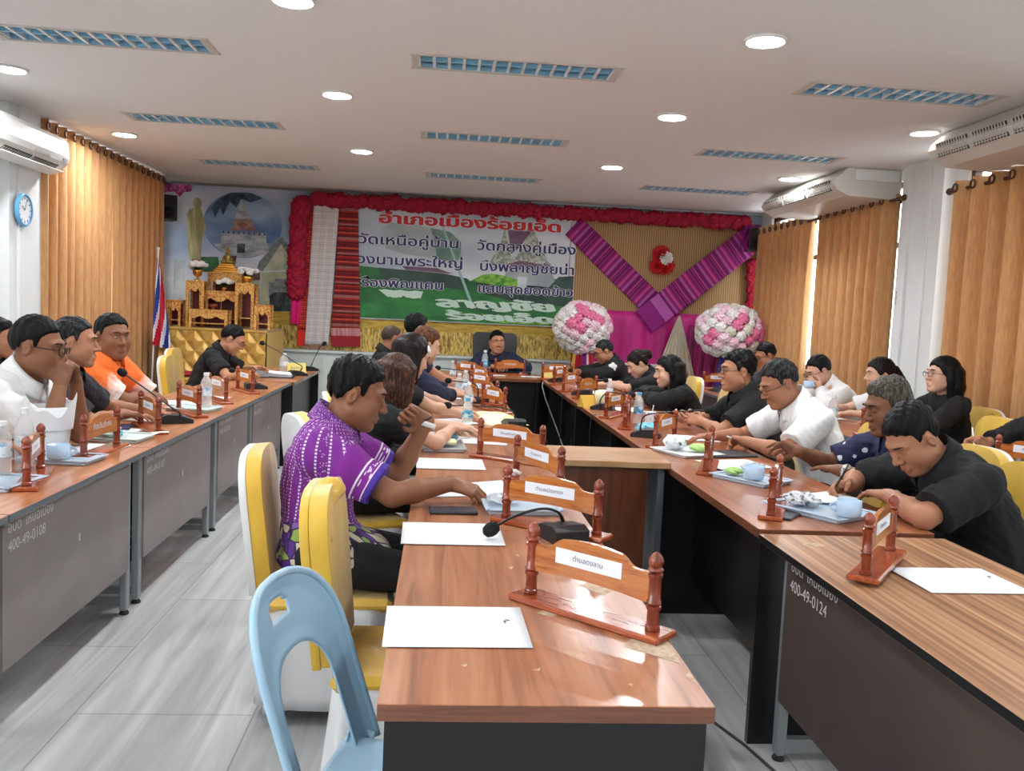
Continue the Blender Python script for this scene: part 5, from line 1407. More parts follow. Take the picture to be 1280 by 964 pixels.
paper((.22, 4.62), .30, .24, -.1, 'white sheet sticking out right of the silver tray', lines=3)
paper((.08, 5.38), .22, .30, .5, 'white sheet propped under the brown-haired woman\'s hand', tilt=True)
paper((.12, 6.95), .25, .3, .2, 'white sheets between the far bottles of the middle row', lines=4)
paper((.14, 7.5), .25, .3, -.2, 'white sheet farthest along the middle desks', lines=4)
paper((1.468, 2.30), .30, .235, .03, 'white sheet on the striped right front desk', z=.7415, logo=True)
paper((1.44, 4.12), .30, .24, .25, 'white sheet under the arm of the man in white polo')
paper((1.50, 5.02), .30, .21, -.2, 'white sheet in front of the clasped hands', lines=5)
paper((1.40, 3.98), .21, .15, .5, 'folded white note beside the navy-shirted man\'s hand', z=.756)
paper((1.42, 6.5), .22, .3, .2, 'white sheets behind the milk carton on the right desks', lines=3)
paper((1.45, 7.95), .22, .3, .2, 'white sheet before the bunned woman', lines=4)
paper((-1.50, 3.98), .24, .20, 1.5, 'pale sheet under the white-lettered nameplate of the left desks', lines=3)
paper((-1.66, 4.52), .22, .30, 1.4, 'white sheet before the man in charcoal', lines=2)
paper((-1.57, 5.0), .22, .28, 1.3, 'white sheet behind the third left nameplate', lines=5)
paper((-1.70, 5.85), .22, .28, 1.2, 'white sheet before the folded arms of the man in orange', lines=4)
paper((2.92, 6.45), .3, .21, .1, 'white sheet on the outer right desk beside the bottle', lines=5)
paper((2.98, 5.55), .3, .21, .3, 'white sheet on the outer right desk before the woman in glasses', lines=5)
paper((2.98, 4.62), .25, .3, .4, 'white sheet under the pen at the right photo edge')

M_tray = mat('pale_green_melamine', rgb(206, 224, 220), .35); M_trayb = mat('pale_blue_melamine', rgb(188, 206, 222), .3); M_traym = mat('silver_tray', rgb(196, 204, 208), .3, metal=.5)
def tray(c, w, d, rz, label, m, z=.75, h=.022):
    t = thing('snack_tray', label, 'tray', (c[0], c[1], z), rz, 'snack trays')
    mb = MB(); mb.box((0, 0, h * .35), (w * .92, d * .9, h * .7), bev=.004)
    mb.build('body', m, t)
    mb = MB()
    for s in (-1, 1): mb.box((s * w * .47, 0, h * .85), (w * .06, d, .005), bev=.002); mb.box((0, s * d * .465, h * .85), (w * .98, d * .07, .005), bev=.002)
    mb.build('rim', m, t)
    return t
M_cup = mat('pale_blue_ceramic', rgb(176, 200, 224), .25)
def cup(c, z, label, ha=2.4, m=None):
    t = thing('tea_cup', label, 'cup', (c[0], c[1], z), 0, 'pale blue tea cups')
    mb = MB(); mb.smooth = True; mb.lathe([(.026, 0), (.040, .003), (.0425, .012), (.0425, .058), (.0405, .058), (.039, .012), (.0, .008)], 28, cap=False); mb.build('body', m or M_cup, t)
    pts = [(.040 + .024 * math.sin(PI * k / 8), 0, .012 + .036 * k / 8) for k in range(9)]
    mb = MB(); mb.smooth = True; mb.T = Matrix.Rotation(ha, 4, 'Z'); mb.tube(pts, .0042, 8); mb.build('handle', m or M_cup, t)
    return t
M_pet = mat('clear_bottle_plastic', (.92, .96, .98, 1), .08, trans=.55, ior=1.2, alpha=.55); M_cap = mat('white_bottle_cap', rgb(228, 232, 236), .4); M_capb = mat('blue_bottle_cap', rgb(90, 170, 214), .4)
M_labb = mat('blue_bottle_label', rgb(70, 160, 205), .4, noise=(rgb(214, 232, 240), (40, 40, 30), 2, .5, .6)); M_labw = mat('pale_bottle_label', rgb(222, 232, 238), .4, noise=(rgb(120, 180, 214), (40, 40, 30), 2, .56, .64)); M_wat = mat('water', (.85, .93, .97, 1), .05, trans=.8, ior=1.33, alpha=.5)
def bottle(c, z, label, h=.19, r=.029, cap=None, lab=None):
    t = thing('water_bottle', label, 'bottle', (c[0], c[1], z), 0, 'plastic water bottles'); k = h / .2
    mb = MB(); mb.smooth = True
    prof = [(.0, 0), (r * .85, 0), (r, .008 * k)] + [(r * (1 - .05 * (i % 2)), (.02 + i * .008) * k) for i in range(5)] + [(r, .065 * k), (r, .115 * k), (r * .96, .125 * k), (r, .135 * k), (r * .82, .155 * k), (r * .46, .175 * k), (r * .42, .19 * k)]
    mb.lathe(prof, 22); mb.build('body', M_pet, t)
    mb = MB(); mb.smooth = True; mb.lathe([(r + .0008, .066 * k), (r + .0008, .114 * k)], 22, cap=False); mb.build('wrap_label', lab or M_labb, t)
    mb = MB(); mb.lathe([(r * .5, .182 * k), (r * .5, .2 * k)], 18); mb.build('cap', cap or M_capb, t)
    return t
M_wrapr = mat('snack_green', rgb(170, 206, 120), .5); M_clear = mat('clear_wrapper', rgb(224, 232, 238), .15, trans=.3, alpha=.7)
def lump(name, c, z, s, m, label, cat, seed=1, group=None, amp=.25):
    rnd = random.Random(seed); p = [rnd.uniform(0, 6) for _ in range(4)]
    t = thing(name, label, cat, (c[0], c[1], z), rnd.uniform(0, 3), group); mb = MB(); mb.smooth = True
    def f(u, v):
        a, b = u * 2 * PI, (v - .5) * PI; r = 1 + amp * math.sin(3 * a + p[0] + 2 * b) * math.cos(b) + amp * .6 * math.sin(7 * a + 5 * b + p[1]) + amp * .4 * math.sin(11 * b + p[2] + 4 * a)
        return (s[0] * r * math.cos(a) * math.cos(b), s[1] * r * math.sin(a) * math.cos(b), max(0, s[2] * (1 + r * math.sin(b))))
    mb.grid(f, 36, 18); mb.build('wrapping', m, t); return t
# middle desks
tray((.30, 3.0), .27, .20, .05, 'pale blue booklet-like tray under the purple-shirted man\'s fingers', M_trayb)
lump('snack_packet', (.23, 3.02), .774, (.055, .05, .012), M_clear, 'clear snack wrapper on the tray by the purple-shirted man', 'snack', 3)
t = thing('smartphone', 'dark smartphone lying on the middle desk under the reaching arm', 'phone', (.062, 2.935, .7505), .05)
mb = MB(); mb.box((0, 0, .0055), (.165, .085, .011), bev=.004); mb.build('body', mat('phone_case', rgb(52, 54, 60), .4), t)
mb = MB(); mb.box((0, 0, .0113), (.152, .076, .0008)); mb.build('screen', mat('phone_glass', rgb(70, 74, 82), .08), t)
tray((.025, 4.35), .22, .34, .05, 'silver tray holding clear wrapped snacks, on the middle desk', M_traym)
lump('snack_packet', (-.04, 4.40), .772, (.06, .06, .022), M_clear, 'clear wrapped snack on the left of the silver tray', 'snack', 5)
lump('snack_packet', (.05, 4.30), .772, (.05, .05, .016), mat('cream_bun', rgb(226, 220, 176), .6), 'cream bun on the silver tray', 'snack', 6, amp=.08)
lump('snack_packet', (.06, 4.46), .772, (.05, .04, .02), mat('blue_wrapper', rgb(120, 186, 206), .3), 'blue and red snack packet at the back of the silver tray', 'snack', 7)
tray((.09, 4.98), .24, .24, .05, 'green booklet tray under the small blue bottle', mat('green_booklet', rgb(150, 196, 160), .4))
bottle((.165, 5.03), .772, 'small water bottle with blue label on the green tray', .165, .030)
lump('snack_packet', (.03, 4.95), .772, (.05, .045, .014), M_wrapr, 'green snack beside the small blue bottle', 'snack', 8)
for k, (x, y, lb) in enumerate([(.20, 6.02, 'clear water bottle in the distant cluster of the middle desks, nearest'), (.15, 6.9, 'clear water bottle in the distant cluster, beside the white sheets'), (.21, 7.25, 'clear water bottle in the distant cluster, behind the nameplates'), (.12, 8.6, 'clear water bottle farthest along the middle desks')]): bottle((x, y), .75, lb, .20, .031, M_cap, M_labw)
t = thing('folded_cloth', 'yellow and white cloth bundle on the middle desk under the microphone', 'cloth', (.37, 5.62, .7505), .2)
mb = MB(); mb.smooth = True; mb.grid(lambda u, v: ((u - .5) * .26, (v - .5) * .62, max(.001, .035 * math.sin(PI * u) ** .5 * math.sin(PI * v) ** .5 + .008 * math.sin(u * 13 + v * 5) * math.sin(PI * u) * math.sin(PI * v))), 26, 26); mb.build('cloth', mat('pale_yellow_cloth', rgb(232, 226, 186), .8, noise=(rgb(214, 196, 90), (9, 9, 9), 2, .52, .68)), t)
lump('tissue_wad', (.255, 2.86), .75 + .146, (.020, .015, .010), mat('white_tissue', rgb(232, 232, 230), .8), 'small white tissue resting on the shoulder of the second nameplate', 'tissue', 9)
# head desk
bottle((.50, 9.98), .75, 'tall water bottle with blue and white label beside the chairman\'s nameplate', .26, .036, M_cap, M_labb)
t = thing('briefcase', 'dark leather folder lying on the head desk behind the nameplate', 'folder', (.86, 9.96, .7505), .1)
mb = MB(); mb.box((0, 0, .018), (.34, .14, .036), bev=.014); mb.build('cover', mat('dark_folder', rgb(40, 46, 56), .5), t)
mb = MB(); mb.box((.06, -.072, .016), (.07, .003, .02)); mb.build('tag', M_paper, t)
paper((.62, 9.62), .2, .16, .1, 'white paper on the head desk before the chairman', z=.7515)
paper((1.0, 9.64), .22, .16, -.1, 'white paper on the right part of the head desk', z=.7515)
t = thing('yellow_placard', 'small yellow folded placard at the far right corner desk', 'placard', (1.20, 9.62, .75), .1)
mb = MB(); mb.prism([(-.05, 0), (.05, 0), (0, .10)], .17, Matrix(((0, 0, 1, -.085), (1, 0, 0, 0), (0, 1, 0, 0), (0, 0, 0, 1)))); mb.build('card', mat('yellow_card', rgb(214, 190, 110), .7), t)
# right desks
tray((1.42, 3.10), .26, .34, .55, 'pale blue tray with clear plastic bag beside the man writing', M_trayb)
cup((1.455, 2.945), .772, 'pale blue cup on the tray nearest the man writing', 2.6)
lump('plastic_bag', (1.37, 3.14), .772, (.07, .055, .02), mat('crinkled_clear_plastic', rgb(226, 230, 232), .12, noise=(rgb(84, 88, 92), (50, 50, 50), 3, .55, .62)), 'crinkled clear plastic bag with dark print on the tray', 'bag', 11)
paper((1.52, 3.26), .21, .15, .5, 'white note under the writing man\'s pen', z=.775)
t = thing('smartphone', 'black phone beside the edge-on nameplate of the right desks', 'phone', (1.262, 3.02, .7505), .9)
mb = MB(); mb.box((0, 0, .004), (.15, .072, .008), bev=.003); mb.build('body', mat('phone_case', rgb(52, 54, 60), .4), t)
tray((1.375, 3.70), .22, .30, .6, 'pale blue tray with a handled cup and green sweets on the right desks', M_trayb)
cup((1.355, 3.62), .772, 'pale blue cup with handle on the second tray of the right desks', 2.0)
lump('snack_packet', (1.31, 3.74), .772, (.04, .04, .014), M_wrapr, 'green sweets beside the handled cup', 'snack', 12)
lump('plastic_bag', (1.42, 3.80), .772, (.05, .04, .02), M_clear, 'clear plastic wrapper behind the handled cup', 'bag', 13)
tray((1.29, 4.42), .26, .30, .4, 'white snack plate beside the tan-topped table', mat('white_melamine', rgb(228, 234, 236), .3), h=.018)
lump('plastic_bag', (1.235, 4.45), .768, (.060, .055, .036), mat('white_snack_bag', rgb(226, 232, 234), .35, noise=(rgb(70, 92, 88), (34, 34, 34), 2, .60, .66)), 'white snack bag with dark print on the white plate', 'bag', 14, amp=.12)
lump('snack_packet', (1.35, 4.40), .768, (.055, .04, .02), M_wrapr, 'green wrapped cake on the white plate', 'snack', 15, amp=.1)
t = thing('tablet_folder', 'dark tablet under the arm of the man in white polo', 'tablet', (1.50, 4.42, .7505), .3)
mb = MB(); mb.box((0, 0, .005), (.26, .19, .01), bev=.003); mb.build('body', mat('phone_case', rgb(52, 54, 60), .4), t)
bottle((1.30, 5.62), .75, 'water bottle with blue label beside the end-on nameplate', .21, .032)
t = thing('milk_carton', 'small white drink carton beside the blue-labelled bottle', 'carton', (1.33, 5.40, .75), .5)
mb = MB(); mb.box((0, 0, .055), (.062, .045, .11), bev=.003); mb.build('carton', mat('white_carton', rgb(226, 230, 234), .5, noise=(rgb(150, 160, 180), (30, 30, 30), 2, .6, .66)), t)
mb = MB(); mb.smooth = True; mb.tube([(.01, 0, .11), (.018, 0, .15)], .003, 6); mb.build('straw', M_white, t)
lump('tissue_pack', (1.27, 5.20), .75, (.05, .06, .03), mat('blue_wrapper', rgb(120, 186, 206), .3), 'pale blue tissue pack behind the microphone on the right desks', 'tissue', 16)
t = thing('paper_cup', 'pale yellow lidded cup on the right desks behind the orange plank', 'cup', (1.24, 6.62, .75))
mb = MB(); mb.smooth = True; mb.lathe([(.04, 0), (.058, .10), (.05, .125), (.02, .135)], 22); mb.build('cup', mat('pale_yellow_cup', rgb(236, 232, 190), .6), t)
t = thing('yellow_placard', 'yellow folded placard on the edge of the right desks', 'placard', (1.13, 6.62, .75), .4)
mb = MB(); mb.prism([(-.05, 0), (.05, 0), (.01, .09)], .12, Matrix(((0, 0, 1, -.06), (1, 0, 0, 0), (0, 1, 0, 0), (0, 0, 0, 1)))); mb.build('card', mat('mustard_card', rgb(206, 160, 60), .7), t)
lump('snack_packet', (1.30, 8.0), .75, (.06, .05, .03), M_clear, 'clear snack bag before the bunned woman', 'snack', 17)
bottle((1.42, 7.25), .75, 'water bottle in front of the bunned woman', .18, .03, M_cap, M_labw)
# pens held in hands lie between fingers and paper
def pen(a, b, label, m):
    mb = MB(); mb.smooth = True; A, B = Vector(a), Vector(b); d = (B - A)
    mb.tube([A, A + d * .12, A + d * .16, B], [.001, .0040, .0046, .0042], 8)
    tag(mb.build('pen', m), label, 'pen')
pen((1.548, 3.285, .785), (1.625, 3.325, .895), 'black and gold pen in the writing man\'s fingers', mat('black_gold_pen', rgb(52, 40, 30), .3, metal=.4))
pen((1.66, 4.66, .79), (1.545, 4.56, .83), 'white pen held by the man in white polo', M_pen)
pen((3.03, 4.70, .79), (3.07, 4.80, .90), 'cream pen held at the right photo edge', M_pen)
# outer right desks
bottle((2.80, 6.02), .75, 'clear water bottle with white cap on the outer right desk', .21, .034, M_cap, M_labw)
cup((3.03, 7.0), .935, 'pale blue cup held to the mouth of the man in white jacket', -1.2)
tray((2.90, 4.42), .20, .26, .4, 'small blue tray at the right photo edge', M_trayb)
t = thing('black_bag', 'black bag lying on the outer right desk before the magenta drape', 'bag', (2.90, 8.62, .75), .2)
mb = MB(); mb.smooth = True; mb.grid(lambda u, v: ((u - .5) * .36, (v - .5) * .22, max(.001, .075 * (math.sin(PI * u) * math.sin(PI * v)) ** .6)), 20, 14); mb.build('body', C_bag if 'C_bag' in globals() else mat('black_nylon', rgb(24, 24, 28), .6), t)
# left desks
tray((-1.56, 3.16), .24, .30, 1.45, 'pale blue tray nearest the viewer on the left desks', M_trayb)
cup((-1.52, 3.06), .772, 'pale blue cup at the left photo edge', 2.0)
bottle((-1.56, 3.26), .772, 'clear water bottle on the nearest left tray, front one', .19, .031, M_cap, M_labw)
bottle((-1.565, 3.44), .75, 'taller clear water bottle behind the nearest left nameplate', .24, .034, M_cap, M_labw)
tray((-1.52, 3.66), .20, .30, 1.5, 'pale blue tray with a cup before the white bin on the left desks', M_trayb)
cup((-1.50, 3.585), .772, 'pale blue cup in front of the white paper-lined bin', 0.6)
t = thing('paper_lined_bin', 'white desk bin lined with paper before the man in white polo', 'bin', (-1.60, 3.74, .75), .3)
mb = MB(); mb.smooth = True; mb.lathe([(.062, 0), (.064, .004), (.092, .215), (.088, .215), (.06, .008), (.0, .008)], 30, cap=False); mb.build('bin', mat('translucent_white_plastic', rgb(222, 224, 224), .4), t)
mb = MB(); mb.smooth = True; mb.grid(lambda u, v: ((.086 + .014 * v) * math.cos(u * 2 * PI), (.086 + .014 * v) * math.sin(u * 2 * PI), .12 + .10 * v + .035 * v * (math.sin(u * 4 * PI + 1) + .4 * math.sin(u * 14 * PI))), 50, 8); mb.build('paper_liner', M_paper, t)
tray((-1.53, 4.27), .24, .32, 1.5, 'pale tray with a wrapped snack behind the white-lettered nameplate', M_tray)
lump('snack_packet', (-1.56, 4.24), .772, (.06, .085, .022), mat('pale_green_wrapper', rgb(196, 220, 200), .25), 'pale green wrapped snack on the left desks', 'snack', 21)
lump('snack_packet', (-1.50, 4.20), .772, (.03, .03, .016), mat('teal_wrapper', rgb(80, 180, 200), .3), 'teal snack packet beside the pale green one', 'snack', 22)
t = thing('smartphone', 'dark blue phone between tray and papers on the left desks', 'phone', (-1.62, 4.62, .7530), .2)
mb = MB(); mb.box((0, 0, .006), (.09, .16, .012), bev=.003); mb.build('body', mat('navy_phone_case', rgb(44, 48, 84), .4), t)
tray((-1.50, 5.52), .24, .28, 1.4, 'white tray under the water bottle of the left desks', M_tray)
bottle((-1.44, 5.54), .772, 'clear water bottle on the white tray of the left desks', .21, .034, M_cap, M_labw)
paper((-1.62, 6.25), .2, .28, 1.2, 'white sheet beside the fifth left nameplate', lines=3)
# papers of the reading man
t = thing('document_stack', 'stack of white papers and a dark folder before the reading man', 'papers', (-1.56, 8.30, .7505), .1)
rnd = random.Random(5)
for k in range(6):
    mb = MB(); mb.smooth = True; a = rnd.uniform(-.15, .15)
    mb.T = Matrix.Rotation(a, 4, 'Z'); mb.grid(lambda u, v: ((u - .5) * .34, (v - .5) * .34, .004 + .006 * k + .045 * (1 - u) ** 2 * (.4 + .1 * k)), 8, 4); o = mb.build('sheet', M_paper, t); o.modifiers.new('thickness', 'SOLIDIFY').thickness = .002
mb = MB(); mb.box((.05, 0, .006), (.30, .36, .008)); mb.build('folder', mat('dark_folder', rgb(40, 46, 56), .5), t)
t = thing('yellow_placard', 'yellow folded placard at the far end of the left desks', 'placard', (-1.42, 8.78, .75), .35)
mb = MB(); mb.prism([(-.06, 0), (.06, 0), (0, .105)], .18, Matrix(((0, 0, 1, -.09), (1, 0, 0, 0), (0, 1, 0, 0), (0, 0, 0, 1)))); mb.build('card', mat('yellow_card', rgb(226, 206, 110), .7), t)
lettering('lettering', 'ธนาคาร', .04, mat('label_ink', rgb(60, 66, 84), .7), t, Matrix.Translation((0, -.034, .048)) @ Matrix.Rotation(math.radians(60), 4, 'X'))
bottle((-1.56, 8.90), .75, 'clear jar-like water bottle behind the yellow placard', .19, .045, M_cap, M_labw)
# ------------------------------------------------------------------ people: one continuous sculpted body each, clothing and hair as parts
f4 = np.float32
class Field:
    """smooth union of tapered limbs and ellipsoids on a grid, turned into one surface"""
    def __init__(s, lo, hi, h):
        s.lo = np.array(lo, float); s.h = h
        s.n = np.maximum(np.ceil((np.array(hi, float) - s.lo) / h).astype(int) + 1, 4)
        s.a = np.full(s.n, 9.0, f4)
        s.ax = [(s.lo[i] + h * np.arange(s.n[i])).astype(f4) for i in range(3)]
    def sl(s, lo, hi):
        i0 = np.clip(np.floor((np.array(lo) - s.lo) / s.h).astype(int), 0, s.n); i1 = np.clip(np.ceil((np.array(hi) - s.lo) / s.h).astype(int) + 1, 0, s.n)
        if np.any(i1 <= i0): return None
        q = tuple(slice(a, b) for a, b in zip(i0, i1))
        return q, s.ax[0][q[0]][:, None, None], s.ax[1][q[1]][None, :, None], s.ax[2][q[2]][None, None, :]
    def mix(s, q, d, k, sub=False):
        a = s.a[q]; d = d.astype(f4)
        if sub:
            d = -d; h = np.clip(.5 - .5 * (a - d) / k, 0, 1) if k > 0 else (d > a).astype(f4)
            s.a[q] = a + (d - a) * h + k * h * (1 - h)
        else:
            h = np.clip(.5 + .5 * (a - d) / k, 0, 1) if k > 0 else (d < a).astype(f4)
            s.a[q] = a + (d - a) * h - k * h * (1 - h)
    def limb(s, p, q_, r1, r2, k=.02, sub=False, flat=None):
        p = np.array(p, float); q_ = np.array(q_, float); R = max(r1, r2) + k + 3 * s.h
        w = s.sl(np.minimum(p, q_) - R, np.maximum(p, q_) + R)
        if w is None: return
        q, X, Y, Z = w; d = q_ - p; L2 = max(float(d @ d), 1e-9)
        x, y, z = X - f4(p[0]), Y - f4(p[1]), Z - f4(p[2])
        t = np.clip((x * f4(d[0]) + y * f4(d[1]) + z * f4(d[2])) / f4(L2), 0, 1)
        x = x - t * f4(d[0]); y = y - t * f4(d[1]); z = z - t * f4(d[2])
        s.mix(q, np.sqrt(x * x + y * y + z * z) - (r1 + (r2 - r1) * t), k, sub)
    def ell(s, c, M, r, k=.02, sub=False):
        """M rows = local axes in world"""
        c = np.array(c, float); M = np.array(M, float); r = np.array(r, float)
        e = np.sqrt(((M * r[:, None]) ** 2).sum(0)) + k + 3 * s.h
        w = s.sl(c - e, c + e)
        if w is None: return
        q, X, Y, Z = w; x, y, z = X - f4(c[0]), Y - f4(c[1]), Z - f4(c[2])
        k0 = 0; k1 = 0
        for i in range(3):
            u = x * f4(M[i, 0]) + y * f4(M[i, 1]) + z * f4(M[i, 2]); v = u / f4(r[i]); k0 = k0 + v * v; v = v / f4(r[i]); k1 = k1 + v * v
        k0 = np.sqrt(k0); k1 = np.sqrt(k1) + 1e-6
        s.mix(q, k0 * (k0 - 1) / k1, k, sub)
    def cut(s, fn, k=.004):
        """keep only where fn(X,Y,Z) < 0"""
        X, Y, Z = s.ax[0][:, None, None], s.ax[1][None, :, None], s.ax[2][None, None, :]
        d = fn(X, Y, Z); a = s.a; h = np.clip(.5 - .5 * (a - d) / k, 0, 1)
        s.a = (a + (d - a) * h + k * h * (1 - h)).astype(f4)
    def noise(s, amp, freq, seed, squash=None):
        rnd = np.random.RandomState(seed); X, Y, Z = s.ax[0][:, None, None], s.ax[1][None, :, None], s.ax[2][None, None, :]
        n = 0
        for i in range(4):
            d = rnd.normal(size=3); d /= np.linalg.norm(d)
            if squash is not None: d = d * np.array(squash)
            fr = freq * (1 + .6 * i)
            n = n + np.sin((X * f4(d[0]) + Y * f4(d[1]) + Z * f4(d[2])) * f4(fr) + f4(rnd.uniform(0, 6))) / (1 + .5 * i)
        s.a += (amp * n / 2).astype(f4)
    def surface(s):
        a = s.a; ins = a < 0; n = a.shape
        c = [slice(0, -1), slice(1, None)]
        cnt = np.zeros([v - 1 for v in n], np.int8)
        for i in (0, 1):
            for j in (0, 1):
                for k in (0, 1): cnt += ins[c[i], c[j], c[k]]
        act = (cnt > 0) & (cnt < 8)
        idx = np.argwhere(act)
        if len(idx) == 0: return np.zeros((0, 3)), np.zeros((0, 4), int)
        vid = -np.ones(act.shape, np.int32); vid[act] = np.arange(len(idx))
        C = {}
        for i in (0, 1):
            for j in (0, 1):
                for k in (0, 1): C[i, j, k] = a[idx[:, 0] + i, idx[:, 1] + j, idx[:, 2] + k]
        P = np.zeros((len(idx), 3)); W = np.zeros(len(idx))
        for ax in range(3):
            for u in (0, 1):
                for v in (0, 1):
                    o = [0, 0, 0]; o[(ax + 1) % 3] = u; o[(ax + 2) % 3] = v; o2 = list(o); o2[ax] = 1
                    d0 = C[tuple(o)]; d1 = C[tuple(o2)]; m = (d0 < 0) != (d1 < 0)
                    t = np.where(m, d0 / np.where(m, d0 - d1, 1), 0)
                    p = np.tile(np.array(o, float), (len(idx), 1)); p[:, ax] = t
                    P[m] += p[m]; W[m] += 1
        P = (P / W[:, None] + idx) * s.h + s.lo
        F = []
        for ax in range(3):
            b, c_ = (ax + 1) % 3, (ax + 2) % 3
            s0 = [slice(None)] * 3; s1 = [slice(None)] * 3; s0[ax] = slice(0, -1); s1[ax] = slice(1, None)
            i0 = ins[tuple(s0)]; i1 = ins[tuple(s1)]; e = i0 != i1
            E = np.argwhere(e); ok = (E[:, b] > 0) & (E[:, c_] > 0) & (E[:, b] < n[b] - 1) & (E[:, c_] < n[c_] - 1); E = E[ok]
            fl = i0[E[:, 0], E[:, 1], E[:, 2]]
            def g(db, dc):
                Q = E.copy(); Q[:, b] += db; Q[:, c_] += dc; return vid[Q[:, 0], Q[:, 1], Q[:, 2]]
            q = np.stack([g(-1, -1), g(0, -1), g(0, 0), g(-1, 0)], 1)
            q[~fl] = q[~fl][:, ::-1]; F.append(q)
        return P, np.concatenate(F)
    def mesh(s, name, m, colfn=None):
        P, F = s.surface(); me = bpy.data.meshes.new(name)
        me.vertices.add(len(P)); me.vertices.foreach_set('co', P.astype(f4).ravel())
        me.loops.add(F.size); me.loops.foreach_set('vertex_index', F.astype(np.int32).ravel())
        me.polygons.add(len(F)); me.polygons.foreach_set('loop_start', np.arange(0, F.size, 4, dtype=np.int32)); me.polygons.foreach_set('loop_total', np.full(len(F), 4, np.int32))
        me.polygons.foreach_set('use_smooth', np.ones(len(F), bool))
        me.update(calc_edges=True)
        if colfn is not None and len(P):
            ca = me.color_attributes.new('Col', 'FLOAT_COLOR', 'POINT'); cc = np.ones((len(P), 4), f4); cc[:, :3] = colfn(P); ca.data.foreach_set('color', cc.ravel())
        for q in (m if isinstance(m, (list, tuple)) else [m]): me.materials.append(q)
        return me

def nrm(v): v = np.array(v, float); return v / max(np.linalg.norm(v), 1e-9)
SKINS = {'tan': (168, 116, 88), 'brown': (138, 92, 66), 'fair': (206, 160, 134), 'mid': (184, 132, 102), 'dark': (122, 80, 58)}
M_skin = mat('skin', (1, 1, 1, 1), .5, attr=True, sss=.06, spec=.35)
def hair_mat(name, c1, c2):
    return mat(name, c1, .5, noise=(c2, (120, 120, 30), 4, .45, .7), bump=((170, 170, 36), .3, .002), spec=.18)
HAIR = {'black': hair_mat('black_hair', rgb(8, 8, 9), rgb(22, 21, 22)), 'brown': hair_mat('brown_hair', rgb(44, 26, 20), rgb(104, 68, 52)), 'grey': hair_mat('grizzled_hair', rgb(52, 48, 42), rgb(112, 104, 92)),
        'salt': hair_mat('salt_and_pepper_hair', rgb(14, 14, 15), rgb(66, 66, 68)), 'dkbrown': hair_mat('dark_brown_hair', rgb(18, 13, 12), rgb(46, 33, 28)), 'stub': hair_mat('cropped_stubble_hair', rgb(58, 48, 42), rgb(92, 78, 68)), 'rust': hair_mat('rusty_brown_hair', rgb(70, 42, 30), rgb(132, 86, 60))}
M_eyew = mat('eye_white', rgb(214, 206, 198), .3); M_iris = mat('dark_iris', rgb(30, 20, 16), .2)
M_brow = mat('eyebrow_hair', rgb(26, 20, 18), .7)
M_glfr = mat('black_spectacle_frame', rgb(24, 22, 24), .3); M_lens = mat('spectacle_lens', (1, 1, 1, 1), .03, trans=1.0, ior=1.05, alpha=.35)
M_trous = mat('black_trouser_cloth', rgb(20, 20, 24), .85); M_shoe = mat('black_shoe', rgb(18, 17, 17), .35)
M_pen = mat('white_pen', rgb(230, 230, 232), .3)

def hand(F, wrist, d, n, s=1.0, curl=(.5, .55, .6, .65), thumb=.4, right=True, r=.0088, spread=.10):
    """palm + five separate bent fingers. d = pointing direction, n = palm normal (the side fingers curl to)"""
    d = nrm(d); n = nrm(np.array(n, float) - d * np.dot(n, d)); sd = np.cross(d, n)      # sd: towards the thumb for a right hand palm-down
    if not right: sd = -sd
    w = np.array(wrist, float); P = lambda a, b, c: w + s * (d * a + sd * b + n * c)
    # palm
    F.limb(P(-.01, 0, 0), P(.02, 0, 0), .024 * s, .026 * s, .012)
    for b0, b1 in ((.022, .030), (.007, .011), (-.008, -.009), (-.022, -.027)):
        F.limb(P(.012, b0 * .8, 0), P(.084, b1, -.002), .0155 * s, .0125 * s, .010)
    F.ell(P(.04, .026, .010), np.stack([d, sd, n]), np.array((.034, .015, .014)) * s, .012)
    base = [(.086, .029), (.091, .010), (.087, -.009), (.078, -.027)]; L = [(.040, .025, .020), (.045, .028, .021), (.041, .026, .021), (.032, .020, .018)]
    for (a, b), ls, cu, i in zip(base, L, curl, range(4)):
        p = P(a, b, -.002); ang = 0; rr = r * s * (1.05, 1.08, 1.03, .9)[i]; sp = spread * (1.2, .3, -.5, -1.3)[i]
        for j, l in enumerate(ls):
            ang += cu * (1.0, 1.1, .7)[j]
            q = p + s * l * (d * math.cos(ang) + n * math.sin(ang) + sd * sp * math.cos(ang))
            F.limb(p, q, rr * (1 - .07 * j), rr * (1 - .07 * (j + 1)), .004); p = q
    p = P(.018, .030, .008); t1 = nrm(d * .62 + sd * .78 + n * .25); q = p + s * .040 * t1; F.limb(p, q, .0135 * s, .0108 * s, .008)
    t2 = nrm(d * .85 + sd * (.5 - thumb) + n * (.2 + thumb * .8)); q2 = q + s * .030 * t2; F.limb(q, q2, .0105 * s, .0098 * s, .005)
    t3 = nrm(d * .95 + sd * (.25 - thumb * 1.2) + n * (.2 + thumb * .9)); F.limb(q2, q2 + s * .024 * t3, .0098 * s, .0075 * s, .005)

def ik(a, c, l1, l2, pole):
    a = np.array(a, float); c = np.array(c, float); v = c - a; D = np.linalg.norm(v)
    if D > (l1 + l2) * .995: k = D / ((l1 + l2) * .995); l1 *= k; l2 *= k
    u = v / D; x = (D * D + l1 * l1 - l2 * l2) / (2 * D); h = math.sqrt(max(0, l1 * l1 - x * x))
    p = np.array(pole, float); p = p - u * (p @ u); return a + u * x + nrm(p) * h

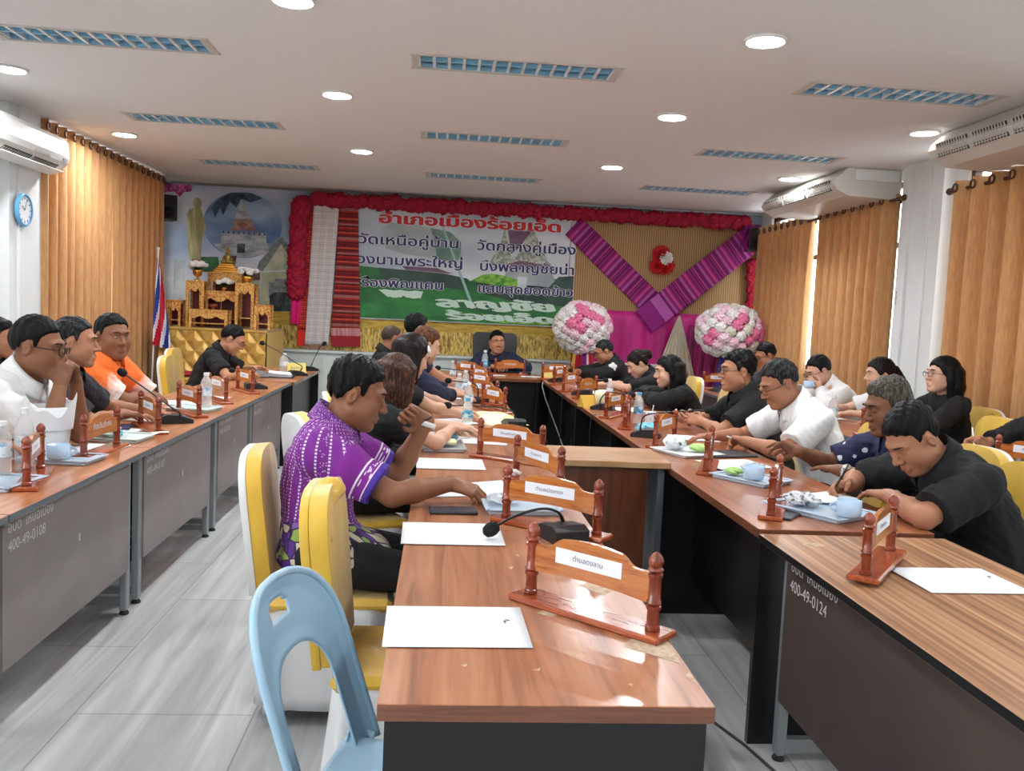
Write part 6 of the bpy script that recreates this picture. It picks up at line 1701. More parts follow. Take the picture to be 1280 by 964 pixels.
def head_frame(yaw, pitch, roll):
    f = np.array([math.cos(yaw) * math.cos(pitch), math.sin(yaw) * math.cos(pitch), -math.sin(pitch)]); r = np.array([math.sin(yaw), -math.cos(yaw), 0]); u = np.cross(r, f)
    c, s = math.cos(roll), math.sin(roll); return np.stack([r * c + u * s, f, u * c - r * s])      # rows: right, forward, up

def build_head(F, Hc, M, s, fem=False, wide=1.0):
    P = lambda x, y, z: Hc + s * (M[0] * x + M[1] * y + M[2] * z)
    sc = lambda *v: np.array(v) * s; w = wide
    F.ell(P(0, -.015, .034), M, sc(.076 * w, .098, .088), .02)
    F.ell(P(0, .028, -.028), M, sc(.067 * w, .064, .086), .03)
    j = .95 if fem else 1.05
    for sx in (-1, 1):
        F.limb(P(sx * .054 * w * j, .0, -.052), P(sx * .026, .062, -.096), .024 * s, .020 * s, .03)
        F.ell(P(sx * .044 * w, .058, -.024), M, sc(.021, .023, .022), .028)
        F.ell(P(sx * .046 * w, .040, -.052), M, sc(.022, .026, .026), .03)
        F.limb(P(sx * .012, .088, .036), P(sx * .046, .072, .030), .012 * s, .009 * s, .016)
    F.ell(P(0, .074, -.098), M, sc(.024, .020, .018), .02)
    for sx in (-1, 1): F.ell(P(sx * .031, .101, .010), M, sc(.019, .018, .014), .012, sub=True)
    for sx in (-1, 1): F.ell(P(sx * .031, .074, .010), M, sc(.0165, .014, .0125), .006)
    F.limb(P(0, .088, .016), P(0, .112, -.024), .0085 * s, .0125 * s, .010)
    for sx in (-1, 1): F.ell(P(sx * .014, .099, -.028), M, sc(.010, .013, .009), .006)
    F.ell(P(0, .087, -.062), M, sc(.024, .0125, .018), .014)
    for sx in (-1, 1): F.limb(P(0, .0985, -.0575), P(sx * .021, .090, -.0645), .0060 * s, .0032 * s, .003)
    F.limb(P(-.016, .0945, -.0705), P(.016, .0945, -.0705), .0070 * s, .0070 * s, .004)
    for sx in (-1, 1): F.limb(P(0, .1010, -.0638), P(sx * .020, .0965, -.0662), .0020 * s, .0016 * s, .002, sub=True)
    for sx in (-1, 1):
        E = np.stack([nrm(M[0] * .92 + M[1] * (-.38 * sx) * 1), nrm(M[1] * .94 + M[0] * .35 * sx - M[2] * .15), M[2]])
        F.ell(P(sx * .078 * w, -.014, -.004), E, sc(.011, .019, .029), .006); F.ell(P(sx * .089 * w, -.008, -.002), E, sc(.007, .010, .018), .006, sub=True)

HL = {  # hairline: (y, zmin) from back to front, in head units
    'short': [(-.2, -.035), (-.09, -.030), (-.055, -.008), (-.035, .018), (-.02, .032), (.004, .034), (.010, .006), (.022, .010), (.030, .052), (.052, .072), (.078, .086), (.2, .092)],
    'full': [(-.2, -.062), (-.09, -.056), (-.05, -.030), (-.03, .012), (-.018, .030), (.006, .032), (.012, .0), (.026, .004), (.033, .048), (.054, .068), (.080, .080), (.2, .086)],
    'bald': [(-.2, -.04), (-.09, -.03), (-.05, .0), (-.02, .035), (.02, .045), (.05, .075), (.07, .095), (.2, .12)],
    'bun': [(-.2, -.09), (-.09, -.085), (-.05, -.05), (-.03, .0), (-.01, .018), (.02, .0), (.040, .01), (.050, .04), (.070, .064), (.088, .074), (.2, .08)],
}
def build_hair(Hc, M, s, style, h, seed, wide=1.0, vol=1.0):
    P = lambda x, y, z: Hc + s * (M[0] * x + M[1] * y + M[2] * z)
    sc = lambda *v: np.array(v) * s
    ext = .16 if style not in ('long', 'bob') else .36
    F = Field(Hc - np.array([.19, .19, ext]), Hc + np.array([.19, .19, .17]), h)
    t = {'bald': .004, 'short': .011, 'full': .016, 'bun': .010, 'long': .012, 'bob': .014, 'pony': .010}[style] * vol
    if style in ('short', 'full', 'bald'):
        F.ell(P(0, -.016, .034), M, sc(.076 * wide + .004, .098 + .005, .088 + .004), .01)
        if style != 'bald': F.ell(P(0, -.016, .056), M, sc(.064 * wide + t * .7, .080 + t, .068 + t * 1.2), .02)
    else: F.ell(P(0, -.016, .036), M, sc(.076 * wide + t, .098 + t, .088 + t * 1.2), .01)
    if style == 'full':
        F.ell(P(0, .016, .092), M, sc(.058 * wide, .056, .036 * vol), .02); F.ell(P(0, -.045, .082), M, sc(.062, .060, .050 * vol), .02)
    hl = HL['bun' if style in ('long', 'bob', 'pony') else style]
    ys = np.array([a for a, _ in hl]); zs = np.array([b for _, b in hl])
    lo = Hc
    def local(X, Y, Z):
        x, y, z = X - lo[0], Y - lo[1], Z - lo[2]
        return [(x * f4(M[i, 0]) + y * f4(M[i, 1]) + z * f4(M[i, 2])) / f4(s) for i in range(3)]
    rnd = np.random.RandomState(seed)
    def keep(X, Y, Z):
        x, y, z = local(X, Y, Z)
        zz = np.interp(y, ys, zs).astype(f4)
        return (zz - z + .0035 * np.sin(x * 130 + y * 170 + seed) + .0025 * np.sin(x * 420 - y * 350)) * s * .8
    F.noise({'short': .004, 'full': .0055}.get(style, .001), 150, seed, squash=(1, 1, .5)) if style != 'bald' else None
    F.cut(keep, .013)
    if style in ('long', 'bob'):
        L = .22 if style == 'bob' else .34
        dn = np.array([0, 0, -1.0])
        for k in range(15):
            a = -1.05 + 2.1 * k / 14 + rnd.uniform(-.05, .05)              # around the back of the head
            top = P(.083 * wide * math.sin(a * 1.35), -.025 - .085 * math.cos(a * 1.2), .03)
            mid = top + dn * .10 * s + M[0] * (.014 * math.sin(a * 1.35)) - M[1] * .008 * math.cos(a)
            end = top + dn * L * rnd.uniform(.9, 1.0) * s + M[0] * (.004 * math.sin(a)) - M[1] * (.006 - .02 * abs(math.sin(a)))
            F.limb(top, mid, .027 * s, .027 * s, .022); F.limb(mid, end, .027 * s, .014 * s, .022)
        for sx in (-1, 1):
            F.limb(P(sx * .060, .035, .085), P(sx * .084, .008, .01), .014 * s, .015 * s, .012)
            F.limb(P(sx * .078, -.005, .06), P(sx * .092, -.006, -.02), .022 * s, .024 * s, .012); F.limb(P(sx * .092, -.006, -.02), P(sx * .086, -.02, -.02) - np.array([0, 0, L * .62]) * s, .024 * s, .016 * s, .012)
        F.noise(.0022, 200, seed + 3, squash=(1, 1, .04))
    if style == 'bun':
        F.ell(P(0, -.125, .035), M, sc(.045, .040, .050), .012)
        F.noise(.005, 170, seed + 4, squash=(.4, 1, 1))
    if style == 'pony':
        F.ell(P(0, -.118, .02), M, sc(.034, .030, .034), .012); a = P(0, -.125, .02); b = P(0, -.165, -.06); F.limb(a, b, .034 * s, .036 * s, .015); F.limb(b, b + np.array([0, 0, -.10]), .036 * s, .016 * s, .015)
        F.noise(.004, 130, seed + 5, squash=(1, 1, .2))
    return F

def person(label, head, yaw, pitch, skin, hair, pelvis, body_yaw, shirt, cuff, right, left, roll=0.0, fem=False, h=.006, hs=1.0, build=1.0, glasses=None, style='short', collar=True, wide=1.0,
           sh_w=None, seed=1, hand_r=None, hand_l=None, poles=None, vol=1.0, brow=True, eyes=True, trousers=None, trim=None, sleeve_fit=1.0, hem=None, stubble=0.0, legs=True, hunch=.04):
    """right/left = (wrist, pointing dir, palm normal, curl, thumb). cuff: fraction of the arm that is sleeved (1 = elbow, 2 = wrist)"""
    deg = math.radians
    Hc = np.array(head, float); M = head_frame(deg(yaw), deg(pitch), deg(roll)); s = hs
    by = deg(body_yaw); fw = np.array([math.cos(by), math.sin(by), 0]); rt = np.array([math.sin(by), -math.cos(by), 0]); up = np.array([0, 0, 1.0])
    pel = np.array(pelvis, float)
    nb = Hc - M[2] * .135 * s - M[1] * .025 * s - fw * .015           # base of the neck
    nb = nb - up * .012
    sp = nrm(nb - pel); Ls = np.linalg.norm(nb - pel); bf = nrm(np.cross(up, rt)); bf = nrm(np.cross(rt, sp)) ; bf = bf if bf @ fw > 0 else -bf
    mid = (pel + nb) / 2 - bf * hunch
    bez = lambda t: pel * (1 - t) ** 2 + 2 * mid * t * (1 - t) + nb * t * t
    shw = sh_w or (.150 if fem else .172) * build
    shc = bez(.88) - bf * .0
    sR, sL = shc + rt * shw, shc - rt * shw
    l1, l2 = (.265, .235) if fem else (.285, .25)
    pr, pl = poles or (rt * .9 - up * .32 - fw * .15, -rt * .9 - up * .32 - fw * .15)
    lf = .012 if cuff <= 1 else .024
    right, left = ((np.array(q[0], float) + (up * lf if .78 < q[0][2] < .812 else 0),) + tuple(q[1:]) for q in (right, left))
    def arm(sh, wr, pole, out):                # elbows rest on the desk, not in it
        for w in np.arange(0, 1.31, .04):
            e = ik(sh, wr, l1, l2, np.array(pole) * (1 - w) + w * (out + up * .2))
            if e[2] >= (.789 if cuff <= 1 else .816) or wr[2] < .7 or wr[2] > .97: break
        return e
    eR = arm(sR, right[0], pr, rt); eL = arm(sL, left[0], pl, -rt)
    allp = np.array([Hc, pel, sR, sL, eR, eL, right[0], left[0]])
    lo = allp.min(0) - .20; hi = allp.max(0) + .20; hi[2] = max(hi[2], Hc[2] + .16)
    # ---- body
    F = Field(lo, hi, h)
    prof = [(0, .150, .105), (.16, .150, .108), (.34, .140, .102), (.52, .142, .108), (.68, .150, .110), (.82, .140, .098), (.93, .090, .070)]
    fb = (.92 if fem else 1.0) * build
    for t, a, b in prof:
        tt = min(1, t + .05); ax = nrm(bez(tt) - bez(t - .05)); bb = nrm(np.cross(rt, ax)); bb = bb if bb @ fw > 0 else -bb
        F.ell(bez(t), np.stack([rt, bb, ax]), np.array((a * fb, b * fb, .085)), .04)
    hb = Hc - M[2] * .03 * s - M[1] * .022 * s
    rn = (.046 if fem else .055) * (.5 + .5 * build)
    F.limb(hb, nb - sp * .03, rn, rn * 1.12, .02)
    for sh, el, (wr, dd, nn, cu, th), rr in ((sR, eR, right, True), (sL, eL, left, False)):
        wr = np.array(wr, float); k = (.88 if fem else 1.0) * (.4 + .6 * build)
        F.limb(nb - sp * .02, sh, .048 * k, .052 * k, .035)
        F.limb(sh, el, .050 * k, .040 * k, .02); m_ = el + (wr - el) * .35; F.limb(el, m_, .039 * k, .041 * k, .015); F.limb(m_, wr, .040 * k, .0255 * k, .015)
        hand(F, wr + nrm(dd) * .005, dd, nn, .95 * (.92 if fem else 1.0), cu, th, rr, r=max(.0088, h * 1.25))
    build_head(F, Hc, M, s, fem, wide)
    base = np.array(lin([c / 255 for c in SKINS[skin]])); lip = base * np.array((.90, .66, .64)) + np.array((.015, 0, 0)); dark = base * .42
    def col(P):
        q = ((P - Hc) @ M.T) / s; c = np.tile(base, (len(P), 1))
        n = .5 + .5 * np.sin(P[:, 0] * 60 + np.sin(P[:, 2] * 50)) * np.sin(P[:, 1] * 55 + P[:, 2] * 40); c *= (.96 + .07 * n)[:, None]
        def blend(m, k):
            m = np.clip(m, 0, 1)[:, None]; c[:] = c * (1 - m) + np.array(k) * m
        blend(1.6 - np.sqrt((q[:, 0] / .017) ** 2 + ((q[:, 2] + .064) / .0085) ** 2 + ((q[:, 1] - .098) / .016) ** 2) * 1.4, lip)
        front = (q[:, 1] > .03)
        if stubble: blend(stubble * front * np.clip((-.035 - q[:, 2]) / .02, 0, 1) * (np.abs(q[:, 2]) < .13), base * .62)
        blend(.35 * np.exp(-((np.abs(q[:, 0]) - .04) / .018) ** 2 - ((q[:, 2] + .028) / .018) ** 2) * front, base * np.array((1.05, .82, .80)))
        # lash line
        e = np.sqrt(((np.abs(q[:, 0]) - .031) / .016) ** 2 + ((q[:, 2] - (.0035 if not eyes else .012)) / .0035) ** 2)
        blend((1.5 - e * 1.2) * (q[:, 1] > .06) * .85, dark * .5)
        if style in ('bald', 'short', 'full'):    # cropped sides
            m = np.exp(-((q[:, 2] - .005) / .035) ** 2) * (q[:, 1] < .03) * (np.abs(q[:, 0]) < .082); m *= (q[:, 2] > -.075) * (1 if style == 'bald' else .8) * (q[:, 1] < (.02))
            ear = ((np.abs(q[:, 0]) > .0735) & (q[:, 1] > -.045)) | ((q[:, 1] > -.034) & (q[:, 2] < .006)); m = m * (~ear)
            blend(m * .75, np.array(lin((.20, .17, .15))))
        return c
    body = F.mesh('person', M_skin, col)
    root = bpy.data.objects.new('person', body); COL.objects.link(root); tag(root, label, 'person')
    # ---- shirt
    S_ = Field(lo, hi, max(h, .006)); ez = .013 if build <= 1.05 else .015
    hemd = .0
    for t, a, b in [(-.05, .158, .118)] * (1 if hem is None else 0) + prof[:-1] + [(.90, .105, .085)]:
        tt = min(1, t + .05); ax = nrm(bez(tt) - bez(max(t - .05, -.02))); bb = nrm(np.cross(rt, ax)); bb = bb if bb @ fw > 0 else -bb
        S_.ell(bez(t), np.stack([rt, bb, ax]), np.array((a * fb + ez, b * fb + ez, .085 + ez)), .04)
    if hem:                       # long untucked tail over the lap and hips
        S_.ell(pel - up * .02 + fw * .05, np.stack([rt, fw, up]), np.array((.19 * fb, .20, .10)), .05)
    for sh, el, wr in ((sR, eR, right[0]), (sL, eL, left[0])):
        k = (.88 if fem else 1.0) * (.4 + .6 * build); wr = np.array(wr, float)
        S_.limb(nb - sp * .045, sh, .046 * k + ez, .058 * k + ez, .035)
        g = ez + .012 * sleeve_fit
        if cuff <= 1: S_.limb(sh, sh + (el - sh) * cuff, .054 * k + g, .049 * k + g, .02)
        else:
            S_.limb(sh, el, .054 * k + g, .046 * k + g, .02); S_.limb(el, el + (wr - el) * (cuff - 1), .046 * k + g, .031 * k + g * .9, .02)
    S_.noise(.007, 38, seed, squash=(1, 1, .55)); S_.noise(.0034, 84, seed + 9)
    ncut = nb + M[1] * .02 - sp * .005; nr = rn * 1.22
    S_.limb(nb - sp * .02, hb + M[2] * .05, nr, nr * 1.05, .006, sub=True)
    ends = []
    for sh, el, wr in ((sR, eR, right[0]), (sL, eL, left[0])):       # flat sleeve ends
        wr = np.array(wr, float)
        if cuff <= 1: c = sh + (el - sh) * cuff; ax = nrm(el - sh)
        else: c = el + (wr - el) * (cuff - 1); ax = nrm(wr - el)
        w = S_.sl(c - .13, c + .13)
        if w:
            q, X, Y, Z = w; d = (X - c[0]) * ax[0] + (Y - c[1]) * ax[1] + (Z - c[2]) * ax[2]; rr = np.sqrt(np.maximum((X - c[0]) ** 2 + (Y - c[1]) ** 2 + (Z - c[2]) ** 2 - d * d, 0))
            sd = np.where(rr < .105, -d, 9).astype(f4)
            a = S_.a[q]; S_.a[q] = np.where((rr < .105) & (d > -.02), np.maximum(a, d.astype(f4)), a)
        ends.append((c, ax))
    zc = pel[2] - (.02 if hem is None else .09)
    S_.cut(lambda X, Y, Z: (zc - Z) + 0 * X + 0 * Y, .003)
    # pattern frame for the cloth: (side, front, along the spine), stored as a colour layer for woven patterns
    scol = None
    if isinstance(shirt, tuple) and shirt[0] == 'fn':
        smat, fnc = shirt[1], shirt[2]
        ctx = dict(pel=pel, nb=nb, rt=rt, fw=fw, sp=sp, bf=bf, Ls=Ls, sR=sR, sL=sL, eR=eR, eL=eL, ends=ends)
        scol = lambda P: fnc(P, ctx)
    else: smat = shirt
    o = link('shirt' if cuff <= 1 else 'jacket', S_.mesh('shirt', smat, scol), root)
    # ---- collar
    if collar:
        mb = MB(); mb.smooth = True; n = 40
        na = nrm(nrm(hb - nb) + sp * .6); cen = nb + na * .036; a1 = nrm(np.cross(na, rt)); a1 = a1 if a1 @ fw > 0 else -a1
        tilt = .020
        def cf(u, v):
            an = .28 + (2 * PI - .56) * u; c, s2 = math.cos(an), math.sin(an)     # opening at the front (an=0)
            w = abs(2 * v - 1)                       # stands up, then folds over
            r = rn * 1.22 + .004 + (.0 if v < .5 else .030 * (v - .5) * 2) + .006 * (1 - w)
            hgt = .026 * (1 - w) * (1.25 - .35 * c) + (-.010 if v < .5 else -.026 - .020 * max(0, c)) * w
            p = cen + a1 * (c * r * 1.08 + .004) + rt * (s2 * r) + na * (hgt - tilt * (c + .2) * 1.2)
            return tuple(p)
        mb.grid(cf, n, 8); oc = mb.build('collar', trim or (smat if scol is None else shirt[3]), root); oc.modifiers.new('thickness', 'SOLIDIFY').thickness = .004
    # ---- trousers, shoes
    if legs:
        T = Field(np.minimum(pel, pel + fw * .5) - np.array([.32, .32, .60]), np.maximum(pel, pel + fw * .5) + np.array([.32, .32, .22]), .011)
        T.ell(pel - up * .005, np.stack([rt, fw, up]), np.array((.172 * fb, .135 * fb, .105)), .03)
        for sg in (-1, 1):
            hp = pel + rt * sg * .085 * fb - up * .015; kn = hp + fw * .40 + rt * sg * .03; kn[2] = .50; ft = kn + fw * .02; ft[2] = .10
            T.limb(hp, kn, .088 * fb, .064, .04); T.limb(kn, ft, .062, .050, .02)
        link('trousers', T.mesh('trousers', trousers or M_trous), root)
        for sg in (-1, 1):
            hp = pel + rt * sg * .085 * fb; ft = hp + fw * .42 + rt * sg * .03; ft[2] = .04
            mb = MB(); mb.smooth = True
            mb.T = Matrix(((fw[0], -rt[0], 0, ft[0]), (fw[1], -rt[1], 0, ft[1]), (0, 0, 1, 0), (0, 0, 0, 1)))
            mb.grid(lambda u, v: ((.05 + .135 * math.cos(u * 2 * PI) * math.sin(v * PI)), .046 * math.sin(u * 2 * PI) * math.sin(v * PI) * (1 + .1 * math.cos(u * 2 * PI)), max(.002, .045 - .052 * math.cos(v * PI) - .02 * math.cos(u * 2 * PI) * (1 - v) * 0)), 18, 10)
            mb.build('shoe', M_shoe, root)
    # ---- hair
    if hair:
        hm = HAIR[hair]; H = build_hair(Hc, M, s, style, max(h * .8, .0042), seed, wide, vol)
        link('hair', H.mesh('hair', hm), root)
    MH = Matrix(((M[0][0], M[1][0], M[2][0], Hc[0]), (M[0][1], M[1][1], M[2][1], Hc[1]), (M[0][2], M[1][2], M[2][2], Hc[2]), (0, 0, 0, 1))) @ Matrix.Scale(s, 4)
    if brow:
        for sx in (-1, 1):
            mb = MB(); mb.smooth = True; mb.T = MH
            mb.tube([(sx * .014, .0985, .0330), (sx * .028, .0985, .0375), (sx * .040, .091, .0375), (sx * .050, .080, .0335)], [.0028, .0038, .0032, .0012], 6); mb.build('eyebrow', M_brow, root)
    if eyes:
        for sx in (-1, 1):
            mb = MB(); mb.smooth = True; mb.T = MH
            mb.m = 0; mb.ball((sx * .031, .0765, .0095), (.0135, .0125, .0062), 14, 10); mb.m = 1; mb.ball((sx * .031, .0835, .0095), (.0056, .0062, .0056), 12, 8)
            mb.build('eye', [M_eyew, M_iris], root)
    if glasses:
        g = bpy.data.objects.new('spectacles', None); mb = MB(); mb.smooth = True; mb.T = MH
        for sx in (-1, 1):
            pts = []
            for k in range(20):
                a = 2 * PI * k / 20; c, s2 = math.cos(a), math.sin(a)
                pts.append((sx * .033 + .024 * abs(c) ** .7 * (1 if c >= 0 else -1), .112 - .006 * abs(sx * .033 + .024 * c) / .057, .004 + .017 * abs(s2) ** .7 * (1 if s2 >= 0 else -1)))
            mb.tube(pts, .0018 if glasses == 'thin' else .0026, 6, closed=True)
            mb.tube([(sx * .057, .104, .012), (sx * .078 * wide, .07, .012), (sx * .083 * wide, -.005, .012), (sx * .082 * wide, -.025, -.002)], .0020, 6)
        mb.tube([(-.010, .113, .010), (0, .117, .013), (.010, .113, .010)], .0020, 6)
        g = mb.build('spectacles', M_glfr, root)
        mb = MB(); mb.T = MH
        for sx in (-1, 1): mb.add([(sx * .033 + .022 * math.cos(2 * PI * k / 16), .108, .004 + .016 * math.sin(2 * PI * k / 16)) for k in range(16)], [tuple(range(16))])
        mb.build('lens', M_lens, g)
    return root, dict(eR=eR, eL=eL, sR=sR, sL=sL, nb=nb, pel=pel, M=M, Hc=Hc, rt=rt, fw=fw, sp=sp)

def wristband(root, name, c, ax, r, w, m, face=None):
    ax = Vector(nrm(ax)); q = ax.to_track_quat('Z', 'Y').to_matrix()
    mb = MB(); mb.smooth = True; mb.lathe([(r, -w / 2), (r + .003, -w / 2), (r + .003, w / 2), (r, w / 2), (r, -w / 2)], 24, tuple(c), q, cap=False)
    o = mb.build(name, m, root)
    if face is not None:
        f = Vector(nrm(face)); p = Vector(c) + f * (r + .004)
        mb = MB(); mb.smooth = True; mb.lathe([(.0, -.004), (.018, -.004), (.019, .003), (.016, .006), (.0, .006)], 24, tuple(p), f.to_track_quat('Z', 'Y').to_matrix(), cap=False); mb.build('watch_face', mat('watch_dial', rgb(190, 186, 176), .25, metal=.6), o)
    return o
# ------------------------------------------------------------------ clothing cloths
def cloth(name, c1, c2=None, rough=.85): return mat(name, c1, rough, noise=(c2 or c1, (60, 60, 60), 3, .35, .7), bump=((700, 700, 700), .12, .001), sheen=.0)
C_black = cloth('black_cotton', rgb(13, 13, 16), rgb(20, 20, 23)); C_blk2 = cloth('charcoal_cotton', rgb(38, 38, 44), rgb(48, 48, 54)); C_white = cloth('white_pique', rgb(222, 221, 220), rgb(230, 230, 230))
C_navyj = cloth('navy_jacket_cloth', rgb(26, 32, 54), rgb(36, 42, 66)); C_grey = cloth('dark_grey_cotton', rgb(60, 62, 66), rgb(72, 74, 78))
def node_cloth(name, build):
    m = bpy.data.materials.new(name); m.use_nodes = True; nt = m.node_tree; b = nt.nodes['Principled BSDF']; b.inputs['Roughness'].default_value = .8
    a = nt.nodes.new('ShaderNodeAttribute'); a.attribute_name = 'Col'; sp = nt.nodes.new('ShaderNodeSeparateXYZ'); nt.links.new(a.outputs['Vector'], sp.inputs[0])
    build(nt, b, a, sp); return m
def mth(nt, op, a, b=None, c=None):
    n = nt.nodes.new('ShaderNodeMath'); n.operation = op
    for i, v in enumerate((a, b, c)):
        if v is None: continue
        if isinstance(v, (int, float)): n.inputs[i].default_value = v
        else: nt.links.new(v, n.inputs[i])
    return n.outputs[0]
def mixc(nt, f, a, b):
    n = nt.nodes.new('ShaderNodeMix'); n.data_type = 'RGBA'
    if isinstance(f, (int, float)): n.inputs[0].default_value = f
    else: nt.links.new(f, n.inputs[0])
    for i, v in ((6, a), (7, b)):
        if isinstance(v, tuple): n.inputs[i].default_value = v
        else: nt.links.new(v, n.inputs[i])
    return n.outputs[2]
def purple(nt, b, a, sp):
    u, v, reg = sp.outputs[0], sp.outputs[1], sp.outputs[2]
    base, pale = rgb(116, 30, 134), rgb(220, 200, 226)
    vio, white = rgb(74, 44, 150), rgb(220, 214, 224)
    fu = mth(nt, 'FRACT', mth(nt, 'MULTIPLY', u, 1 / .034))
    line = mth(nt, 'LESS_THAN', mth(nt, 'ABSOLUTE', mth(nt, 'SUBTRACT', fu, .5)), .085)
    dots = mth(nt, 'GREATER_THAN', mth(nt, 'SINE', mth(nt, 'MULTIPLY', v, 520)), -.25)
    l1 = mth(nt, 'MULTIPLY', line, dots)
    vor = nt.nodes.new('ShaderNodeTexVoronoi'); vor.inputs['Scale'].default_value = 120; nt.links.new(a.outputs['Vector'], vor.inputs[0])
    fu2 = mth(nt, 'FRACT', mth(nt, 'MULTIPLY', u, 1 / .068))
    lace = mth(nt, 'MULTIPLY', mth(nt, 'LESS_THAN', vor.outputs[0], .28), mth(nt, 'LESS_THAN', mth(nt, 'ABSOLUTE', mth(nt, 'SUBTRACT', fu2, .5)), .17))
    pat = mth(nt, 'MAXIMUM', l1, mth(nt, 'MULTIPLY', lace, .55))
    c = mixc(nt, pat, base, pale)
    # hem: flowers on violet
    fl = nt.nodes.new('ShaderNodeTexVoronoi'); fl.inputs['Scale'].default_value = 30; nt.links.new(a.outputs['Vector'], fl.inputs[0])
    rp = nt.nodes.new('ShaderNodeValToRGB'); rp.color_ramp.interpolation = 'CONSTANT'; e = rp.color_ramp.elements
    e[0].color = rgb(90, 50, 140); e[1].position = .3; e[1].color = rgb(206, 196, 170); k = e.new(.5); k.color = rgb(150, 176, 84); k = e.new(.66); k.color = rgb(128, 96, 170); k = e.new(.84); k.color = rgb(66, 34, 96)
    nt.links.new(fl.outputs['Color'], rp.inputs[0])
    ed = nt.nodes.new('ShaderNodeTexVoronoi'); ed.feature = 'DISTANCE_TO_EDGE'; ed.inputs['Scale'].default_value = 30; nt.links.new(a.outputs['Vector'], ed.inputs[0])
    flo = mixc(nt, mth(nt, 'LESS_THAN', ed.outputs[0], .07), rp.outputs[0], rgb(60, 30, 84))
    c = mixc(nt, mth(nt, 'LESS_THAN', v, mth(nt, 'MULTIPLY_ADD', fl.outputs[0], .05, .075)), c, flo)
    c = mixc(nt, mth(nt, 'LESS_THAN', v, -.045), c, vio)
    # sleeve: plain purple, one white line, lace band, violet hem (v = distance from the sleeve end)
    ln = mth(nt, 'MAXIMUM', mth(nt, 'LESS_THAN', mth(nt, 'ABSOLUTE', mth(nt, 'SUBTRACT', v, .062)), .0032), mth(nt, 'LESS_THAN', mth(nt, 'ABSOLUTE', mth(nt, 'SUBTRACT', v, .026)), .002))
    lb = mth(nt, 'MULTIPLY', mth(nt, 'LESS_THAN', vor.outputs[0], .34), mth(nt, 'MULTIPLY', mth(nt, 'GREATER_THAN', v, .028), mth(nt, 'LESS_THAN', v, .052)))
    sc = mixc(nt, mth(nt, 'MAXIMUM', ln, lb), mixc(nt, mth(nt, 'LESS_THAN', v, .022), rgb(122, 26, 136), vio), white)
    c = mixc(nt, mth(nt, 'GREATER_THAN', reg, .5), c, sc)
    nt.links.new(c, b.inputs['Base Color'])
C_purple = node_cloth('purple_woven_silk', purple)
C_purpc = mat('purple_collar_cloth', rgb(104, 40, 128), .8, noise=(rgb(190, 150, 200), (180, 180, 180), 2, .56, .6))
def coords(P, c):
    d = P - c['pel']; v = d @ c['sp']; u = np.arctan2(d @ c['rt'], d @ c['bf']) * .16
    reg = np.zeros(len(P))
    for sh, el, (e, ax) in ((c['sR'], c['eR'], c['ends'][0]), (c['sL'], c['eL'], c['ends'][1])):
        t = (P - sh) @ ax; r = np.linalg.norm(P - sh - t[:, None] * ax, axis=1); m = (t > .085) & (r < .105) & (t < np.linalg.norm(e - sh) + .05)
        reg[m] = 1; v = np.where(m, np.linalg.norm(e - sh) - t, v)
    return np.stack([u + .6, v, reg], 1)
def orange(nt, b, a, sp):
    nz = nt.nodes.new('ShaderNodeTexNoise'); nz.inputs['Scale'].default_value = 26; nt.links.new(a.outputs['Vector'], nz.inputs[0])
    f = mth(nt, 'ADD', sp.outputs[1], mth(nt, 'MULTIPLY', mth(nt, 'SUBTRACT', nz.outputs[0], .5), .14))
    r = nt.nodes.new('ShaderNodeValToRGB'); e = r.color_ramp.elements; e[0].position = .16; e[0].color = rgb(232, 226, 218); e[1].position = .30; e[1].color = rgb(238, 110, 34); k = e.new(.25); k.color = rgb(240, 170, 110)
    nt.links.new(f, r.inputs[0])
    sl = nt.nodes.new('ShaderNodeValToRGB'); e = sl.color_ramp.elements; e[0].position = .02; e[0].color = rgb(232, 226, 218); e[1].position = .12; e[1].color = rgb(238, 110, 34)
    nt.links.new(f, sl.inputs[0])
    nt.links.new(mixc(nt, mth(nt, 'GREATER_THAN', sp.outputs[2], .5), r.outputs[0], sl.outputs[0]), b.inputs['Base Color'])
C_orange = node_cloth('orange_white_sports_cloth', orange); C_orangec = mat('orange_collar_cloth', rgb(226, 92, 24), .8)
def navy(nt, b, a, sp):
    tc = nt.nodes.new('ShaderNodeTexCoord'); v = nt.nodes.new('ShaderNodeTexVoronoi'); v.inputs['Scale'].default_value = 15; v.inputs['Randomness'].default_value = .8; nt.links.new(tc.outputs['Object'], v.inputs[0])
    n = nt.nodes.new('ShaderNodeTexNoise'); n.inputs['Scale'].default_value = 90; nt.links.new(tc.outputs['Object'], n.inputs[0])
    d = mth(nt, 'ADD', v.outputs[0], mth(nt, 'MULTIPLY', n.outputs[0], .16))
    nt.links.new(mixc(nt, mth(nt, 'LESS_THAN', d, .27), rgb(24, 26, 66), rgb(206, 204, 214)), b.inputs['Base Color'])
C_navy = node_cloth('navy_motif_cloth', navy); C_navyc = mat('navy_plain_cloth', rgb(24, 26, 62), .8)

FLAT = (.12, .15, .15, .18); REL = (.20, .24, .28, .32); FIST = (.85, .95, 1.0, 1.0); GRIP = (.6, .7, .85, .95)
def X_(v): return np.array(v, float)
DN = (0, 0, -1)
PEOPLE = []
def add(*a, **k):
    r, j = person(*a, **k); PEOPLE.append((r, j)); return r, j

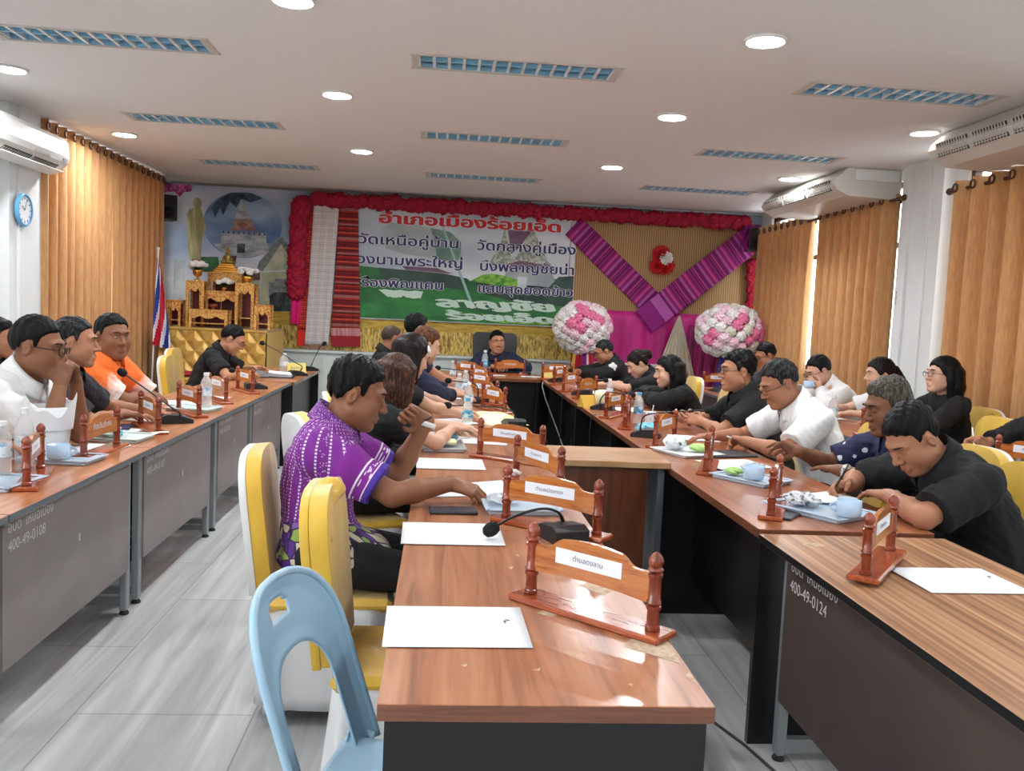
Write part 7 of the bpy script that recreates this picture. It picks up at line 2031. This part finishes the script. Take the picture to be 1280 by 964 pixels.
# ---- middle row (facing right)
r, j = add('man in purple embroidered shirt seated in the foreground, looking down, hand on a tray', (-.298, 3.19, 1.112), 4, 17, 'brown', 'black', (-.40, 3.13, .565), 0, ('fn', C_purple, coords, C_purpc), .80,
    ((.055, 3.10, .815), (.85, -.25, -.22), (-.2, .35, -.9), (.55, .6, .7, .8), .5), ((-.045, 3.40, 1.0), (-.62, -.25, .30), (-.4, -.9, .1), (.8, .9, 1.0, 1.0), .5), h=.0044, hs=1.0, build=1.06, style='full', seed=11, hem=True, eyes=False,
    poles=(X_((.1, -.8, -.55)), X_((.35, .1, -1))), hunch=.075, wide=1.04)
wristband(r, 'wrist_tissue', X_((-.045, 3.40, .985)), (.3, .2, 1), .032, .02, mat('white_tissue', rgb(232, 232, 230), .8))
wristband(r, 'bracelet', X_((-.055, 3.40, 1.012)), (-.3, -.2, 1), .029, .006, M_black)
add('woman with long straight brown hair in a black top beside the purple-shirted man', (-.215, 4.33, 1.075), 52, 22, 'fair', 'brown', (-.40, 4.20, .56), 25, C_black, .55,
    ((.07, 4.42, .84), (.85, .4, -.1), (0, 0, -1), REL, .3), ((.10, 4.72, .80), (.9, -.1, -.1), (0, 0, -1), REL, .3), h=.0062, fem=True, style='long', seed=21, collar=False, poles=(X_((.1, -.7, -.8)), X_((.1, .7, -.8))))
r, j = add('woman with black hair and a white hair clip, third in the middle row', (-.174, 5.30, 1.150), 30, 24, 'fair', 'dkbrown', (-.38, 5.22, .565), 10, C_black, .6,
    ((.10, 5.40, .80), (.9, .1, -.1), (0, 0, -1), REL, .3), ((.11, 5.62, .80), (.9, -.1, -.1), (0, 0, -1), REL, .3), h=.0075, fem=True, style='bob', seed=22, collar=False)
mb = MB(); mb.smooth = True; M = j['M']; p = j['Hc'] + M[0] * .066 + M[2] * .088 + M[1] * .035; q = p + M[0] * .022 - M[2] * .040 + M[1] * .018
mb.tube([tuple(p), tuple((p + q) / 2 + M[0] * .006), tuple(q)], [.008, .011, .007], 8); mb.build('hair_clip', M_white, r)
add('person with rusty brown short hair and navy sleeves in the middle row', (-.115, 6.40, 1.172), 18, 18, 'fair', 'rust', (-.36, 6.32, .565), 5, C_navyj, 1.7,
    ((.12, 6.45, .80), (.9, .1, -.1), (0, 0, -1), REL, .3), ((.12, 6.68, .80), (.9, -.1, -.1), (0, 0, -1), REL, .3), h=.008, fem=True, style='full', seed=23, collar=False)
add('man with thick black hair farther along the middle row, face hidden', (-.215, 7.52, 1.262), 35, 8, 'mid', 'black', (-.40, 7.45, .60), 5, C_navyj, .8,
    ((.10, 7.60, .80), (.9, .1, -.1), (0, 0, -1), REL, .3), ((.10, 7.85, .80), (.9, -.1, -.1), (0, 0, -1), REL, .3), h=.008, style='full', seed=24)
add('man with closely shaved head at the far end of the middle row', (-.46, 8.30, 1.145), 25, 12, 'tan', 'stub', (-.52, 8.28, .56), 5, C_black, .8,
    ((.0, 8.35, .80), (.9, .1, -.1), (0, 0, -1), REL, .3), ((.0, 8.6, .80), (.9, -.1, -.1), (0, 0, -1), REL, .3), h=.008, style='bald', seed=25)
# ---- chairman
add('man in a navy jacket seated in the black chair at the head desk', (.648, 10.30, 1.092), -80, 2, 'mid', 'black', (.74, 10.50, .58), -90, C_navyj, 1.9,
    ((.60, 10.00, .80), (.4, -.8, -.05), (0, 0, -1), REL, .3), ((.80, 9.98, .80), (-.6, -.7, -.05), (0, 0, -1), REL, .3), h=.0075, style='short', seed=31, build=1.04, hs=1.06, wide=1.02, vol=1.3)
# ---- right inner row (facing left)
r, j = add('man in a black collared shirt writing at the right front desk', (1.785, 3.15, 1.028), 193, 40, 'tan', 'black', (2.12, 3.10, .56), 182, C_black, .86,
    ((1.655, 3.36, .795), (-.88, -.30, -.12), (.1, -.75, -.6), (.55, .75, .95, 1.0), .6), ((1.70, 3.13, .80), (-.22, .95, -.05), (0, 0, -1), REL, .3), h=.0044, style='full', seed=41, build=1.10, eyes=False, wide=1.05, roll=-4,
    poles=(X_((.35, .6, -.6)), X_((-.45, -.85, -.45))), hunch=.06)
wristband(r, 'wrist_watch', X_((1.708, 3.095, .80)), (-.2, .95, 0), .030, .018, mat('brown_leather_strap', rgb(92, 40, 28), .5), (-.3, -.2, .9))
r, j = add('older man in a navy shirt with small white motifs, grizzled hair', (2.0, 3.757, 1.090), 184, 16, 'dark', 'grey', (2.22, 3.78, .565), 182, C_navy, .84,
    ((1.645, 3.86, .865), (-.30, .90, .02), (-.7, -.2, -.6), (.45, .6, .8, .9), .6), ((1.765, 3.68, .80), (-.30, .90, -.04), (0, 0, -1), FLAT, .15), h=.0052, style='full', seed=42, trim=C_navyc, eyes=False, hunch=.05,
    poles=(X_((.2, .4, -.8)), X_((-.3, -.8, -.5))))
wristband(r, 'wrist_watch', X_((1.777, 3.645, .805)), (-.3, .9, 0), .030, .016, M_steel, (-.2, -.4, .85))
add('man in a white polo shirt and glasses bent over his papers', (1.83, 4.60, 1.118), 184, 27, 'tan', 'salt', (2.14, 4.55, .56), 182, C_white, .78,
    ((1.55, 4.78, .79), (-.9, -.1, -.05), (0, 0, -1), REL, .3), ((1.64, 4.52, .80), (-.35, .9, -.05), (-.5, 0, -.8), (.5, .7, .9, 1.0), .6), h=.0052, style='short', seed=43, glasses='thin', build=1.08, wide=1.03, vol=1.2, eyes=False, hunch=.07,
    poles=(X_((.2, .6, -.8)), X_((-.2, -.5, -.8))))
add('man in a black polo shirt and glasses with clasped hands, head raised', (1.82, 5.26, 1.140), 181, 3, 'tan', 'black', (2.06, 5.22, .565), 178, C_black, .76,
    ((1.60, 5.50, .825), (-.75, -.50, .15), (.2, -.8, -.4), (.6, .7, .8, .9), .4), ((1.63, 5.27, .82), (-.80, .45, .15), (.2, .8, -.4), (.6, .7, .8, .9), .4), h=.006, style='full', seed=44, glasses='thin', poles=(X_((.2, .7, -.7)), X_((.2, -.7, -.7))))
add('woman with long straight black hair in a black jacket, right row', (1.81, 6.86, 1.032), 180, 10, 'fair', 'black', (2.04, 6.80, .56), 180, C_black, 1.95,
    ((1.60, 6.98, .80), (-.9, .1, -.05), (0, 0, -1), REL, .3), ((1.62, 6.80, .80), (-.85, .4, -.05), (0, 0, -1), REL, .3), h=.007, fem=True, style='long', seed=45, collar=False)
add('woman with dark hair pinned in a bun, leaning down in black clothes', (1.85, 8.12, 1.020), 182, 32, 'fair', 'dkbrown', (2.12, 8.05, .56), 180, C_black, .9,
    ((1.60, 8.32, .80), (-.9, .1, -.05), (0, 0, -1), REL, .3), ((1.56, 8.12, .81), (-.9, .2, -.1), (0, 0, -1), REL, .3), h=.0078, fem=True, style='bun', seed=46)
r, j = add('man in a black jacket with a white floral emblem, far end of the right row', (1.80, 9.62, 1.062), 182, 24, 'tan', 'salt', (2.04, 9.55, .56), 180, C_black, 1.9,
    ((1.55, 9.80, .80), (-.9, .1, -.05), (0, 0, -1), REL, .3), ((1.56, 9.52, .80), (-.9, .2, -.05), (0, 0, -1), REL, .3), h=.0078, style='short', seed=47, glasses='thin', build=1.08)
mb = MB(); mb.smooth = True
c = j['sL'] + (j['eL'] - j['sL']) * .18 + X_((-.03, -.094, .035))
for k in range(5):
    a = k * 2 * PI / 5 + .3; mb.ball((c[0] + .028 * math.cos(a), c[1], c[2] + .028 * math.sin(a)), (.022, .006, .022), 10, 6)
mb.ball((c[0], c[1] - .003, c[2]), (.014, .008, .014), 10, 6); mb.ball((c[0] - .01, c[1], c[2] - .055), (.010, .005, .022), 8, 6)
mb.build('white_emblem', M_white, r)
# ---- right outer row
add('man in dark grey shirt and glasses by the right flower ball, outer row', (3.2, 8.45, 1.134), 184, 22, 'tan', 'black', (3.46, 8.40, .565), 180, C_grey, .8,
    ((3.02, 8.60, .80), (-.9, .1, -.1), (0, 0, -1), REL, .3), ((3.02, 8.30, .80), (-.9, .1, -.1), (0, 0, -1), REL, .3), h=.008, style='short', seed=51, glasses='thick', vol=1.4)
add('man in a white jacket and black glasses drinking from a cup', (3.17, 7.14, 1.068), 186, 24, 'fair', 'black', (3.54, 7.06, .565), 180, C_white, 1.85,
    ((3.00, 7.26, .80), (-.9, .0, -.1), (0, 0, -1), REL, .3), ((3.13, 7.00, .935), (-.55, .45, .45), (.5, .75, .3), (.6, .65, .7, .75), .4), h=.0072, style='short', seed=52, glasses='thick', vol=1.7, build=1.05, poles=(X_((.1, .7, -.8)), X_((.2, -.6, -.9))))
add('woman with a dark ponytail in the outer row in front of the curtain end', (3.36, 6.48, 1.100), 178, 8, 'fair', 'dkbrown', (3.58, 6.42, .565), 180, C_white, .7,
    ((3.06, 6.58, .80), (-.9, .1, -.1), (0, 0, -1), REL, .3), ((3.06, 6.28, .80), (-.9, .2, -.1), (0, 0, -1), REL, .3), h=.0075, fem=True, style='pony', seed=53, collar=False)
add('woman with long black hair, glasses and a black jacket by the right curtain', (3.44, 5.77, 1.145), 182, -2, 'fair', 'black', (3.60, 5.86, .565), 180, C_black, 1.9,
    ((3.10, 5.92, .80), (-.9, .1, -.1), (0, 0, -1), REL, .3), ((3.08, 5.64, .80), (-.9, .2, -.1), (0, 0, -1), REL, .3), h=.0066, fem=True, style='long', seed=54, glasses='thin', collar=False, vol=1.2)
add('person in a black sleeve writing at the right edge, only the arm in view', (3.42, 4.50, 1.18), 185, 25, 'tan', 'black', (3.64, 4.44, .565), 182, C_black, 1.92,
    ((3.12, 4.72, .805), (-.85, .35, -.05), (-.2, -.7, -.6), (.55, .7, .9, 1.0), .6), ((3.08, 4.30, .80), (-.9, .2, -.05), (0, 0, -1), REL, .3), h=.0066, style='full', seed=55)
# ---- left row (facing right)
add('man in a white polo and glasses resting his chin on clasped hands', (-1.705, 3.87, 1.192), 2, 8, 'brown', 'black', (-2.17, 3.78, .575), 0, C_white, .80,
    ((-1.60, 3.84, 1.045), (.05, .35, .85), (-.55, .7, .1), (.7, .85, 1.0, 1.0), .3), ((-1.59, 3.97, 1.04), (.02, -.35, .85), (-.55, -.7, .1), (.75, .85, .95, 1.0), .3), h=.0052, style='short', seed=61, glasses='thick', build=1.08, wide=1.03, stubble=.5, vol=1.3,
    poles=(X_((.3, -.25, -1)), X_((.3, .25, -1))), trim=None)
add('man in a charcoal shirt with cropped hair, looking right, left row', (-1.855, 4.62, 1.180), 14, 3, 'tan', 'salt', (-2.17, 4.62, .575), 5, C_blk2, .84,
    ((-1.66, 4.74, .80), (.85, .25, -.05), (0, 0, -1), REL, .3), ((-1.60, 4.92, .80), (.9, -.1, -.05), (0, 0, -1), REL, .3), h=.006, style='short', seed=62, build=1.05, poles=(X_((.0, -.8, -.6)), X_((.0, .8, -.6))))
add('stout man in an orange and white polo with folded arms, left row', (-1.91, 5.28, 1.188), -38, 3, 'brown', 'black', (-2.16, 5.15, .575), -8, ('fn', C_orange, coords, C_orangec), .82,
    ((-1.74, 5.44, .83), (.35, .85, -.1), (-.4, .1, -.9), REL, .3), ((-1.70, 5.30, .83), (.40, -.85, -.1), (-.4, -.1, -.9), REL, .3), h=.006, style='short', seed=63, build=1.18, wide=1.08, hs=1.02, vol=1.2, poles=(X_((.25, -.9, -.5)), X_((.25, .9, -.5))))
add('man in a black polo and glasses reading papers at the far left desk', (-1.865, 8.02, 1.085), 4, 28, 'mid', 'black', (-2.16, 8.0, .565), 2, C_black, .78,
    ((-1.76, 7.90, .80), (.9, .2, -.05), (0, .2, -.95), REL, .4), ((-1.72, 8.16, .83), (.9, -.2, .05), (0, -.5, -.8), REL, .4), h=.0072, style='short', seed=64, glasses='thin', vol=1.3)
add('dark-haired man at the extreme left edge behind the man in white polo', (-2.86, 5.92, 1.12), 10, 5, 'tan', 'black', (-3.04, 5.9, .56), 0, C_black, .8,
    ((-2.66, 5.75, .64), (.9, .1, -.2), (0, 0, -1), REL, .3), ((-2.66, 6.05, .64), (.9, -.1, -.2), (0, 0, -1), REL, .3), h=.0075, style='full', seed=65)
add('person at the left photo edge with only a reaching forearm in view', (-2.00, 3.12, 1.13), 5, 20, 'mid', 'dkbrown', (-2.22, 3.10, .565), 0, C_black, .75,
    ((-1.78, 2.95, .80), (.9, .2, -.05), (0, 0, -1), REL, .3), ((-1.655, 3.33, .875), (.90, .05, -.12), (0, -.2, -.95), REL, .3), h=.0062, fem=True, style='bob', seed=66, collar=False)

# put each person's origin on the floor below the pelvis, and give every one a chair
_have = {0, 12}
_who = ['', 'brown-haired woman of the middle row', 'woman with the white hair clip', 'rusty-haired person', 'thick-haired man of the middle row', 'shaved man', None, None, 'man in navy with white motifs', 'man in the white polo on the right', 'man in the black polo with clasped hands', 'long-haired woman of the right row', 'bunned woman', 'man with the white emblem', 'man in dark grey shirt', 'man drinking from a cup', 'ponytailed woman', None, 'person writing at the right edge', 'man in white polo on the left', 'man in the charcoal shirt', 'man in orange', 'man reading papers', 'man at the extreme left edge', 'person with the reaching forearm']
for i, (root, j) in enumerate(PEOPLE):
    b = Vector((j['pel'][0], j['pel'][1], 0)); T = Matrix.Translation(-b)
    for o in [root] + [c for c in root.children_recursive]: o.data.transform(T)
    root.location = b
    if _who[i] and i not in (11,):
        a = math.atan2(j['fw'][1], j['fw'][0])
        chair(j['pel'][0] - j['fw'][0] * .02, j['pel'][1] - j['fw'][1] * .02, a, 'yellow and white covered chair under the ' + _who[i])
